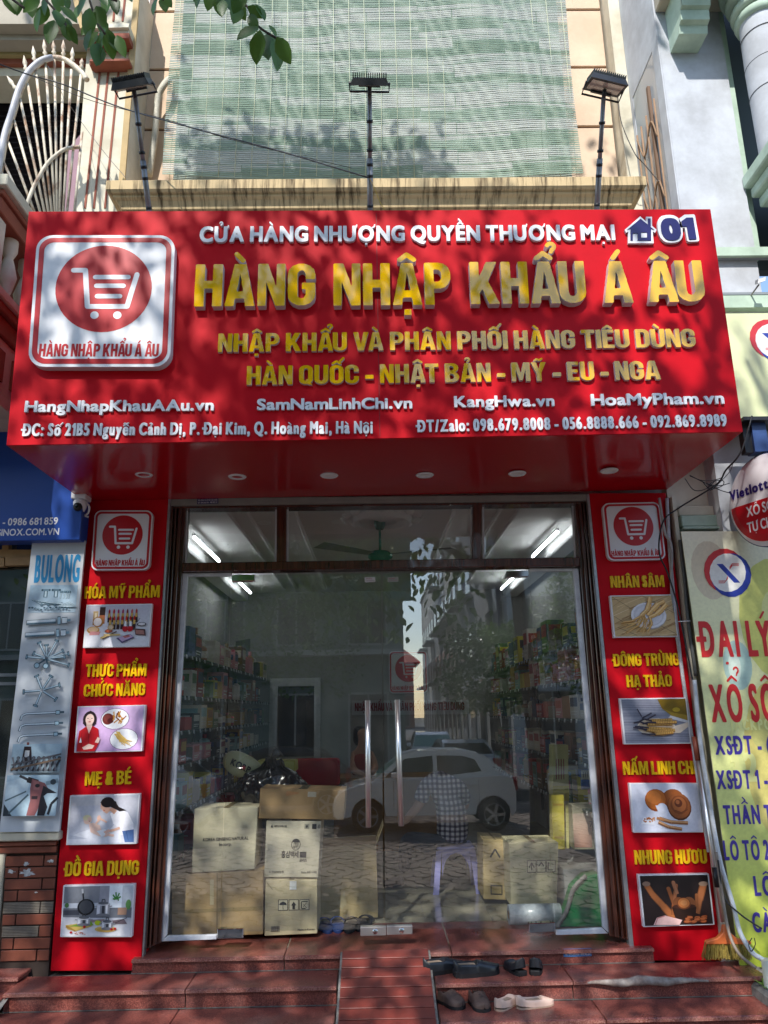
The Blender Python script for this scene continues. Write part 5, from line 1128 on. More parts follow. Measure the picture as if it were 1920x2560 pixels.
skin('shoe', {'a': ((sf.x, sf.y, RZF+.06), .04), 'b': ((sf.x-.08, sf.y+.02, RZF+.04), .04), 'c': ((sf.x-.17, sf.y+.03, RZF+.03), .03)}, [('a', 'b'), ('b', 'c')], BLACK, man)
LIL = mat('lilac_plastic', S(160, 160, 226), rough=.35)
q = W(1136, 2128, MY); sx_, sy_ = q.x, q.y
stl = empty('plastic_stool', (sx_, sy_+.02, RZF), 'lilac plastic stool under the man in the checked shirt', 'stool')
MB().box(-.15, .15, -.15, .15, .31, .335).build('seat', LIL, stl, bevel=.012, seg=2)
for a in (-1, 1):
    for b in (-1, 1):
        MB().slab([(a*.13-.022, b*.13, .31), (a*.13+.022, b*.13, .31), (a*.165+.022, b*.165, 0), (a*.165-.022, b*.165, 0)], (0, -b*.02, 0)).build('leg', LIL, stl)
for b in (-1, 1):
    pts = [(-.11, .31)]+[(-.11+.11*(1-math.cos(t)), .12+.17*math.sin(t)) for t in np.linspace(0, math.pi, 9)]+[(.11, .31)]
    MB().prism([(x, z) for x, z in pts], b*.148, b*.136).build('apron', LIL, stl)
wy = 3.1
wo = empty('person', (0, 0, 0), 'dark-haired woman sitting at the desk deep inside the shop, partly behind the left handle', 'person')
skin('body', {'pel': (j(906, 1960, wy), .08), 'che': (j(906, 1892, wy), .075), 'nec': (j(908, 1862, wy), .045), 'hea': (j(911, 1838, wy-.03), .075), 'top': (j(910, 1822, wy), .08), 'sl': (j(884, 1884, wy), .04), 'el': (j(884, 1925, wy-.08), .038), 'wl': (j(912, 1940, wy-.25), .028), 'sr': (j(928, 1884, wy), .04), 'er': (j(938, 1920, wy-.1), .038), 'wr': (j(930, 1935, wy-.28), .028)},
     [('pel', 'che'), ('che', 'nec'), ('nec', 'hea'), ('hea', 'top'), ('che', 'sl'), ('sl', 'el'), ('el', 'wl'), ('che', 'sr'), ('sr', 'er'), ('er', 'wr')], SKIN, wo)
skin('top', {'pel': (j(906, 1960, wy), .14), 'che': (j(906, 1890, wy), (.14, .14)), 'sl': (j(884, 1884, wy), .075), 'sr': (j(928, 1884, wy), .075)}, [('pel', 'che'), ('che', 'sl'), ('che', 'sr')], mat('orange_blouse', S(156, 64, 44), rough=.8), wo)
skin('hair', {'a': (j(908, 1815, wy+.03), .095), 'b': (j(900, 1838, wy+.06), .08), 'c': (j(892, 1866, wy+.09), .05)}, [('a', 'b'), ('b', 'c')], HAIR, wo)
dk = empty('desk', (W(945, 1965, 3.0).x, 3.0, RZF), 'light brown wooden desk in the middle of the shop behind the door handles', 'desk')
DW = mat('desk_wood', S(150, 106, 52), rough=.4, noise=4, stretch=(1, 1, 6)); zt = W(945, 1940, 2.9).z-RZF
MB().box(-.45, .6, -.3, .3, zt-.03, zt).build('desk_top', DW, dk, bevel=.004); MB().box(-.4, .55, -.27, -.25, .1, zt-.031).build('front_panel', DW, dk); MB().box(-.42, -.4, -.27, .27, 0, zt-.031).build('side_panel', DW, dk); MB().box(.55, .57, -.27, .27, 0, zt-.031).build('side_panel', DW, dk)
ch = empty('office_chair', (W(797, 1935, 2.6).x, 2.6, RZF), 'red and black chair standing in front of the back doorway', 'chair')
z0 = W(797, 1965, 2.6).z-RZF; z1 = W(797, 1895, 2.6).z-RZF
MB().box(-.24, .2, -.03, .03, z0, z1).build('backrest', mat('red_fabric', S(176, 24, 34), rough=.9), ch, bevel=.028, seg=3); MB().box(-.24, .24, 0, .45, z0-.06, z0).build('seat', BLACK, ch, bevel=.02, seg=2)
MB().tube([(0, .22, .05), (0, .22, z0-.05)], .03, 10).build('gas_column', BLACK, ch)
for k in range(5):
    t = k*2*math.pi/5; MB().tube([(0, .22, .06), (.26*math.cos(t), .22+.26*math.sin(t), .03)], .018, 6).build('foot', BLACK, ch)
# wall lamp on left wall
# ------------------------------------------------------------------ upper facade of the shop
PEACH = mat('peach_wall_paint', S(222, 198, 172), rough=.85, noise=1.6, col2=S(204, 178, 152), bump=(30, .2, .004))
GRV = mat('brown_groove', S(128, 88, 66), rough=.9); CREAM = mat('cream_wall_paint', S(214, 208, 188), rough=.85, noise=3, col2=S(188, 180, 158), bump=(14, .2, .004))
CORN = mat('weathered_cornice', S(196, 172, 130), rough=.85, noise=5, col2=S(92, 76, 52), stretch=(6, 1, .4), facs=(.34, .52), bump=(25, .3, .006))
up = empty('upper_wall', (0, 0, 0), 'peach rendered upper wall with brown horizontal grooves above the shop sign', 'wall')
MB().box(-2.12, 2.17, .722, .95, 4.6, 8.9).build('wall_core', GRV, up)
zs = [W(380, y, .7).z for y in (324, 174, 29)]; zs = [4.6]+zs+[zs[-1]+(zs[-1]-zs[-2]), zs[-1]+2*(zs[-1]-zs[-2])]
for a, b in zip(zs[:-1], zs[1:]):
    MB().box(-2.11, -1.2, .7, .7215, a+.012, b-.012).build('render_block', PEACH, up, bevel=.004); MB().box(1.3, 2.165, .7, .7215, a+.012, b-.012).build('render_block', PEACH, up, bevel=.004)
    MB().box(-1.199, 1.299, .7, .7215, a+.012, b-.012).build('render_block', PEACH, up)
MB().box(-2.12, 2.17, .16, .9, 3.31, 4.6).build('lower_wall', PEACH, up)
co = empty('cornice', (0, 0, 0), 'long cream concrete cornice with dark rain stains above the red sign', 'cornice')
prof = [(.7, 5.118), (-.285, 5.118), (-.3, 5.105), (-.3, 5.035), (-.285, 5.02), (-.262, 5.02), (-.262, 4.998), (-.235, 4.985), (-.215, 4.955), (-.21, 4.935), (-.19, 4.935), (-.19, 4.918), (-.165, 4.912), (-.14, 4.88), (-.13, 4.84), (-.08, 4.83), (-.05, 4.77), (.7, 4.76)]
X0, X1 = -1.856, 1.981; mb = MB(); rows = []
for y, z in prof:
    o_ = max(0, y+.3) if y < .69 else (0 if z > 5 else .25); rows.append([(X0+o_, .7, z), (X0+o_, min(y, .69), z), (X1-o_, min(y, .69), z), (X1-o_, .7, z)])
vs = [p for r in rows for p in r]
mb.add(vs, [(i*4+k, i*4+k+1, (i+1)*4+k+1, (i+1)*4+k) for i in range(len(rows)-1) for k in range(3)])
mb.build('moulding', CORN, co)
# bamboo blind
def blind_mat():
    m = bpy.data.materials.new('bamboo_light_bands'); m.use_nodes = True; t = m.node_tree; n = t.nodes; L = t.links; b = n['Principled BSDF']; b.inputs['Roughness'].default_value = .55
    tc = n.new('ShaderNodeTexCoord'); mp = n.new('ShaderNodeMapping'); mp.inputs['Rotation'].default_value = (math.radians(-90), 0, 0); L.new(tc.outputs['Object'], mp.inputs[0])
    bk = n.new('ShaderNodeTexBrick'); bk.inputs['Scale'].default_value = 1; bk.inputs['Brick Width'].default_value = .74; bk.inputs['Row Height'].default_value = .141; bk.inputs['Mortar Size'].default_value = .004; bk.offset = .4; bk.inputs['Bias'].default_value = 0
    bk.inputs['Color1'].default_value = (0, 0, 0, 1); bk.inputs['Color2'].default_value = (1, 1, 1, 1); bk.inputs['Mortar'].default_value = (0, 0, 0, 1); L.new(mp.outputs[0], bk.inputs[0])
    sp = n.new('ShaderNodeSeparateXYZ'); L.new(tc.outputs['Object'], sp.inputs[0])
    ml = n.new('ShaderNodeMath'); ml.operation = 'MULTIPLY'; ml.inputs[1].default_value = 1/.30; zb_ = n.new('ShaderNodeMath'); zb_.operation = 'MULTIPLY_ADD'; zb_.inputs[1].default_value = .13; L.new(bk.outputs[0], zb_.inputs[0]); L.new(sp.outputs[2], zb_.inputs[2]); L.new(zb_.outputs[0], ml.inputs[0])
    frn = n.new('ShaderNodeMath'); frn.operation = 'FRACT'; L.new(ml.outputs[0], frn.inputs[0])
    gt = n.new('ShaderNodeMapRange'); gt.inputs[1].default_value = .42; gt.inputs[2].default_value = .52; L.new(frn.outputs[0], gt.inputs[0])
    no = n.new('ShaderNodeTexNoise'); no.inputs['Scale'].default_value = 1; no.inputs['Detail'].default_value = 8; no.inputs['Roughness'].default_value = .75
    m2 = n.new('ShaderNodeMapping'); m2.inputs['Scale'].default_value = (3.5, 1, 14); L.new(tc.outputs['Object'], m2.inputs[0]); L.new(m2.outputs[0], no.inputs[0])
    a1 = n.new('ShaderNodeMath'); a1.operation = 'MULTIPLY_ADD'; a1.inputs[1].default_value = .34; L.new(gt.outputs[0], a1.inputs[0]); L.new(no.outputs[0], a1.inputs[2])
    a2 = n.new('ShaderNodeMath'); a2.operation = 'MULTIPLY_ADD'; a2.inputs[1].default_value = .26; L.new(bk.outputs[0], a2.inputs[0]); L.new(a1.outputs[0], a2.inputs[2])
    cr = n.new('ShaderNodeValToRGB'); e = cr.color_ramp.elements; e[0].position = .62; e[0].color = (*S(126, 148, 128), 1); e[1].position = 1.0; e[1].color = (*S(186, 190, 182), 1); x = e.new(.76); x.color = (*S(146, 166, 148), 1); x = e.new(.88); x.color = (*S(168, 180, 168), 1)  # pale tones mix weathering with brightness seen between slats, put into the colour
    L.new(a2.outputs[0], cr.inputs[0]); L.new(cr.outputs[0], b.inputs['Base Color']); return m
bl = empty('bamboo_blind', (0, 0, 0), 'large faded green and white bamboo roll blind hanging over the upper wall', 'blind')
sm = MB(); z = 5.668; k = 0
while z < 8.3:
    NSEG = 22; pts = []
    for i in range(NSEG+1):
        x = -1.665+3.42*i/NSEG+.012*math.sin(z*1.7); pts.append((x, .4+.012*math.sin(i*.9+z*2)+.035*math.sin(i*.31+z*.8)+random.uniform(-.0015, .0015), z+.009*math.sin(i*.55+z*1.3)-.012*(i/NSEG)+random.uniform(-.0012, .0012)))
    vs = []; 
    for p in pts: vs += [(p[0], p[1]-.003, p[2]), (p[0], p[1], p[2]+.0062), (p[0], p[1]+.003, p[2]), (p[0], p[1], p[2]-.0062)]
    sm.add(vs, [(i*4+q_, i*4+(q_+1) % 4, (i+1)*4+(q_+1) % 4, (i+1)*4+q_) for i in range(NSEG) for q_ in range(4)]); z += .0186+random.uniform(-.001, .001); k += 1
o = sm.build('bamboo_slat', blind_mat(), bl); o['kind'] = 'stuff'
TH = mat('string', S(196, 200, 170), rough=.8)
for i in range(26):
    x = -1.62+i*.133; MB().tube([(x, .392+.02*math.sin(x*2), 5.66), (x+.01, .39, 6.5), (x, .392, 8.3)], .0022, 4).build('string', TH, bl)
MB().box(-1.62, 1.70, .50, .52, 5.7, 8.4).build('dark_netting', mat('netting', S(150, 160, 150), rough=.9), bl)
# flood lights on poles
BLK = mat('lamp_black', S(38, 40, 44), rough=.45); LG = mat('lamp_glass', S(176, 168, 156), rough=.12, spec=.8); TRP = mat('grey_pole', S(150, 150, 152), rough=.4, metal=.5, noise=14, col2=S(120, 120, 122)); TAPE = mat('black_tape', S(26, 26, 30), rough=.4)
def flood(base, head, yaw, tilt, lab):
    b = W(*base, -1.0); b.z = STP; h = W(*head, -1.42)
    r = empty('flood_light', b, lab, 'flood light', 'black flood lights on poles above the sign')
    H = h-b; m1 = H*.52
    MB().tube([(0, 0, -.0), tuple(m1)], .0165, 12).build('lower_pole', TRP, r); MB().tube([tuple(m1-H*.06), tuple(H)], .0125, 12).build('upper_pole', TRP, r)
    for t in (.14, .38, .47, .58, .8): p = H*t; MB().tube([tuple(p-H*.012), tuple(p+H*.012)], .018, 12).build('tape_band', TAPE, r)
    hd = bpy.data.objects.new('lamp_head', None)
    mb = MB(); wv, dv = .108, .07
    mb.add([(-wv, -dv, 0), (wv, -dv, 0), (wv, dv, 0), (-wv, dv, 0), (-wv*.86, -dv*.82, .035), (wv*.86, -dv*.82, .035), (wv*.86, dv*.82, .035), (-wv*.86, dv*.82, .035)], [(0, 3, 2, 1), (4, 5, 6, 7), (0, 1, 5, 4), (1, 2, 6, 5), (2, 3, 7, 6), (3, 0, 4, 7)])
    for k in range(16):
        x = -wv*.84+k*wv*1.68/15; mb.box(x-.0022, x+.0022, -dv*.8, dv*.8, .0352, .06)
    hb = mb.build('lamp_head', BLK, r); hb.location = H+Vector((0, -.035, .03)); MB().tube([tuple(H-H*.01), tuple(H+Vector((0, -.03, .022)))], .012, 8).build('pole_joint', BLK, r); hb.rotation_euler = (tilt, yaw*.8, yaw)
    MB().slab([(-wv*.85, dv*.62, -.002), (wv*.85, dv*.62, -.002), (wv*.85, -dv*.75, -.002), (-wv*.85, -dv*.75, -.002)], (0, 0, .0015)).build('lamp_glass', LG, hb)
    MB().box(-.06, .06, dv*.64, dv*.85, -.012, -.0005).build('wiring_box', BLK, hb)
    MB().tube([(-wv*1.02, 0, .012), (-wv*1.02, .05, -.035), (wv*1.02, .05, -.035), (wv*1.02, 0, .012)], .006, 6).build('bracket', BLK, hb)
flood((380, 524), (338, 243), -.12, .72, 'left black flood light on a grey pole above the red sign')
flood((925, 524), (924, 236), .02, .8, 'middle black flood light on a grey pole above the red sign')
flood((1487, 522), (1509, 242), .16, .3, 'right black flood light on a grey pole above the red sign')
# pipe and wires on the upper wall
pc = MB().tube(curve_pts([W(373, 440, .64), W(388, 330, .6), W(394, 250, .58), (W(408, 215, .56)), W(424, 198, .6), W(440, 190, .69)], 8), .028, 12).build('curved_pipe', mat('wrapped_pipe', S(206, 200, 182), rough=.6, noise=30, bump=(60, .5, .006))); tag(pc, 'cream wrapped pipe curving up beside the left edge of the bamboo blind', 'pipe')
def cable(pts, r, label, col=(34, 34, 38), grp=None, nm='cable'):
    o = MB().tube(curve_pts(pts, 10), r, 6).build(nm, mat('cable_%d' % col[0], S(*col), rough=.5)); tag(o, label, 'cable', grp); return o
cable([W(-30, 150, -.6), W(70, 186, -.45), W(160, 212, -.4), W(300, 268, -.5), W(500, 325, -.8), W(700, 378, -1.0), W(921, 444, -1.2)], .0045, 'thick black cable sagging from the arched grille to the middle lamp pole')
cable([W(70, 186, -.44), W(230, 252, -.4), W(420, 300, .1), W(600, 355, .3), W(880, 420, .3)], .0022, 'thin black cable running just below the thick one across the blind')
cable([W(120, 165, -.35), W(150, 225, -.35), W(200, 300, .15), W(260, 380, .1), W(314, 444, -.2)], .002, 'thin grey wire slanting from the grille down to the left end of the cornice', (90, 90, 96))
cable([W(1541, 210, .5), W(1552, 300, .5), W(1585, 380, .3), W(1610, 410, .3), W(1648, 455, .1)], .004, 'black cable hanging beside the side window of the grey building')
cable([W(925, 448, -1.25), W(936, 470, -1.1), W(950, 505, -1.0), W(962, 524, -.95)], .002, 'short yellow wire dangling from the middle lamp pole', (200, 176, 60))
# ------------------------------------------------------------------ left neighbour
ln = empty('neighbour_house', (0, 0, 0), 'cream neighbouring house with dark louvred shutters and brown mouldings, left of the shop', 'house')
def Q(mb, px, Y, depth=.1, mi=0): return mb.slab([W(*p, Y) for p in px], (0, depth, 0), mi)
BRN = mat('brown_moulding', S(150, 84, 62), rough=.8, noise=4, col2=S(130, 70, 52)); OCH = mat('ochre_trim', S(190, 164, 118), rough=.85, noise=5); GRY = mat('grey_soffit_paint', S(176, 168, 152), rough=.9, noise=2); OLV = mat('olive_band', S(170, 156, 110), rough=.9, noise=3); SHUT = mat('dark_shutter', S(56, 50, 58), rough=.6, noise=6); LAVW = mat('mauve_post', S(150, 116, 130), rough=.7, noise=5)
Q(MB(), [(232, -60), (352, -60), (300, 540), (185, 540)], .3, .4).build('pilaster', CREAM, ln)
for a, b in (((250, 170), (212, 520)), ((272, 165), (234, 520)), ((296, 180), (262, 520)), ((268, -60), (258, 52)), ((293, -60), (283, 52)), ((318, -60), (306, 52))):
    Q(MB(), [(a[0]-2.5, a[1]), (a[0]+2.5, a[1]), (b[0]+2.5, b[1]), (b[0]-2.5, b[1])], .293, .006).build('maroon_groove', BRN, ln)
Q(MB(), [(338, -60), (352, -60), (306, 520), (291, 520)], .27, .02).build('ochre_strip', OCH, ln)
wl2 = MB(); wl2.slab([W(352, -60, .6), W(380, -60, .6), W(332, 520, .6), W(300, 520, .6)], (0, .2, 0)); wl2.build('white_flashing', mat('white_render', S(226, 212, 206), rough=.9, noise=12), ln)
for y0, y1, mt, d in ((60, 70, CREAM, .16), (70.5, 77, BRN, .1), (77.5, 84, CREAM, .13), (84.5, 97, BRN, .14), (97.5, 102, CREAM, .1), (102.5, 109, BRN, .08), (109.5, 117, CREAM, .06), (148, 153, BRN, .12), (153.5, 161, BRN, .07)):
    Q(MB(), [(225, y0), (323, y0-2), (321, y1-2), (223, y1)], .3-d, d-.002).build('capital_band', mt, ln)
Q(MB(), [(-400, 185), (218, 185), (185, 560), (-400, 560)], .75, .05).build('shutter_backing', SHUT, ln)
sl_ = MB()
for k in range(40):
    z = W(100, 190, .7).z-k*.055; sl_.add([(-5, .745, z), (-2.24, .745, z), (-2.24, .70, z-.035), (-5, .70, z-.035)], [(0, 1, 2, 3)])
sl_.build('louvre_slats', SHUT, ln)['kind'] = 'stuff'
Q(MB(), [(172, 370), (206, 330), (188, 540), (160, 540)], .55, .05).build('mauve_post', LAVW, ln)
z0, z1 = W(100, 160, .5).z, W(100, 186, .5).z
for ya, yb, mt in ((160, 190, CREAM), (137, 159.5, BRN), (100, 136.5, OLV), (60, 99.5, GRY), (-80, 59.5, GRY)):
    d = {160: .4, 137: .36, 100: .32, 60: .2, -80: .1}[ya]
    Q(MB(), [(-500, ya), (219 if ya > 130 else 232, ya), (217 if ya > 130 else 228, yb), (-500, yb)], d, .3).build('fascia_band', mt, ln)
Q(MB(), [(168, -60), (182, -60), (212, 70), (200, 70)], .06, .03).build('yellow_trim', OCH, ln)
# balcony
bc = empty('balcony', (0, 0, 0), 'cream and brown stone balcony of the left neighbour, cut by the photo edge', 'balcony')
BXR = -2.24
for z0, z1, o_, mt, nm in ((4.56, 4.64, .05, CREAM, 'top_rail'), (4.52, 4.558, .02, BRN, 'rail_moulding'), (4.42, 4.518, .0, BRN, 'rail_moulding'), (3.9, 3.96, .02, CREAM, 'base_rail'), (3.84, 3.898, .0, BRN, 'base_moulding'), (3.72, 3.838, -.03, BRN, 'base_moulding'), (3.36, 3.718, -.05, CREAM, 'slab_edge'), (3.28, 3.358, -.02, CREAM, 'slab_moulding')):
    MB().box(-4.2, BXR+o_, -.92-o_, .3, z0, z1).build(nm, mt, bc, bevel=.006)
MB().box(-4.0, BXR-.2, -.9, -.8, 3.961, 4.419).build('stone_panel', mat('rough_brown_stone', S(134, 84, 66), rough=.95, noise=26, col2=S(70, 40, 32), bump=(40, 1, .03)), bc)
MB().box(BXR-.14, BXR-.02, -.9, -.78, 3.961, 4.419).build('corner_post', CREAM, bc, bevel=.01)
for y in (-.6, -.36, -.12):
    MB().lathe([(.035, 0), (.055, .03), (.03, .06), (.05, .14), (.062, .2), (.04, .29), (.028, .33), (.05, .38), (.05, .455)], c=(BXR-.08, y, 3.962), n=14).build('baluster', CREAM, bc)
for y in (-.7, -.35):
    MB().slab([(BXR-.049, y-.12, 3.64), (BXR-.049, y+.12, 3.64), (BXR-.049, y+.12, 3.44), (BXR-.049, y-.12, 3.44)], (.012, 0, 0)).build('side_panel', BRN, bc)
# arched grille
ag = empty('arched_grille', (0, 0, 0), 'arched iron balcony grille with fan bars and spearheads, white paint rusting', 'iron grille')
IRON = mat('rusty_white_iron', S(216, 206, 186), rough=.6, noise=14, col2=S(142, 104, 76), stretch=(1, 1, .5), facs=(.34, .52)); IRW = mat('grey_white_pipe', S(200, 200, 206), rough=.5, noise=6)
k_ = .2532; GYY = -.3
arc = [(-40, 1990), (0, 1700), (60, 1350), (130, 1130), (200, 900), (280, 740), (370, 640), (450, 590), (540, 570), (640, 590), (720, 640), (800, 710), (860, 790)]
ap = curve_pts([W(x*k_, y*k_, GYY) for x, y in arc], 5); MB().tube(ap, .02, 10).build('arch_tube', IRON, ag)
MB().tube(curve_pts([W(x*k_-5, y*k_-1, GYY-.03) for x, y in arc[1:9]], 5), .021, 10).build('outer_tube', IRW, ag)
MB().tube(curve_pts([W(x*k_, y*k_, GYY-.02) for x, y in ((240, 2090), (290, 1950), (340, 1830), (400, 1720), (480, 1600), (570, 1520), (650, 1470), (790, 1450))], 5), .013, 8).build('inner_arch', IRON, ag)
for (a, b), (c, d) in (((-30, 1600), (200, 2130)), ((35, 1600), (262, 2090)), ((80, 1400), (338, 2090)), ((140, 1190), (396, 2090)), ((200, 980), (440, 2090)), ((275, 830), (478, 2090)), ((355, 700), (512, 2090)), ((450, 620), (545, 2090)), ((538, 590), (566, 2090)), ((625, 610), (590, 2090)), ((705, 690), (626, 2090)), ((800, 730), (662, 2090)), ((812, 1300), (735, 2090))):
    MB().tube([W(a*k_, b*k_, GYY), W(c*k_, d*k_, GYY)], .0095, 7).build('fan_bar', IRON, ag)
for (a, b), (c, d) in (((180, 915), (66, 745)), ((262, 735), (235, 545)), ((345, 640), (325, 450)), ((450, 585), (432, 385)), ((535, 565), (525, 400)), ((627, 590), (625, 390)), ((712, 640), (716, 465)), ((803, 700), (810, 570))):
    A_ = W(a*k_, b*k_, GYY-.01); B_ = W(c*k_, d*k_, GYY-.01); v_ = B_-A_; 
    MB().tube([A_, A_+v_*.22, A_+v_*.3, A_+v_*.38, A_+v_*.5, A_+v_*.6, B_], [.006, .008, .018, .008, .013, .017, .001], 8).build('spearhead', IRON, ag)
# blue sign
BLU = mat('blue_sign_sheet', S(20, 74, 168), rough=.35, noise=2, col2=S(18, 68, 156))
bs = empty('blue_sign', (0, 0, 0), 'blue shop sign of the left neighbour with white phone number', 'shop sign')
a, b = W(203, 1300, -.15), W(0, 985, -.15); zl = W(100, 1351, -.15).z
MB().box(-6, a.x, -.15, -.02, zl, 3.6).build('sign_panel', BLU, bs, bevel=.004)
text_px(bs, '- 0986 681 859', (6, 1314), (144, 1311), 1296, -.151, 'plain', [WHITE], .0014, True); text_px(bs, 'GINOX.COM.VN', (-13, 1340), (147, 1337), 1323, -.151, 'plain', [WHITE], .0014, True)
# tiled column, ledge, bolt advertisement
cl = empty('tiled_column', (0, 0, 0), 'brick-tiled column with a cream ledge beneath the bolt advertisement', 'column')
BK = mat('brown_brick_tile', S(134, 76, 58), rough=.35, noise=6, col2=S(108, 60, 46)); RIB = mat('ribbed_cement', S(140, 130, 116), rough=.9, noise=30); JN = mat('dark_joint', S(58, 46, 40), rough=.95)
CXR = -1.922
Lx = W(6, 2300, 0).x
MB().box(Lx-.01, CXR, .012, .4, -.1, 2.7).build('column_core', JN, cl)
MB().box(-6, Lx-.011, .1, .4, .1, 2.5).build('dark_wall', mat('plaster_dark', S(120, 116, 100), rough=.9), cl)
rows_y = [2138, 2167, 2196, 2225, 2254, 2285, 2314, 2344, 2374, 2404]; jx = [318, 135, 303, 125, 290, 112, 280, 97, 265]
for i in range(9):
    zt_ = W(80, rows_y[i]+1.5, 0).z; zb_ = W(80, rows_y[i+1]-2, 0).z; ya = rows_y[i]+14; xj = W(jx[i]*.3435, ya, 0).x; xl = W(14-i*1.6, ya, 0).x
    for n_, (xa, xb) in enumerate(((xl, xj-.004), (xj+.004, CXR-.002))):
        rib = (i == 4) or (i == 6 and n_ == 0)
        if not rib: MB().box(xa, xb, random.uniform(-.002, .002), .0115, zb_, zt_).build('brick_tile', BK, cl, bevel=.002)
        else:
            mb = MB(); h_ = (zt_-zb_)/7
            for q_ in range(7): mb.box(xa, xb, .003, .0115, zb_+q_*h_+.0015, zb_+(q_+1)*h_-.0015)
            mb.build('ribbed_backing', RIB, cl)
def splat(cx, cy, r, seed, par):
    rr = random.Random(seed); pts = []
    for k in range(22):
        t = k/22*2*math.pi; q_ = r*rr.uniform(.45, 1.15); pts.append(W(cx+q_*math.cos(t)*1.5, cy+q_*math.sin(t)*.75, -.0035))
    polys = [[Vector((p.x, p.z, 0)) for p in pts]]; tr = tessellate_polygon(polys); MB().add(pts, [tuple(t) for t in tr]).build('torn_paper', mat('torn_paper', S(206, 206, 204), rough=.9, noise=50, col2=S(150, 150, 150)), par)
splat(68, 2182, 14, 1, cl); splat(28, 2179, 7, 2, cl); splat(127, 2153, 6.5, 3, cl); splat(66, 2160, 7, 4, cl); splat(90, 2231, 3, 6, cl)
MB().box(-2.6, W(147, 2090, -.06).x, -.06, .3, W(70, 2103, -.06).z, W(70, 2081, -.06).z).build('cream_ledge', CREAM, cl, bevel=.006)
MB().box(-2.6, CXR-.002, -.035, .3, W(70, 2115, -.035).z, W(70, 2104.5, -.035).z).build('brown_ledge', BK, cl, bevel=.004); MB().box(-2.3, CXR-.002, -.02, .3, W(70, 2133, -.02).z, W(70, 2115.5, -.02).z).build('brown_ledge', BK, cl, bevel=.004)
MB().box(-2.6, Lx-.02, -.01, .3, -.1, W(70, 2106, -.04).z).build('cream_jamb', CREAM, cl, bevel=.006)
bp = empty('bolt_advert', (0, 0, 0), 'white upright advertisement panel with bolts and the word BULONG', 'advert panel')
aq = [W(*p, -.07) for p in ((81, 1352), (213, 1351), (148, 2079), (-2, 2080))]
MB().slab(aq, (0, .02, 0)).build('white_panel', mat('worn_white_sheet', S(206, 210, 214), rough=.2, noise=3, col2=S(190, 196, 202)), bp)
bt = S(60, 84, 98); bl_ = S(170, 198, 212); bm_ = S(120, 150, 166); bw = S(216, 226, 232)
sh = [('r', .06, .735, .94, .835, (S(176, 196, 210), S(158, 184, 202)))]
def bolt(x0, y0, x1, y1, w, nut=True):
    asp = .2
    r = [('l', [(x0, y0), (x1, y1)], w, bt), ('l', [(x0, y0+w*.12), (x1, y1+w*.12)], w*.6, bl_), ('l', [(x0, y0+w*.2), (x1, y1+w*.2)], w*.2, bw)]
    if nut:
        ux, uy = (x1-x0), (y1-y0); L = math.hypot(ux*.185, uy)+1e-9; dx, dy = ux/L*.008, uy/L*.008
        r += [('l', [(x1, y1), (x1+dx*.9, y1+dy*.9)], w*2.3, bt), ('l', [(x1+dx*.2, y1+dy*.2), (x1+dx*.7, y1+dy*.7)], w*1.5, bm_)]
    return r
rr = random.Random(6)
for x in (.36, .55): sh += bolt(x, .79, x, .813, .014)
for x in (.64, .70, .75, .79): sh += bolt(x, .785, x+.01, .806, .004)
for k in range(8): sh += bolt(.12+k*.05, .783-k*.002, .3+k*.06, .765, .005, k % 2 == 0)
for k in range(6): sh += bolt(.6+k*.03, .755, .82+k*.03, .775-k*.004, .0035, False)
for k in range(14): sh.append(('e', .1+k*.055, .748+rr.uniform(-.003, .006), .022, .0035, bt)); sh.append(('e', .1+k*.055, .748, .010, .0015, bl_))
for y in (.704, .660):
    sh += [('l', [(.08+.0, y-.006), (.62, y)], .0175, bt), ('l', [(.09, y-.006), (.61, y)], .0145, bw), ('l', [(.09, y-.009), (.61, y-.003)], .004, bm_), ('l', [(.09, y-.011), (.61, y-.0055)], .003, bt), ('l', [(.64, y+.001), (.7, y+.002)], .03, bt), ('l', [(.645, y+.001), (.695, y+.002)], .024, bl_), ('l', [(.72, y+.001), (.82, y+.002)], .024, bt), ('l', [(.725, y+.001), (.815, y+.002)], .019, bw), ('l', [(.82, y+.002), (.88, y+.003)], .009, bm_)]
c = (.52, .571)
for a_, L_2 in ((112, .055), (95, .042), (72, .06), (35, .042), (18, .05), (150, .034), (172, .045), (-22, .055), (8, .04)):
    t = math.radians(a_); sh += bolt(c[0]+.03*math.cos(t), c[1]+.006*math.sin(t), c[0]+L_2*8*math.cos(t)*.95, c[1]+L_2*1.05*math.sin(t), .0075)
for x, y in ((.36, .548), (.52, .546)): sh += [('e', x, y, .055, .011, bt), ('e', x, y, .04, .008, bl_), ('l', [(x+.03, y+.005), (c[0]-.0, c[1])], .006, bt)]
c = (.50, .462)
for a_ in (112, 65, 20, 185, -35, 255):
    t = math.radians(a_); sh += bolt(c[0]+.03*math.cos(t), c[1]+.006*math.sin(t), c[0]+.3*math.cos(t), c[1]+.05*math.sin(t), .008)
for y in (.383, .347, .311):
    sh += [('l', [(.18, y-.022), (.2, y-.006), (.27, y), (.78, y+.004)], .0085, bt), ('l', [(.185, y-.02), (.205, y-.005), (.27, y+.0005), (.78, y+.0045)], .0045, bw), ('l', [(.78, y+.004), (.86, y+.005)], .015, bt), ('l', [(.79, y+.004), (.85, y+.005)], .01, bl_), ('l', [(.86, y+.005), (.93, y+.0055)], .007, bt)]
sh += [('r', .1, .19, .95, .283, (S(136, 152, 160), S(160, 184, 198))), ('p', [(.3, .285-.01), (.42, .275), (.46, .225), (.28, .22)], S(52, 40, 42)), ('r', .32, .24, .4, .262, S(200, 200, 200)), ('r', .34, .28, .38, .289, S(120, 60, 50))]
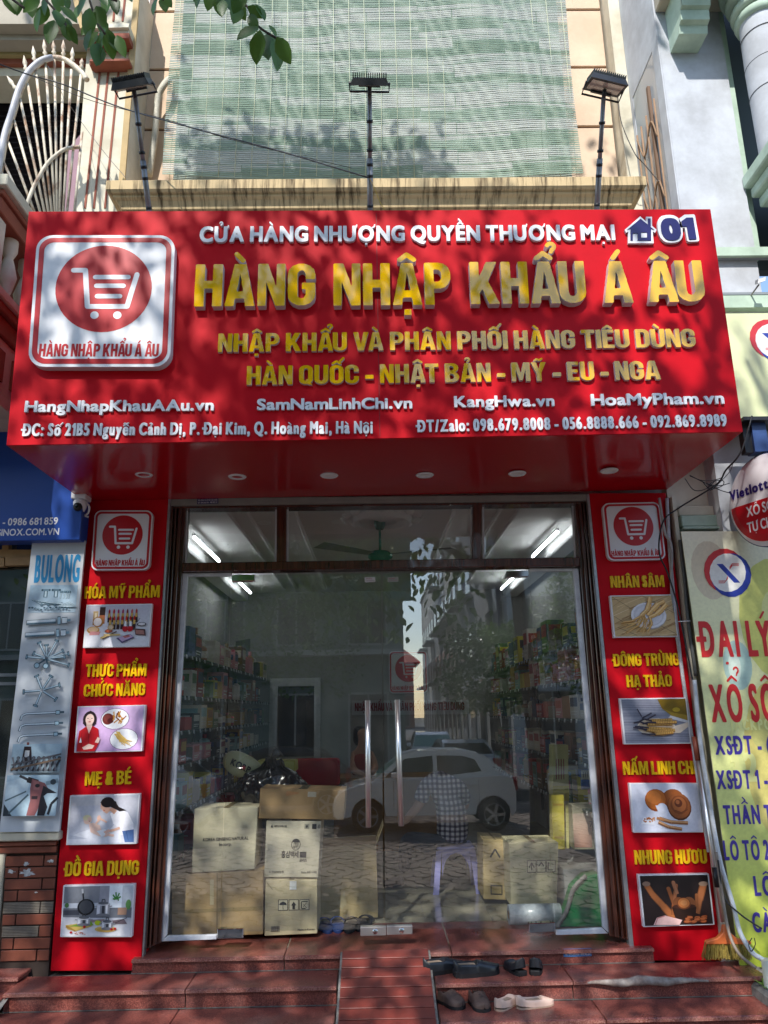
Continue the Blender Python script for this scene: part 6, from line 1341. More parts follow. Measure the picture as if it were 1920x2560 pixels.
for k in range(9): sh += [('l', [(.12+k*.09, .195), (.22+k*.09, .232)], .0075, S(52, 54, 60)), ('l', [(.2+k*.085, .195), (.12+k*.09, .24)], .006, S(110, 112, 118)), ('e', .22+k*.088, .238, .03, .005, S(60, 62, 68))]
sh += [('l', [(.12, .2), (.95, .235)], .006, S(120, 100, 84)), ('l', [(.12, .215), (.95, .25)], .005, S(90, 88, 92))]
sh += [('r', .07, .052, .95, .182, S(176, 200, 212)), ('p', [(.07, .16), (.5, .182), (.4, .1), (.07, .06)], S(196, 214, 222)), ('p', [(.07, .052), (.07, .09), (.22, .052)], S(50, 60, 66)), ('l', [(.08, .1), (.42, .13)], .005, S(100, 120, 128)), ('l', [(.16, .06), (.46, .12)], .006, S(90, 110, 118)),
       ('l', [(.28, .18), (.44, .166)], .008, S(60, 60, 64)), ('l', [(.42, .168), (.6, .158)], .018, S(48, 44, 46)), ('p', [(.5, .17), (.72, .156), (.78, .14), (.7, .13), (.64, .07), (.6, .053), (.46, .053), (.5, .1), (.48, .14)], S(150, 96, 96)), ('p', [(.52, .165), (.62, .16), (.64, .135), (.54, .135)], S(176, 116, 112)), ('p', [(.7, .148), (.94, .124), (.78, .124), (.72, .115), (.8, .08), (.76, .053), (.64, .053), (.66, .1)], S(44, 44, 50)), ('r', .52, .105, .62, .115, S(60, 50, 56)), ('l', [(.74, .155), (.86, .16), (.94, .165)], .013, S(140, 160, 170)), ('e', .86, .16, .05, .009, S(60, 72, 80)), ('l', [(.96, .11), (.86, .09), (.82, .056)], .008, S(44, 48, 54)), ('e', .6, .148, .04, .006, S(50, 46, 50))]
print_mesh('bolt_print', [q_+Vector((0, -.0005, 0)) for q_ in aq], sh, bp)
text_px(bp, 'BULONG', (84, 1457), (197, 1455), 1388, -.0715, 'cond', [mat('sky_blue_print', S(48, 138, 190), rough=.3)], .0014, True)
# neighbour's glazed shop front
nd = empty('neighbour_shopfront', (0, 0, 0), 'dark glazed shopfront with tan timber bars behind the bolt advertisement', 'shopfront')
TAN = mat('tan_timber', S(176, 136, 84), rough=.5, noise=6, col2=S(150, 112, 66))
Q(MB(), [(-300, 1374), (90, 1374), (90, 1393), (-300, 1393)], .0, .06).build('transom_bar', TAN, nd); Q(MB(), [(-300, 1397), (10, 1394), (10, 1416), (-300, 1418)], -.01, .05).build('transom_bar', TAN, nd); Q(MB(), [(13, 1393), (82, 1392), (82, 1412), (13, 1414)], -.01, .05).build('transom_bar', TAN, nd); Q(MB(), [(6, 1350), (22, 1350), (21, 1374), (5, 1374)], 0, .05).build('mullion', TAN, nd)
Q(MB(), [(-400, 1340), (110, 1340), (40, 2160), (-400, 2160)], .06, .008).build('shop_glass', glass_mat('neighbour_glass', (.5, .55, .58), .16, .02), nd)
ib = MB().box(-6, -2.0, .9, 1.0, -.1, 3.2).build('shop_interior', mat('dark_room', S(60, 64, 68), rough=.8), nd)
for yy in (1690, 1712): Q(MB(), [(-300, yy-4), (48-(yy-1690)*.1, yy-7), (47-(yy-1690)*.1, yy+1), (-300, yy+5)], .04, .01).build('push_rail', mat('dull_alu', S(110, 116, 120), rough=.4, metal=.5), nd)
t0, t1 = W(10, 1527, .5), W(75, 1545, .5); tl = MB().tube([t0, t1], .012, 8).build('tube_light', TUBE); tag(tl, 'lit tube light seen through the left neighbour\'s dark glass', 'tube light')  # glowing tube added behind the pane, stands for a reflection in it
# left neighbour steps
ls = empty('neighbour_steps', (0, 0, 0), kind='structure')
for (z, yb, yf, xr) in ((.03, 0.01, -.16, -1.99), (-.045, .01, -.30, -2.03), (-.15, -.30, -.58, -2.12), (-.26, -.58, -.86, -2.2), (-.38, -.86, -1.15, -2.3)):
    MB().box(-3.4, xr-.03, yf, yb, z-.022, z).build('tread_slab', GRAN, ls, bevel=.004); MB().box(-3.39, xr-.045, yf+.02, yb, GZ, z-.0225).build('riser_panel', GRAN, ls); MB().box(-3.4, xr-.032, yf-.0025, yf-.0005, z-.019, z-.003).build('polished_edge', GRANE, ls)
MB().add([(-2.06, -.02, -.03), (-2.0, -.02, -.005), (-2.0, -.3, -.02), (-2.06, -.31, -.06), (-2.2, -.6, -.2), (-2.24, -.6, -.25), (-2.1, -1.0, GZ), (-2.05, -.6, -.19)], [(0, 1, 2, 3), (3, 2, 7, 4), (4, 7, 6, 5)]).build('mortar_joint', GROUT, ls)
# ------------------------------------------------------------------ right neighbour
rn = empty('grey_building', (0, 0, 0), 'tall pale grey rendered building with green mouldings and round column, right of the shop', 'house')
GREY = mat('pale_grey_render', S(196, 200, 206), rough=.9, noise=2.6, col2=S(168, 170, 174), bump=(8, .25, .008)); GRN = mat('pale_green_moulding', S(184, 204, 186), rough=.8, noise=5, col2=S(160, 180, 162))
GX = 2.285; gxr = 2.80
zbm = 4.62
MB().box(GX+.012, gxr, -.1, .62, 2.0, 8.6).build('front_wall', GREY, rn)
# side wall with a deep window
wy0, wy1, wz0, wz1 = .02, .5, 4.7, 6.52
MB().box(GX, GX+.011, -.099, wy0-.001, 4.2, 8.6).build('side_wall', GREY, rn); MB().box(GX, GX+.011, wy1+.001, 1.6, 4.2, 8.6).build('side_wall', GREY, rn); MB().box(GX, GX+.011, wy0, wy1, wz1, 8.6).build('side_wall', GREY, rn)
MB().box(GX+.004, GX+.0118, wy0, wy1, 4.2, wz1-.001).build('window_recess', mat('window_pane_grey', S(150, 160, 168), rough=.15), rn)
wf = MB().box(GX-.02, GX+.003, wy0+.12, wy0+.15, 4.2, 6.3).build('window_frame', mat('brown_frame', S(110, 84, 64), rough=.6), rn)
for y in (.06, .24, .36, .46): MB().tube([(GX-.015, y, 4.2), (GX-.015, y, 6.1)], .008, 6).build('window_bar', mat('rusty_bar', S(150, 120, 92), rough=.7, noise=20), rn)
for z in (4.7, 5.2, 5.75):
    MB().tube(curve_pts([(GX-.02, .06, z), (GX-.02, .16, z+.22), (GX-.02, .34, z+.05), (GX-.02, .46, z+.3)]), .007, 6).build('scroll_bar', MATS['rusty_bar'], rn)
MB().box(GX-.1, GX-.002, .55, 1.5, 4.4, 8.6).build('cream_return', CREAM, rn)
# overhead slab and corbel
sz = W(1633, 33, -.1).z
MB().box(GX+.01, 4.5, -.75, -.101, sz, sz+.3).build('overhead_slab', GRY, rn, bevel=.01)
a = W(1706, 60, -.35); b = W(1778, 60, -.35); a.z = W(1740, 112, -.15).z
prof2 = [(-.101, a.z-.03), (-.28, a.z-.03), (-.30, a.z+.03), (-.34, a.z+.04), (-.35, a.z+.12), (-.38, a.z+.13), (-.40, a.z+.2), (-.45, a.z+.22), (-.46, a.z+.32), (-.5, a.z+.34), (-.52, a.z+.46), (-.56, sz-.001), (-.101, sz-.001)]
n_ = len(prof2); MB().add([(a.x, y, z) for y, z in prof2]+[(b.x, y, z) for y, z in prof2], [tuple(range(n_)), tuple(range(2*n_-1, n_-1, -1))]+[(i, (i+1) % n_, (i+1) % n_+n_, i+n_) for i in range(n_)]).build('corbel', GRN, rn)
MB().box(gxr+.001, gxr+.06, -.06, .3, 4.6, 8.4).build('green_reveal', GRN, rn); MB().box(gxr+.061, 4.5, .12, .2, 4.6, 8.4).build('dark_louvre', mat('dark_louvre', S(60, 68, 70), rough=.6), rn)
cxx = W(1868, 200, -.35).x+.17
MB().lathe([(.15, 5.2), (.155, 6.0), (.15, 6.35), (.152, 8)], c=(cxx, -.35, 0), n=36).build('round_column', GREY, rn)
for z, r_ in ((6.42, .172), (6.5, .19), (6.62, .215), (6.72, .245)):
    MB().lathe([(.148, z-.04), (r_, z-.035), (r_+.01, z), (r_, z+.03), (.148, z+.035)], c=(cxx, -.35, 0), n=36).build('column_ring', GRN, rn)
for z in (5.75, 6.0, 6.25): MB().lathe([(.154, z-.005), (.158, z), (.154, z+.005)], c=(cxx, -.35, 0), n=36).build('column_groove', mat('dark_line', S(70, 72, 76), rough=.8), rn)
for z0, z1, o_ in ((5.14, 5.24, 0), (5.06, 5.138, .05), (4.98, 5.058, .1)):
    MB().box(gxr-.02+o_, 4.5, -.95+o_, -.101, z0, z1).build('balcony_moulding', GRN, rn, bevel=.01)
MB().box(gxr+.15, 4.5, -.9, -.101, 4.7, 4.978).build('balcony_base', GREY, rn)
bo = empty('glass_bottle', (gxr+.1, -.75, 5.241), 'empty clear glass bottle with a cork standing on the green balcony ledge', 'bottle')
MB().lathe([(0, 0), (.05, 0), (.052, .12), (.045, .16), (.018, .2), (.014, .3)], n=16).build('bottle_glass', mat('bottle_glass', S(120, 124, 130), rough=.1), bo); MB().lathe([(0, .33), (.014, .33), (.014, .29), (0, .29)], n=10).build('cork', mat('cork', S(190, 150, 110), rough=.9), bo)
# bands behind the sign corner
for y0, y1, Yd, mt in ((617, 638, -.16, GRN), (639, 645, -.13, mat('grey_rail', S(130, 136, 140), rough=.5)), (730, 736, -.18, MATS['grey_rail']), (738, 768, -.2, GRN), (772, 780, -.14, GREY)):
    a, b = W(1900, y0, Yd), W(1900, y1, Yd); MB().box(2.2, 4.6, Yd, -.101, b.z, a.z).build('green_band', mt, rn)
lf = empty('small_flood_light', W(1904, 704, -.35), 'small grey lamp bracket above the pale green lottery sign', 'lamp')
MB().slab([(-.02, 0, .02), (.028, -.012, .03), (.02, -.012, 0), (-.028, 0, -.012)], (0, .04, .012)).build('lamp_body', TRP, lf); MB().tube([(0, .04, 0), (-.01, .4, -.05)], .006, 6).build('lamp_arm', TRP, lf)
ys = empty('lottery_sign', (0, 0, 0), 'pale green sign box with a red and blue ring emblem right of the red sign', 'shop sign')
YG = mat('pale_green_sheet', S(222, 226, 180), rough=.4, noise=2, col2=S(212, 218, 168))
za, zb = W(1850, 783, -.3).z, W(1860, 1056, -.3).z
MB().box(2.0, 4.4, -.3, -.205, zb, za).build('sign_box', YG, ys, bevel=.004)
lc = W(1934, 852, -.302); R1 = .19
RDP = S(196, 50, 54); BLP = S(44, 60, 150)
q4 = [lc+Vector((-.16, 0, .16)), lc+Vector((.16, 0, .16)), lc+Vector((.16, 0, -.16)), lc+Vector((-.16, 0, -.16))]
def xlogo(): return [('e', .43, .55, .43, .45, RDP), ('e', .57, .45, .43, .45, BLP), ('e', .5, .5, .385, .395, S(226, 224, 220)), ('p', [(.27, .68), (.4, .68), (.76, .29), (.63, .29)], BLP)]+[('l', [(.3+k*0, .29+k*.022), (.42+k*.02, .29+k*.022), (.5, .38+k*.022)], .012, RDP) for k in range(3)]+[('l', [(.54, .56+k*.022), (.6, .64+k*.022), (.74, .64+k*.022)], .012, RDP) for k in range(3)]
print_mesh('ring_emblem', q4, xlogo(), ys)
MB().box(2.1, 4.4, -.28, -.22, zb-.035, zb-.002).build('under_rail', BLACK, ys)
# wall under the green sign and round post
rw = empty('neighbour_wall', (0, 0, 0), 'cream plaster wall with mouldings behind the cables, right of the shop', 'wall')
MB().box(2.02, 5, .06, .3, -.1, 3.35).build('wall_body', CREAM, rw)
for z0, z1, d in ((W(1760, 1289, 0).z, W(1760, 1264, 0).z, .06), (W(1760, 1318, 0).z, W(1760, 1290, 0).z, .09), (W(1760, 1327, 0).z, W(1760, 1319, 0).z, .11)):
    MB().box(2.06, 4, .06-d, .0595, z0+.001, z1-.001).build('wall_moulding', GRN if d > .06 else CREAM, rw, bevel=.005)
MB().box(2.005, 2.03, -.05, .059, -.1, 2.8).build('corner_strip', CREAM, rw)
po = empty('sign_post', (0, 0, 0), 'dark blue square post under the pale green sign', 'post')
a = W(1882, 1075, -.4); zq = W(1882, 1135, -.4).z; MB().box(a.x-.03, a.x+.06, -.45, -.35, zq, zb-.036).build('post_body', mat('blue_steel', S(52, 78, 130), rough=.4), po); MB().box(a.x-.08, a.x-.031, -.43, -.37, zq, zb-.036).build('post_side', BLACK, po); MB().box(a.x-.1, a.x+.25, -.5, -.3, zb-.06, zb-.037).build('cap_plate', BLACK, po)
# projecting round light box
e0 = WX(1822, 1240, 2.36); cen = Vector((2.46, e0.y-.305, WX(1895, 1243, 2.36).z)); 
ov = empty('round_light_box', cen, 'round white and red projecting light box with lottery lettering at the right edge', 'light box', rz=-math.radians(70))
RR = .29
MB().lathe([(0, -.055), (RR*.8, -.052), (RR*.96, -.04), (RR, -.022)], n=48, axis='y').build('white_face', mat('light_box_white', S(226, 222, 226), rough=.12), ov)
MB().lathe([(RR, -.022), (RR*1.02, -.02), (RR*1.02, .06), (RR, .062), (RR*.8, .1), (0, .105)], n=48, axis='y').build('blue_rim', mat('navy_rim', S(40, 46, 84), rough=.3), ov)
mb = MB(); pts = []
for k in range(25):
    t = math.pi+math.pi*k/24; pts.append((.93*RR*math.cos(t), -.0535-.0, .93*RR*math.sin(t)*.98+.01))
mb.add([(x, -.0565 if abs(x) < .2 and z > -.2 else -.0500 if abs(x) < .27 and z > -.25 else -.0455, z) for x, _, z in pts], [tuple(range(25))])
rf = MB(); N_ = 24; rings = [0, .3, .55, .75, .9]
def fz(r): return -.0555+.0145*max(0, (r-.78))/.2 if r > .78 else -.0555-.002
vs = []; 
for r in rings:
    for k in range(N_+1):
        t = math.pi+math.pi*k/N_; x, z = r*RR*math.cos(t), r*RR*math.sin(t); z = min(z, .02); vs.append((x, fz(r), z+.0))
rf.add(vs, [(i*(N_+1)+k, i*(N_+1)+k+1, (i+1)*(N_+1)+k+1, (i+1)*(N_+1)+k) for i in range(4) for k in range(N_)]); rf.build('red_half', REDP, ov)
NV = mat('navy_print', S(44, 34, 110), rough=.3)
text(ov, 'Vietlott', (-.25, -.0560, .055), (.06, -.0560, .055), .062, 'bold', [NV], .0015, True); text(ov, 'XỔ SỐ', (-.13, -.0585, -.085), (.08, -.0585, -.085), .065, 'plain', [WHITE], .0015, True); text(ov, 'TỰ CHỌN', (-.14, -.0585, -.185), (.15, -.0585, -.185), .065, 'plain', [WHITE], .0015, True)
fl_ = []
for a0 in range(5):
    t = math.radians(90+a0*72); t1 = t-.5; t2 = t+.5; c0 = (.5, .5); fl_.append(('p', [(.5+.09*math.cos(t), .5+.09*math.sin(t)), (.5+.42*math.cos(t1), .5+.42*math.sin(t1)), (.5+.5*math.cos(t), .5+.5*math.sin(t)), (.5+.42*math.cos(t2), .5+.42*math.sin(t2))], S(186, 24, 40)))
print_mesh('flower_emblem', [Vector(v) for v in ((.085, -.056, .19), (.225, -.056, .19), (.225, -.056, .05), (.085, -.056, .05))], fl_, ov)
# hanging banner
bn = empty('lottery_banner', (0, 0, 0), 'tall yellow-green vinyl banner with red and violet lottery lettering at the right edge', 'banner')
BQ = [(1702, 1329), (2140, 1327), (2160, 2420), (1850, 2425)]
qb = [W(*p, -.12) for p in BQ]
NXs, NZs = 10, 26; mb = MB(); vs = []
for jx_ in range(NZs+1):
    for ix in range(NXs+1):
        u, v = ix/NXs, jx_/NZs; p = (qb[3]*(1-u)+qb[2]*u)*(1-v)+(qb[0]*(1-u)+qb[1]*u)*v; vs.append((p.x, p.y+.004+.0035*math.sin(v*17+u*5)*math.sin(u*9), p.z))
mb.add(vs, [(a_*(NXs+1)+b_, a_*(NXs+1)+b_+1, (a_+1)*(NXs+1)+b_+1, (a_+1)*(NXs+1)+b_) for a_ in range(NZs) for b_ in range(NXs)], 0, True)
o = mb.build('vinyl_sheet', mat('banner_back', S(214, 212, 180), rough=.5), bn)
def bv(y): return (2425-y)/1096
bsh = [('p', [(0, 0), (1, 0), (1, 1), (0, 1)], (S(208, 220, 70), S(238, 232, 204))), ('e', .14, .90, .11, .075, S(214, 200, 172)), ('e', .5, .78, .22, .15, S(214, 214, 120)), ('e', .55, .8, .13, .06, S(222, 222, 150)), ('e', .24, .665, .09, .06, S(176, 202, 190)), ('e', .22, .66, .04, .035, S(206, 220, 206)), ('e', .5, .44, .28, .2, S(220, 206, 120)), ('e', .5, .5, .22, .05, S(206, 200, 120))]
print_mesh('banner_print', [q_+Vector((0, -.004, 0)) for q_ in qb], bsh, bn, .0005)
BR_ = mat('banner_red', S(204, 44, 46), rough=.35); BV = mat('banner_violet', S(70, 56, 150), rough=.35); BYL = mat('banner_pale', S(226, 226, 150), rough=.4)
for s, pA, xB, top, mt in (('ĐẠI LÝ', (1755, 1643), 1934, 1553, BR_), ('XỔ SỐ', (1781, 1806), 1946, 1711, BR_), ('XSĐT - 6/45', (1790, 1887), 1990, 1840, BV), ('XSĐT 1 -', (1794, 1973), 1922, 1926, BV), ('THẦN TÀI', (1812, 2061), 1964, 2013, BV), ('LÔ TÔ 2', (1812, 2151), 1926, 2101, BV), ('LÔ', (1888, 2240), 1936, 2190, BV), ('CÀO', (1884, 2331), 1960, 2281, BV), ('JACKPOT', (1826, 1826), 1950, 1798, BYL), ('12', (1832, 1955), 1900, 1882, BYL)):
    text_px(bn, s, pA, (xB, pA[1]-(xB-pA[0])*.012), top, -.1275 if mt is not BYL else -.1268, 'tall', [mt], .0015, True)
le = W(1806, 1420, -.1265)
q4 = [W(x, y, -.1262) for x, y in ((1758, 1372), (1876, 1370), (1880, 1492), (1762, 1494))]
print_mesh('ring_emblem', q4, [(s_ if not (s_[0] == 'p' and s_[-1] == S(222, 226, 180)) else s_[:-1]+(S(222, 216, 190),)) for s_ in xlogo()], bn)
# ------------------------------------------------------------------ shoes
def shoe(px, zlev, rz, L, kind, c, label, group, flip=1):
    q = WZ(px[0], px[1], zlev); r = empty('shoe', q, label, 'shoe', group, rz=rz)
    cm = {'d': mat('black_leather', S(34, 38, 44), rough=.28, noise=20, col2=S(26, 28, 32)), 'b': mat('brown_leather', S(96, 76, 68), rough=.6, noise=18, col2=S(66, 50, 46), bump=(50, .6, .003)), 'p': mat('pale_pink_leather', S(222, 190, 172), rough=.35), 'h': mat('black_suede', S(30, 32, 38), rough=.5)}[kind]
    sole_h = {'d': .022, 'b': .016, 'p': .008, 'h': .014}[kind]
    W2 = {'d': .044, 'b': .046, 'p': .034, 'h': .036}[kind]; N = 24; M_ = 9
    def half(t):  # outline half-width along length 0 heel .. 1 toe
        a = .78+.22*math.sin(min(1, t*1.2)*math.pi*.9) if t < .5 else .92+.12*math.sin((t-.5)*2*math.pi*.55)
        e = min(1, t/.10)**.5 if t < .10 else 1
        tip = {'d': 2.2, 'b': 2.6, 'p': 1.5, 'h': 1.6}[kind]
        if t > .68: e = max(0, 1-((t-.68)/.32)**tip)**(.62)
        return W2*a*e+.0005
    def height(t):
        if kind in 'db':
            return .070-.012*t if t < .38 else (.066-.02*(t-.38)/.3 if t < .55 else max(.024, .054-.07*(t-.55)))
        return {'p': .062, 'h': .07}[kind]*(1-.15*t) if t < .18 else (.052 if t < .62 and kind == 'h' else (.046 if t < .62 else max(.016, .046-.075*(t-.62))))
    vs = []; fs = []
    open0, open1 = (.05, .50) if kind in 'db' else (.04, .66)
    for i in range(N+1):
        t = i/N; y = -L/2+L*t; w = half(t); h = height(t); rise = (.03 if kind == 'h' else .01 if kind == 'p' else 0)*max(0, 1-t/.4)
        for k in range(M_):
            a = math.pi*k/(M_-1); x = math.cos(a); z = math.sin(a)
            inop = open0 < t < open1
            xx = w*(abs(x)**.7)*(1 if x >= 0 else -1); zz = sole_h+rise+h*(z**.75 if z > 0 else 0)
            if inop: zz = min(zz, sole_h+rise+h*.98); 
            if inop and abs(k-(M_-1)/2) < 1.6:
                xx *= 1; zz = sole_h+rise+h*.35
            vs.append((xx*flip, y, zz))
    for i in range(N):
        for k in range(M_-1): fs.append((i*M_+k, i*M_+k+1, (i+1)*M_+k+1, (i+1)*M_+k))
    ins = []
    o = MB().add(vs, fs, 0, True).add([vs[k] for k in range(M_)], [tuple(range(M_))], 0, True).build('upper', cm, r); sb_ = o.modifiers.new('s', 'SUBSURF'); sb_.levels = sb_.render_levels = 1
    lin_ = mat('insole_'+kind, {'d': S(150, 130, 110), 'b': S(58, 46, 40), 'p': S(170, 148, 128), 'h': S(70, 60, 56)}[kind], rough=.8)
    n0, n1 = int(N*open0)+1, int(N*open1); iv = [(vs[i*M_+3][0]*.9, vs[i*M_][1], sole_h+.5*height(i/N)) for i in range(n0, n1+1)]+[(vs[i*M_+5][0]*.9, vs[i*M_][1], sole_h+.5*height(i/N)) for i in range(n1, n0-1, -1)]
    MB().add([(x, y, z+.004) for x, y, z in iv], [tuple(range(len(iv)))]).build('insole', lin_, r)
    ov = []
    for i in range(N+1): ov.append((half(i/N)*1.05, -L/2+L*i/N*1.005))
    loop = ov+[(-x, y) for x, y in reversed(ov)]; n = len(loop)
    MB().add([(x*flip, y, .0) for x, y in loop]+[(x*flip, y, sole_h) for x, y in loop], [tuple(range(n-1, -1, -1)), tuple(range(n, 2*n))]+[(i, (i+1) % n, (i+1) % n+n, i+n) for i in range(n)]).build('sole', RUB if kind != 'p' else mat('tan_sole', S(190, 160, 138), rough=.6), r)
    if kind in 'dh': MB().box(-W2*.75, W2*.75, -L/2+.002, -L/2+L*.24, -.0, sole_h+.012).build('heel', RUB, r, bevel=.004)
    if kind == 'b':
        for t in (.55, .62, .7): MB().tube(curve_pts([(half(t)*.9*s_, -L/2+L*t, sole_h+height(t)*(.5+.5*(1-abs(s_)))) for s_ in (-1, -.5, 0, .5, 1)], 4), .004, 5).build('seam_strap', cm, r)
    if kind == 'd': MB().tube(curve_pts([(half(.6)*.85*s_, -L/2+L*(.58+.05*(1-abs(s_))), sole_h+height(.6)*(.62+.42*(1-abs(s_)))) for s_ in (-1, -.5, 0, .5, 1)], 4), .003, 5).build('apron_seam', cm, r)
    return r
S1, S2 = 0.0, -.095
shoe((1108, 2430), S1, -1.2, .25, 'd', 0, 'black leather shoe behind its mate at the left of the upper step, beside the ramp', 'black leather shoes')
shoe((1192, 2437), S1, -1.35, .27, 'd', 0, 'black leather slip-on shoe in front, toe to the right, on the upper step', 'black leather shoes')
shoe((1286, 2428), S1, .35, .2, 'h', 0, 'left black heeled shoe of the pair in the middle of the upper step', 'black heeled shoes')
shoe((1340, 2426), S1, -.25, .2, 'h', 0, 'right black heeled shoe of the pair in the middle of the upper step', 'black heeled shoes')
shoe((1126, 2510), S2, math.pi+.55, .215, 'b', 0, 'left brown leather shoe, turned aside, on the lower step', 'brown leather shoes')
shoe((1198, 2514), S2, math.pi+.15, .215, 'b', 0, 'right brown leather shoe pointing to the street on the lower step', 'brown leather shoes')
shoe((1268, 2515), S2, -.75, .2, 'p', 0, 'pale pink flat shoe resting partly behind its mate on the lower step', 'pale pink flats')
shoe((1338, 2516), S2, -1.35, .215, 'p', 0, 'pale pink flat shoe in front with its toe to the right on the lower step', 'pale pink flats')
# ------------------------------------------------------------------ broom
br = empty('broom', W(1820, 2395, -.18), 'broom with orange head and yellow straw bristles leaning by the right pillar', 'broom')
B0 = Vector(br.location); OR = mat('orange_plastic', S(214, 110, 56), rough=.4); STR = mat('straw', S(176, 156, 76), rough=.9, noise=40, col2=S(140, 120, 56))
hb = W(1808, 2305, -.15)-B0; ht = W(1737, 1850, -.06)-B0; d = (ht-hb)
MB().tube([hb, hb+d*.88], .0125, 12).build('steel_handle', STEEL, br); MB().tube([hb+d*.18, hb+d*.285], .0175, 12).build('black_joint', TAPE, br); MB().tube([hb+d*.88, hb+d*1.02], .016, 12).build('brown_grip', mat('brown_grip', S(140, 70, 50), rough=.5), br)
hp = [W(x, y, -.16)-B0 for x, y in ((1803, 2310), (1818, 2310), (1820, 2328), (1836, 2342), (1872, 2350), (1872, 2357), (1760, 2357), (1760, 2350), (1788, 2342), (1801, 2328))]
MB().slab(hp, (0, -.035, 0)).build('broom_head', OR, br, bevel=.004)
bb_ = MB(); rr = random.Random(3)
for k in range(300):
    t = rr.random(); x0 = 1762+108*t; x1 = 1756+122*t+rr.uniform(-4, 4); Yb = -.178+rr.uniform(-.014, .014)
    a = W(x0, 2356, Yb)-B0; c = W(x1, 2398+rr.uniform(-6, 3), Yb+rr.uniform(-.02, .02))-B0; c.z = max(c.z, -B0.z+.002)
    bb_.tube([a, (a+c)/2+Vector((rr.uniform(-.004, .004), 0, 0)), c], .0018, 3, cap=False)
bb_.build('bristles', STR, br)['kind'] = 'stuff'
# ------------------------------------------------------------------ conduits and cables at the right pillar
def pipe(px, Ys, r, label, c, nm='conduit', rough=.5):
    o = MB().tube(curve_pts([W(x, y, Y) for (x, y), Y in zip(px, Ys)], 10), r, 10).build(nm, mat('pipe_%d_%d_%d' % c, S(*c), rough=rough, noise=12, col2=S(*[int(v*.85) for v in c]))); tag(o, label, 'pipe'); return o
pipe([(1667, 1246), (1676, 1400), (1700, 1640), (1735, 1880), (1772, 2130)], [-.02]*5, .012, 'white plastic conduit running down the outer edge of the right pillar', (206, 204, 206))
pipe([(1648, 1245), (1662, 1330), (1679, 1370), (1680, 1500), (1708, 1700)], [-.06, -.06, -.05, -.03, -.02], .009, 'thin grey-white pipe bent around the top of the right pillar', (176, 172, 168))
pipe([(1700, 1350), (1712, 1450), (1722, 1560), (1740, 1690)], [-.06]*4, .012, 'dark grey conduit beside the banner near its top', (96, 98, 98))
pipe([(1718, 1360), (1733, 1520), (1765, 1780), (1792, 1960), (1812, 2140)], [-.07]*5, .008, 'thin grey pipe following the left edge of the banner', (130, 132, 134))
pipe([(1736, 1700), (1750, 1850), (1775, 2010), (1800, 2150), (1832, 2260), (1850, 2330), (1880, 2380), (1905, 2398), (1917, 2412)], [-.09, -.1, -.11, -.14, -.2, -.26, -.33, -.38, -.4], .013, 'white plastic hose curving from the pillar down into the upright pipe', (214, 218, 222))
pipe([(1790, 2130), (1806, 2240), (1822, 2330), (1848, 2385), (1890, 2420)], [-.16, -.2, -.27, -.34, -.4], .009, 'dirty grey hose crossing in front of the broom', (140, 126, 112))
vp = MB().tube([W(1917, 2398, -.4), W(1917, 2398, -.4)-Vector((0, 0, .8))], .03, 20).build('upright_pipe', mat('ivory_pipe', S(214, 212, 190), rough=.4)); tag(vp, 'thick ivory upright pipe at the lower right edge', 'pipe')
CB_ = (30, 31, 34)
cable([W(1880, 1040, -.5), W(1852, 1130, -.5), (W(1815, 1175, -.4)), W(1790, 1212, -.2), W(1700, 1268, -.1), W(1660, 1300, -.09), W(1648, 1350, -.09), W(1650, 1390, -.09), W(1668, 1430, -.08), W(1690, 1500, -.07), W(1712, 1600, -.07), W(1735, 1720, -.08)], .0055, 'thick black cable looping over the logo box and down the right pillar', CB_)
for k, pts in enumerate([[(1725, 1190), (1760, 1202), (1800, 1196), (1812, 1180)], [(1712, 1196), (1735, 1225), (1765, 1222), (1790, 1200)], [(1757, 1205), (1775, 1222), (1805, 1215), (1808, 1202), (1785, 1203), (1772, 1215), (1780, 1224), (1822, 1182), (1832, 1160)], [(1765, 1208), (1800, 1225), (1826, 1233)], [(1724, 1188), (1770, 1210), (1800, 1214), (1824, 1208)]]):
    cable([W(x, y, -.3-.02*k) for x, y in pts], .0028, ['thin black wire along the right end of the soffit', 'thin black wire drooping under the soffit corner', 'coiled black wire under the soffit corner', 'black wire running to the round light box', 'short black wire crossing the coil'][k], CB_)
cable([W(1795, 2150, -.18), W(1810, 2240, -.2), W(1850, 2285, -.25), W(1905, 2322, -.3)], .005, 'black cable slanting across the lower part of the banner', CB_)
cable([W(1880, 2345, -.3), W(1872, 2360, -.32), W(1878, 2378, -.34), W(1888, 2362, -.33), W(1886, 2345, -.32)], .0025, 'small black wire loop beside the broom bristles', CB_)
for y, x0, x1 in ((1554, 1696, 1728), (2031, 1773, 1778)): 
    o = MB().tube([W(x0, y, -.085), W(x1, y-2, -.1)], .003, 6).build('cable_tie', WHITE); tag(o, 'white cable tie around the conduits, %s' % ('beside the banner heading' if y < 1700 else 'near the broom handle'), 'cable tie')
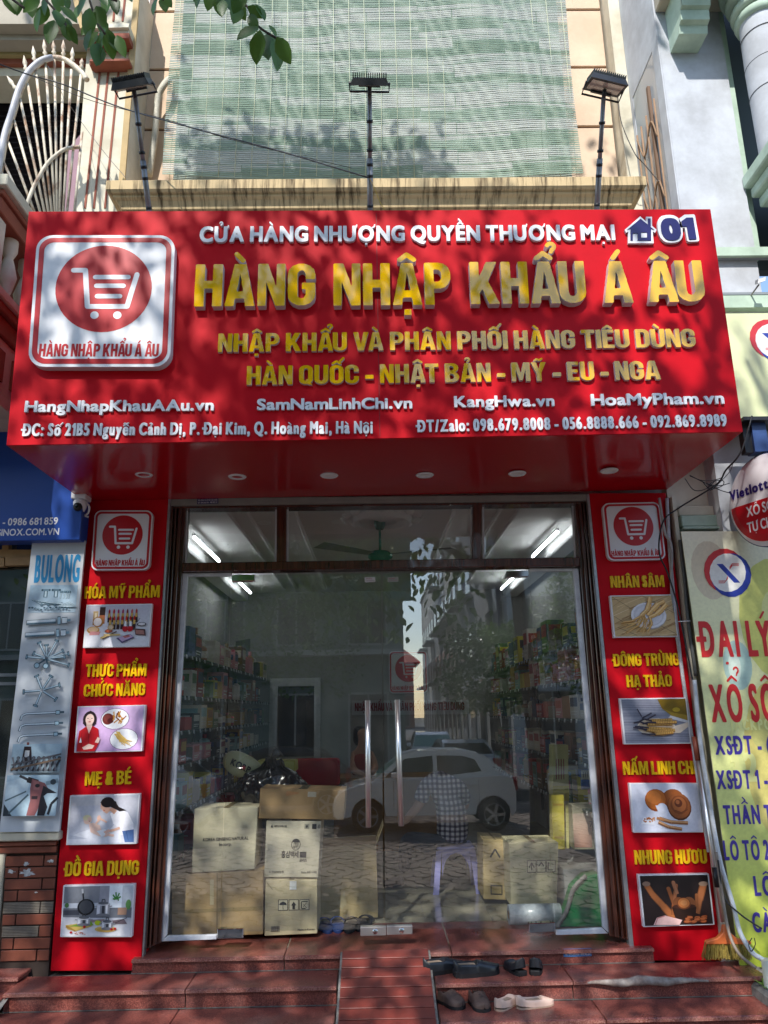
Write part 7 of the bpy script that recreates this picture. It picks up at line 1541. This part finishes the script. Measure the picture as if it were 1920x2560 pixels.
# ------------------------------------------------------------------ planter with weeds
pl = MB().box(2.03, 3.2, -1.0, .05, GZ, -.03).build('cement_planter', CEM, bevel=.02); tag(pl, 'rough grey cement planter block at the right end of the steps', 'planter')
LF = mat('leaf_green', S(64, 112, 44), rough=.45, noise=4, col2=S(44, 84, 32)); LF2 = mat('weed_green', S(112, 150, 60), rough=.5)
def leaf_vs(c, d, up, L, wd):
    d = Vector(d).normalized(); r = d.cross(Vector(up)); r = r.normalized() if r.length > 1e-4 else Vector((1, 0, 0)); n = r.cross(d)
    pr = [(0, .04), (.18, .62), (.42, 1), (.68, .86), (.88, .45), (1, .02)]; vs = []
    for t, w_ in pr:
        p = Vector(c)+d*(L*t)-n*(L*.12*t*t); vs += [p-r*(wd/2*w_)+n*(wd*.12*w_), p, p+r*(wd/2*w_)+n*(wd*.12*w_)]
    fs = [(i*3+k, i*3+k+1, (i+1)*3+k+1, (i+1)*3+k) for i in range(5) for k in range(2)]
    return vs, fs
pt = empty('potted_plant', WZ(1905, 2390, -.03), 'young plant with pointed green leaves at the lower right edge before the banner', 'plant')
P0 = Vector(pt.location)
MB().tube(curve_pts([(0, 0, 0), (.01, .0, .15), (-.01, 0, .3), (0, 0, .42)]), .006, 6).build('stem', LF2, pt)
for k, (dx, dz, z, L) in enumerate([(-1, .9, .33, .16), (-.8, .2, .28, .12), (.3, -1, .3, .2), (.8, .3, .36, .15), (-.2, -1, .2, .18), (.6, -.8, .18, .17), (-.1, 1, .42, .1), (.7, .6, .25, .14)]):
    vs, fs = leaf_vs((0, 0, z), (dx, -.5, dz), (0, -1, .4), L, L*.48); MB().add(vs, fs, 0, True).build('leaf', LF, pt)
wd_ = MB(); rr = random.Random(12)
for k in range(90):
    x = rr.uniform(2.06, 2.5); y = rr.uniform(-.5, -.05); vs, fs = leaf_vs((x, y, -.03), (rr.uniform(-1, 1), rr.uniform(-1, 1), rr.uniform(.2, 1)), (0, 0, 1), rr.uniform(.02, .06), .018); wd_.add(vs, fs)
o = wd_.build('weed', LF2); tag(o, 'low weeds', 'weeds', kind='stuff')
rb_ = MB()
for k in range(40):
    x = rr.uniform(2.08, 2.4); y = rr.uniform(-.45, -.1); s_ = rr.uniform(.006, .02); rb_.box(x-s_, x+s_, y-s_*.7, y+s_*.6, -.031, -.03+s_*rr.uniform(.6, 1.4))
o = rb_.build('rubble', mat('rubble', S(206, 196, 184), rough=.9, noise=30, col2=S(140, 124, 108))); tag(o, kind='stuff')
# ------------------------------------------------------------------ street tree
tr = empty('street_tree', (2.7, -8.5, GZ), 'broad-leaved street tree whose twigs hang into the top left of the view', 'tree'); T0 = Vector(tr.location)
BARK = mat('bark', S(92, 82, 72), rough=.95, noise=9, col2=S(60, 52, 46), stretch=(4, 4, 1), bump=(14, 1, .02))
def wob(pts, r): return MB().tube(curve_pts(pts, 6), r, 12)
tp = curve_pts([(0, 0, 0), (.03, .05, 1.4), (-.08, .1, 2.8), (-.2, .3, 4.3)], 6); MB().tube(tp, [.17-.05*i/len(tp) for i in range(len(tp))], 14).build('trunk', BARK, tr)
for pts, r0 in (([(-.2, .3, 4.2), (-.9, 1.0, 5.6), (-2.0, 2.2, 7.0), (-3.2, 3.4, 8.0), (-4.4, 4.4, 8.2)], .09), ([(-.2, .3, 4.25), (-.3, 1.6, 5.7), (-.9, 3.2, 7.0), (-1.2, 4.6, 7.9)], .085), ([(-.2, .3, 4.2), (-1.8, .6, 5.0), (-3.6, 1.6, 5.7), (-5.2, 3.2, 6.0), (-5.6, 4.6, 5.4)], .075), ([(-.2, .3, 4.3), (.4, .8, 6.0), (.3, 1.4, 8.0)], .08),
                ([(-.25, .3, 4.2), (-.2, 1.8, 5.0), (-.4, 3.4, 5.8), (-.5, 4.4, 6.4)], .06), ([(-2.0, 2.2, 7.0), (-2.4, 3.4, 6.6), (-2.6, 4.4, 6.4)], .045), ([(-3.6, 1.6, 5.7), (-3.4, 3.0, 5.8), (-3.6, 4.2, 5.8)], .04)):
    q_ = curve_pts(pts, 5); MB().tube(q_, [r0*(1-.8*i/len(q_)) for i in range(len(q_))], 8).build('branch', BARK, tr)
def leafmat():
    m = bpy.data.materials.new('tree_leaf'); m.use_nodes = True; t = m.node_tree; n = t.nodes; L = t.links; b = n['Principled BSDF']; b.inputs['Roughness'].default_value = .4
    tc = n.new('ShaderNodeTexCoord'); no = n.new('ShaderNodeTexNoise'); no.inputs['Scale'].default_value = 3; L.new(tc.outputs['Object'], no.inputs[0])
    cr = n.new('ShaderNodeValToRGB'); cr.color_ramp.elements[0].position = .35; cr.color_ramp.elements[1].position = .65; cr.color_ramp.elements[0].color = (*S(48, 84, 40), 1); cr.color_ramp.elements[1].color = (*S(84, 122, 56), 1)
    L.new(no.outputs[0], cr.inputs[0]); L.new(cr.outputs[0], b.inputs['Base Color'])
    tl_ = n.new('ShaderNodeBsdfTranslucent'); tl_.inputs[0].default_value = (*S(110, 150, 50), 1); mx = n.new('ShaderNodeMixShader'); mx.inputs[0].default_value = .3
    out = [x for x in n if x.type == 'OUTPUT_MATERIAL'][0]; L.new(b.outputs[0], mx.inputs[1]); L.new(tl_.outputs[0], mx.inputs[2]); L.new(mx.outputs[0], out.inputs[0]); return m
TLM = leafmat()
NL = 0
lm0 = None
def hang(px, py, ang, L, Y, wr=.55, face=0):
    global NL
    c = W(px, py, Y)-T0; d = Vector((math.sin(ang), rr.uniform(-.25, .25), -math.cos(ang))); up = Vector((face*.8+rr.uniform(-.3, .3), -1, .15+rr.uniform(-.2, .3)))
    vs, fs = leaf_vs(c, d, up, L, L*wr); MB().add(vs, fs, 0, True).build('leaf', TLM, tr); NL += 1
rr = random.Random(21)
twig = lambda pts, r=.004: MB().tube(curve_pts([W(x, y, Y)-T0 for x, y, Y in pts], 6), r, 5).build('twig', BARK, tr)
twig([(-40, -60, -3.1), (20, -10, -3.1), (60, 20, -3.1)]); twig([(60, -70, -3.0), (115, 0, -3.0), (150, 40, -3.0), (170, 70, -3.0)]); twig([(200, -80, -3.0), (225, 5, -3.0), (240, 50, -3.0), (262, 85, -3.0)]); twig([(250, -60, -3.1), (270, -10, -3.1), (292, 2, -3.1)])
twig([(540, -70, -3.0), (590, -10, -3.0), (625, 25, -3.0), (645, 65, -3.0), (690, 95, -3.0)]); twig([(380, -60, -3.0), (400, -20, -3.0), (408, 0, -3.0)])
LV_ = [(20, -30, .3, .13), (-5, -20, -.1, .12), (45, -5, .1, .10), (70, -10, .25, .11), (55, -30, -.4, .11), (-2, 5, -.5, .09), (100, -5, -.6, .1), (118, 12, -.35, .1), (140, 25, .35, .1), (135, 50, -.1, .12), (150, 15, .9, .09), (165, 45, .15, .11), (168, 60, .45, .09), (100, 22, -.2, .1), (140, -30, .1, .11), (150, -20, .5, .1), (120, -20, -.2, .11),
       (212, 2, -.35, .12), (225, 20, -.1, .12), (240, 15, .4, .1), (250, 40, .25, .1), (236, 55, -.6, .09), (262, 70, -.2, .12), (270, 72, .15, .13), (255, 95, -.1, .13), (275, 88, .5, .1), (292, 88, .35, .1), (245, 80, -.7, .09), (230, 70, -.3, .1), (285, -10, .2, .1), (300, -20, .8, .09), (270, -20, -.1, .1), (246, 108, .05, .11), (222, -20, -.5, .11), (240, -25, .6, .1),
       (396, -10, -.25, .1), (412, -12, .1, .1), (405, -20, .5, .09), (530, -25, -.2, .1), (545, -20, .1, .11), (565, -15, .25, .11), (558, 0, .0, .1), (590, -8, .35, .11), (598, 10, -.15, .11), (620, 15, .85, .08), (640, 10, .5, .09), (625, 35, .3, .1), (610, -25, -.4, .11), (648, 68, -.95, .11), (650, 75, -.15, .14), (668, 85, .0, .15), (685, 92, .15, .15), (692, 92, .45, .12), (672, 62, .6, .06), (684, 100, -.25, .11), (575, -30, 0, .12), (510, -40, -.3, .12), (490, -60, 0, .12)]
for x, y, a, L in LV_: hang(x, y, a, L*.74, -3.0+rr.uniform(-.12, .12), rr.uniform(.46, .62), rr.uniform(-1, 1))
# the canopy that dapples the facade
rest = MB(); rc = random.Random(5); nleaf = 0; big = 0
def inframe(P):
    q = project(P); return q is not None and -60 < q[0] < 1980 and -60 < q[1] < 2620
def dens(u, v):
    g = MN.noise(Vector((u*1.25, v*1.25, 3.3)))
    if v < -2.5: return .95+.5*g
    if v < -.9: return .6+.4*g
    if v < 1.9: d = .85
    elif v < 3.15: return (1.0 if u < .2 else .8 if u < 1.3 else .5)+1.3*g
    elif v < 4.2: return (.45 if u < .6 else .2 if u < 1.9 else 0)+.7*g
    elif v < 5.4: return .1 if u < 1.6 else 0
    elif v < 6.75: return 1.0 if -1.5 < u < .4 and v > 5.95 and v < 6.42+.35*g else .006
    elif v < 7.4: return .2 if u < -1.9 else 0
    else: return .01 if u < -1 else 0
    return d+.35*g
cl_n = 0
while cl_n < 1600:
    u = rc.uniform(-3.4, 3.2); v = rc.uniform(-3.0, 8.0); y = rc.uniform(-10, -4.6) if v < 5.3 else rc.uniform(-4.6, -2.4)
    if cl_n > 1000: v = rc.uniform(-5.3, -1.2); y = rc.uniform(-12.5, -8.0)
    if rc.random() > dens(u, v): continue
    c = Vector((u+.28*y, y, v-y))
    if inframe(c) or c.z < 2.6: continue
    cl_n += 1
    for k in range(rc.randint(9, 17)):
        p = c+Vector((rc.gauss(0, .16), rc.gauss(0, .16), rc.gauss(0, .14)))
        if inframe(p): continue
        L = rc.uniform(.09, .14)*(1.6 if cl_n > 1000 else 1.12); d = Vector((rc.gauss(0, .6), rc.gauss(0, .6), -.7)); up_ = Vector((rc.gauss(0, .5), rc.gauss(0, .5)-.3, 1))
        vs, fs = leaf_vs(p-T0, d, up_, L, L*.55)
        if NL < 300 and p.y > -5 and rc.random() < .2: MB().add(vs, fs, 0, True).build('leaf', TLM, tr); NL += 1
        else: rest.add(vs, fs, 0, True); nleaf += 1
for k in range(95):
    u = rc.uniform(-1.5, .35); top_ = 6.3+.45*MN.noise(Vector((u*2.3, 7.7, 1.1))); v = rc.uniform(5.95, max(6.1, top_)); y = rc.uniform(-3.6, -2.6); c = Vector((u+.28*y, y, v-y))
    for q_ in range(9):
        p = c+Vector((rc.gauss(0, .09), rc.gauss(0, .09), rc.gauss(0, .08)))
        if inframe(p): continue
        vs, fs = leaf_vs(p-T0, (rc.gauss(0, .6), rc.gauss(0, .6), -.7), (rc.gauss(0, .4), rc.gauss(0, .4)-.5, 1), .14, .08); rest.add(vs, fs, 0, True)
o = rest.build('leaf_mass', TLM, tr); o['kind'] = 'stuff'
# ------------------------------------------------------------------ the street that the glass reflects
def building(x0, x1, y0, y1, h, col, label, face, shut=(60, 70, 74), fl=3.3, seed=0):
    r = empty('street_house', ((x0+x1)/2, (y0+y1)/2, GZ), label, 'house', 'houses across the street'); rr = random.Random(seed); O = Vector(r.location)
    m_ = mat('render_%d_%d_%d' % col, S(*col), rough=.9, noise=1.2, col2=S(*[int(c*.88) for c in col])); wm = mat('dark_window', S(40, 50, 58), rough=.08); wf_ = mat('house_frame', S(170, 172, 170), rough=.6)
    MB().box(x0-O.x, x1-O.x, y0-O.y, y1-O.y, -.1, h).build('wall', m_, r); MB().box(x0-.12-O.x, x1+.12-O.x, y0-.12-O.y, y1+.12-O.y, h+.001, h+.22).build('parapet', wf_, r)
    nfl = int(h/fl)
    for f in range(nfl):
        z = f*fl+(1.0 if f else .1); hh = 1.7 if f else 2.6
        if face in 'nb':   # face towards the shop (+y)
            n = max(1, int((x1-x0)/2.2)); s_ = (x1-x0)/n
            for k in range(n):
                xc = x0+s_*(k+.5)-O.x; ww = s_*.28
                wn = MB().box(xc-ww, xc+ww, y1-O.y+.001, y1-O.y+.05, z, z+hh).build('window', wf_, r); MB().box(xc-ww+.07, xc-.03, y1-O.y+.051, y1-O.y+.056, z+.07, z+hh-.07).build('pane', wm, wn); MB().box(xc+.03, xc+ww-.07, y1-O.y+.051, y1-O.y+.056, z+.07, z+hh-.07).build('pane', wm, wn)
            if f: MB().box(x0-O.x+.1, x1-O.x-.1, y1-O.y+.002, y1-O.y+(.6 if rr.random() < .5 else .12), z-.35, z-.18).build('ledge', wf_, r)
        if face in 'wb' or face in 'eb':
            n = max(1, int((y1-y0)/2.6)); s_ = (y1-y0)/n; sx = -1 if face == 'w' or face == 'b' else 1; X = (x0 if sx < 0 else x1)-O.x
            for k in range(n):
                yc = y0+s_*(k+.5)-O.y; ww = s_*.27
                wn = MB().box(min(X+sx*.001, X+sx*.05), max(X+sx*.001, X+sx*.05), yc-ww, yc+ww, z, z+hh).build('window', wf_, r); MB().box(min(X+sx*.051, X+sx*.056), max(X+sx*.051, X+sx*.056), yc-ww+.08, yc+ww-.08, z+.08, z+hh-.08).build('pane', wm, wn)
                if f and rr.random() < .6: MB().box(min(X+sx*.002, X+sx*.7), max(X+sx*.002, X+sx*.7), yc-s_*.4, yc+s_*.4, z-.3, z-.15).build('balcony_slab', wf_, r)
    return r
building(-14, 1.0, -32, -22, 10.2, (120, 134, 128), 'wide grey-green house on the left side of the side street', 'n', seed=1)
building(-26, -14.2, -31, -21, 10, (176, 160, 130), 'tan house at the far left across the street', 'n', seed=2)
for k, (y0, y1, h, c) in enumerate([(-31, -22, 10.3, (200, 202, 204)), (-38, -31.1, 14.5, (176, 178, 182)), (-46, -38.1, 12, (214, 208, 196)), (-56, -46.1, 14, (186, 188, 190)), (-72, -56.1, 12.5, (204, 200, 194))]):
    building(4.7, 13, y0, y1, h, c, ['white corner house with shaded windows right of the side street', 'grey house second from the corner in the side street', 'cream house third from the corner in the side street', 'pale grey house fourth from the corner in the side street', 'pale house farthest along the side street'][k], 'b' if k == 0 else 'w', seed=5+k)
building(13.2, 24, -31, -22, 10, (196, 180, 150), 'ochre house at the far right across the street', 'n', seed=12)
building(-8, 1.1, -60, -38, 10, (150, 150, 146), 'plain grey house behind the grey-green one', 'b', seed=13)
rh = building(-3, 5, -110, -98, 8, (150, 96, 84), 'red-brown house closing the end of the side street', 'n', seed=14)
MB().add([(-5, 6.2, 8.25), (5, 6.2, 8.25), (5, -6.2, 8.25), (-5, -6.2, 8.25), (-3, 0, 10.5), (3, 0, 10.5)], [(0, 1, 5, 4), (3, 4, 5, 2), (0, 4, 3), (1, 2, 5)]).build('tiled_roof', mat('roof_tile', S(150, 84, 70), rough=.8), rh)
nb = mat('banner_navy', S(34, 44, 100), rough=.5); 
hs = MB().box(4.55, 4.68, -24.4, -23.2, 2.6, 9.6).build('street_banner', nb); tag(hs, 'tall navy banner with white panels on the corner house across the street', 'banner')
for k in range(4): MB().box(4.53, 4.549, -24.2, -23.4, 3.4+k*1.6, 4.3+k*1.6).build('white_patch', WHITE, hs)
gs = MB().box(-.9, 1.3, -21.9, -21.8, 5.2, 8.6).build('green_board', mat('green_board', S(50, 110, 90), rough=.5)); tag(gs, 'green signboard on the grey-green house across the street', 'signboard')
# bushy street trees across the road
def bush(x, y, z0, r, h, seed, label):
    t_ = empty('street_tree', (x, y, GZ), label, 'tree', 'trees across the street'); rr = random.Random(seed)
    MB().tube([(0, 0, 0), (.05, .03, (z0)/2), (0, 0, z0)], [.16, .13, .1], 8).build('trunk', BARK, t_); mb = MB()
    for k in range(4200):
        t = rr.uniform(0, 6.283); q_ = rr.random()**.4; ph = rr.uniform(-1, 1); R = r*(.8+.3*MN.noise(Vector((math.cos(t)*1.5, math.sin(t)*1.5, ph*2+seed))))
        p = Vector((math.cos(t)*q_*R*math.sqrt(1-ph*ph*.8), math.sin(t)*q_*R*math.sqrt(1-ph*ph*.8), z0+h/2+ph*h/2*(.6+.4*q_)))
        L = .2; vs, fs = leaf_vs(p, (rr.gauss(0, 1), rr.gauss(0, 1), -.5), (rr.gauss(0, 1), rr.gauss(0, 1), 1), L, L*.6); mb.add(vs[:9], fs[:4])
    mb.build('crown', TLM, t_)
bush(3.3, -16.6, 1.9, 1.9, 2.6, 1, 'bushy tree at the corner beyond the silver car')
bush(6.6, -17.5, 2.4, 2.3, 4.2, 2, 'taller bushy tree right of the corner one')
bush(-5.6, -16.6, 2.2, 3.2, 7, 3, 'leafy tree before the grey-green house, left')
bush(-1.9, -17.6, 2.4, 2.6, 7, 4, 'leafy tree before the grey-green house, near the side street')
# ------------------------------------------------------------------ cars
def car(x, y, rz, col, label, sc=.92, sedan=False):
    r = empty('parked_car', (x, y, GZ), label, 'car', 'cars parked in the street', rz=rz); r.scale = (sc, sc, sc)
    P = mat('car_paint_%d_%d_%d' % col, S(*col), rough=.22, spec=.6, coat=.8); GL_ = mat('car_glass', S(24, 34, 38), rough=.04, spec=.8); TY = mat('tyre', S(26, 26, 28), rough=.85); RM = mat('alloy', S(170, 172, 176), rough=.3, metal=.8); HW = .8
    # side profile, x = length (front at -), z = height ; lofted in y with tumblehome
    body = [(-1.78, .30), (-1.80, .5), (-1.74, .66), (-1.62, .78), (-1.30, .88), (-.95, .95), (-.2, .97), (.8, .99), (1.5, 1.02), (1.70, .98), (1.76, .7), (1.74, .36), (1.66, .26)]
    arch = lambda cx: [(cx+.34*math.cos(t), .30+.34*math.sin(t)) for t in np.linspace(0, math.pi, 9)]
    bottom = [(1.66, .26)]+[(a, max(b, .24)) for a, b in arch(1.3)]+[(a, max(b, .24)) for a, b in arch(-1.12)]+[(-1.70, .26)]
    outl = body[:-1]+bottom; n = len(outl); vs = []; prof_ = [(-HW, .0), (-HW*.995, .0), (HW*.995, 0), (HW, 0)]
    ys = [(-HW+.0, .94, .03), (-HW-.02, 1, 0), (HW+.02, 1, 0), (HW, .94, .03)]
    for yy, k, o_ in ((-HW, .985, 0), (-HW*.86, 1, 0), (HW*.86, 1, 0), (HW, .985, 0)):
        vs += [(a*k, yy, b if b < .5 else b-(1-k)*1.5*(b-.5)) for a, b in outl]
    fs = [tuple(range(n)), tuple(range(4*n-1, 3*n-1, -1))]+[(s_*n+i, (s_+1)*n+i, (s_+1)*n+(i+1) % n, s_*n+(i+1) % n) for s_ in range(3) for i in range(n)]
    MB().add(vs, fs).build('body', P, r, bevel=.012, seg=2)
    gh = [(-.98, .94), (-.42, 1.38), (-.1, 1.46), (.7, 1.46), (1.15, 1.36), (1.62, 1.0)] if not sedan else [(-.8, .94), (-.3, 1.36), (0, 1.42), (.5, 1.42), (.8, 1.34), (1.35, 1.0)]
    def ins_(b): return HW*.95-(b-.94)*.30
    n = len(gh); vs = [(a, -ins_(b), b) for a, b in gh]+[(a, ins_(b), b) for a, b in gh]
    MB().add(vs, [tuple(range(n)), tuple(range(2*n-1, n-1, -1))]+[(i, (i+1) % n, (i+1) % n+n, i+n) for i in range(n)]).build('cabin', P, r, bevel=.02, seg=2)
    for s_ in (-1, 1):
        def wq(pts, nm):
            MB().slab([(a, s_*(ins_(b)+.006), b) for a, b in pts], (0, -s_*.01, 0)).build(nm, GL_, r)
        if not sedan: wq([(-.78, 1.0), (-.38, 1.33), (.16, 1.38), (.16, 1.0)], 'side_window'); wq([(.24, 1.0), (.24, 1.38), (.72, 1.37), (.98, 1.3), (1.1, 1.08)], 'side_window')
        else: wq([(-.62, 1.0), (-.28, 1.31), (.12, 1.35), (.12, 1.0)], 'side_window'); wq([(.2, 1.0), (.2, 1.35), (.5, 1.34), (.74, 1.26), (.95, 1.05)], 'side_window')
        MB().box(-.66, -.5, min(s_*.78, s_*.95), max(s_*.78, s_*.95), .98, 1.1).build('mirror', P, r, bevel=.03, seg=2)
        for a in (-.02, .82): MB().box(a, a+.2, min(s_*.8, s_*.825), max(s_*.8, s_*.825), .83, .86).build('door_handle', P, r, bevel=.005)
        for a in (-.62, .2, 1.02): MB().box(a, a+.008, min(s_*.79, s_*.8025), max(s_*.79, s_*.8025), .4, .93).build('door_gap', BLACK, r)
        MB().slab([(-1.76, s_*.5, .62), (-1.62, s_*.78, .66), (-1.48, s_*.76, .8), (-1.66, s_*.5, .76)], (.02, 0, .012)).build('headlight', mat('headlight', S(220, 226, 230), rough=.05), r)
        MB().box(1.70, 1.775, min(s_*.56, s_*.78), max(s_*.56, s_*.78), .72, .96).build('tail_light', mat('tail_light', S(150, 20, 24), rough=.1), r, bevel=.01)
        for a in (-1.12, 1.3):
            wh = MB().lathe([(.0, -.08), (.2, -.09), (.29, -.08), (.3, -.05), (.3, .05), (.29, .08), (.2, .09)], c=(0, 0, 0), n=28, axis='y').build('wheel', TY, r); wh.location = (a, s_*.72, .30)
            rim = MB().lathe([(.185, s_*.075), (.2, s_*.094), (.21, s_*.075)], n=28, axis='y')
            for k in range(5):
                t = k*2*math.pi/5; rim.bar((0, s_*.088, 0), (.19*math.cos(t), s_*.092, .19*math.sin(t)), .055, .012, up=(0, 1, 0))
            rim.build('rim', RM, wh)
    g = lambda a, b, o_: Vector((a, 0, b))
    MB().slab([(gh[1][0]-.005, -.6, gh[1][1]-.02), (gh[1][0]-.005, .6, gh[1][1]-.02), (gh[0][0]+.04, .72, .99), (gh[0][0]+.04, -.72, .99)], (.0, 0, .014)).build('windscreen', mat('windscreen', S(90, 150, 140), rough=.05), r)
    MB().slab([(gh[-2][0]+.03, -.58, gh[-2][1]-.03), (gh[-2][0]+.03, .58, gh[-2][1]-.03), (gh[-1][0]-.07, .68, 1.05), (gh[-1][0]-.07, -.68, 1.05)], (0.0, 0, .02)).build('rear_window', GL_, r)
    MB().box(-1.8, -1.77, -.5, .5, .36, .5).build('grille', BLACK, r); MB().box(1.755, 1.775, -.26, .26, .55, .66).build('number_plate', WHITE, r)
    return r
car(.86, -9.9, 0, (228, 226, 222), 'pale hatchback parked across the pavement facing left')
car(-2.2, -11.9, 0, (30, 32, 38), 'black car parked behind the pale hatchback, left')
car(-4.6, -9.6, .0, (196, 198, 200), 'silver car parked left of the pale hatchback')
car(2.2, -16.4, 1.5708-.12, (176, 178, 180), 'silver saloon parked end-on at the corner of the side street', sedan=True)
car(1.9, -22.5, -1.5708, (226, 228, 230), 'white car coming out of the side street')
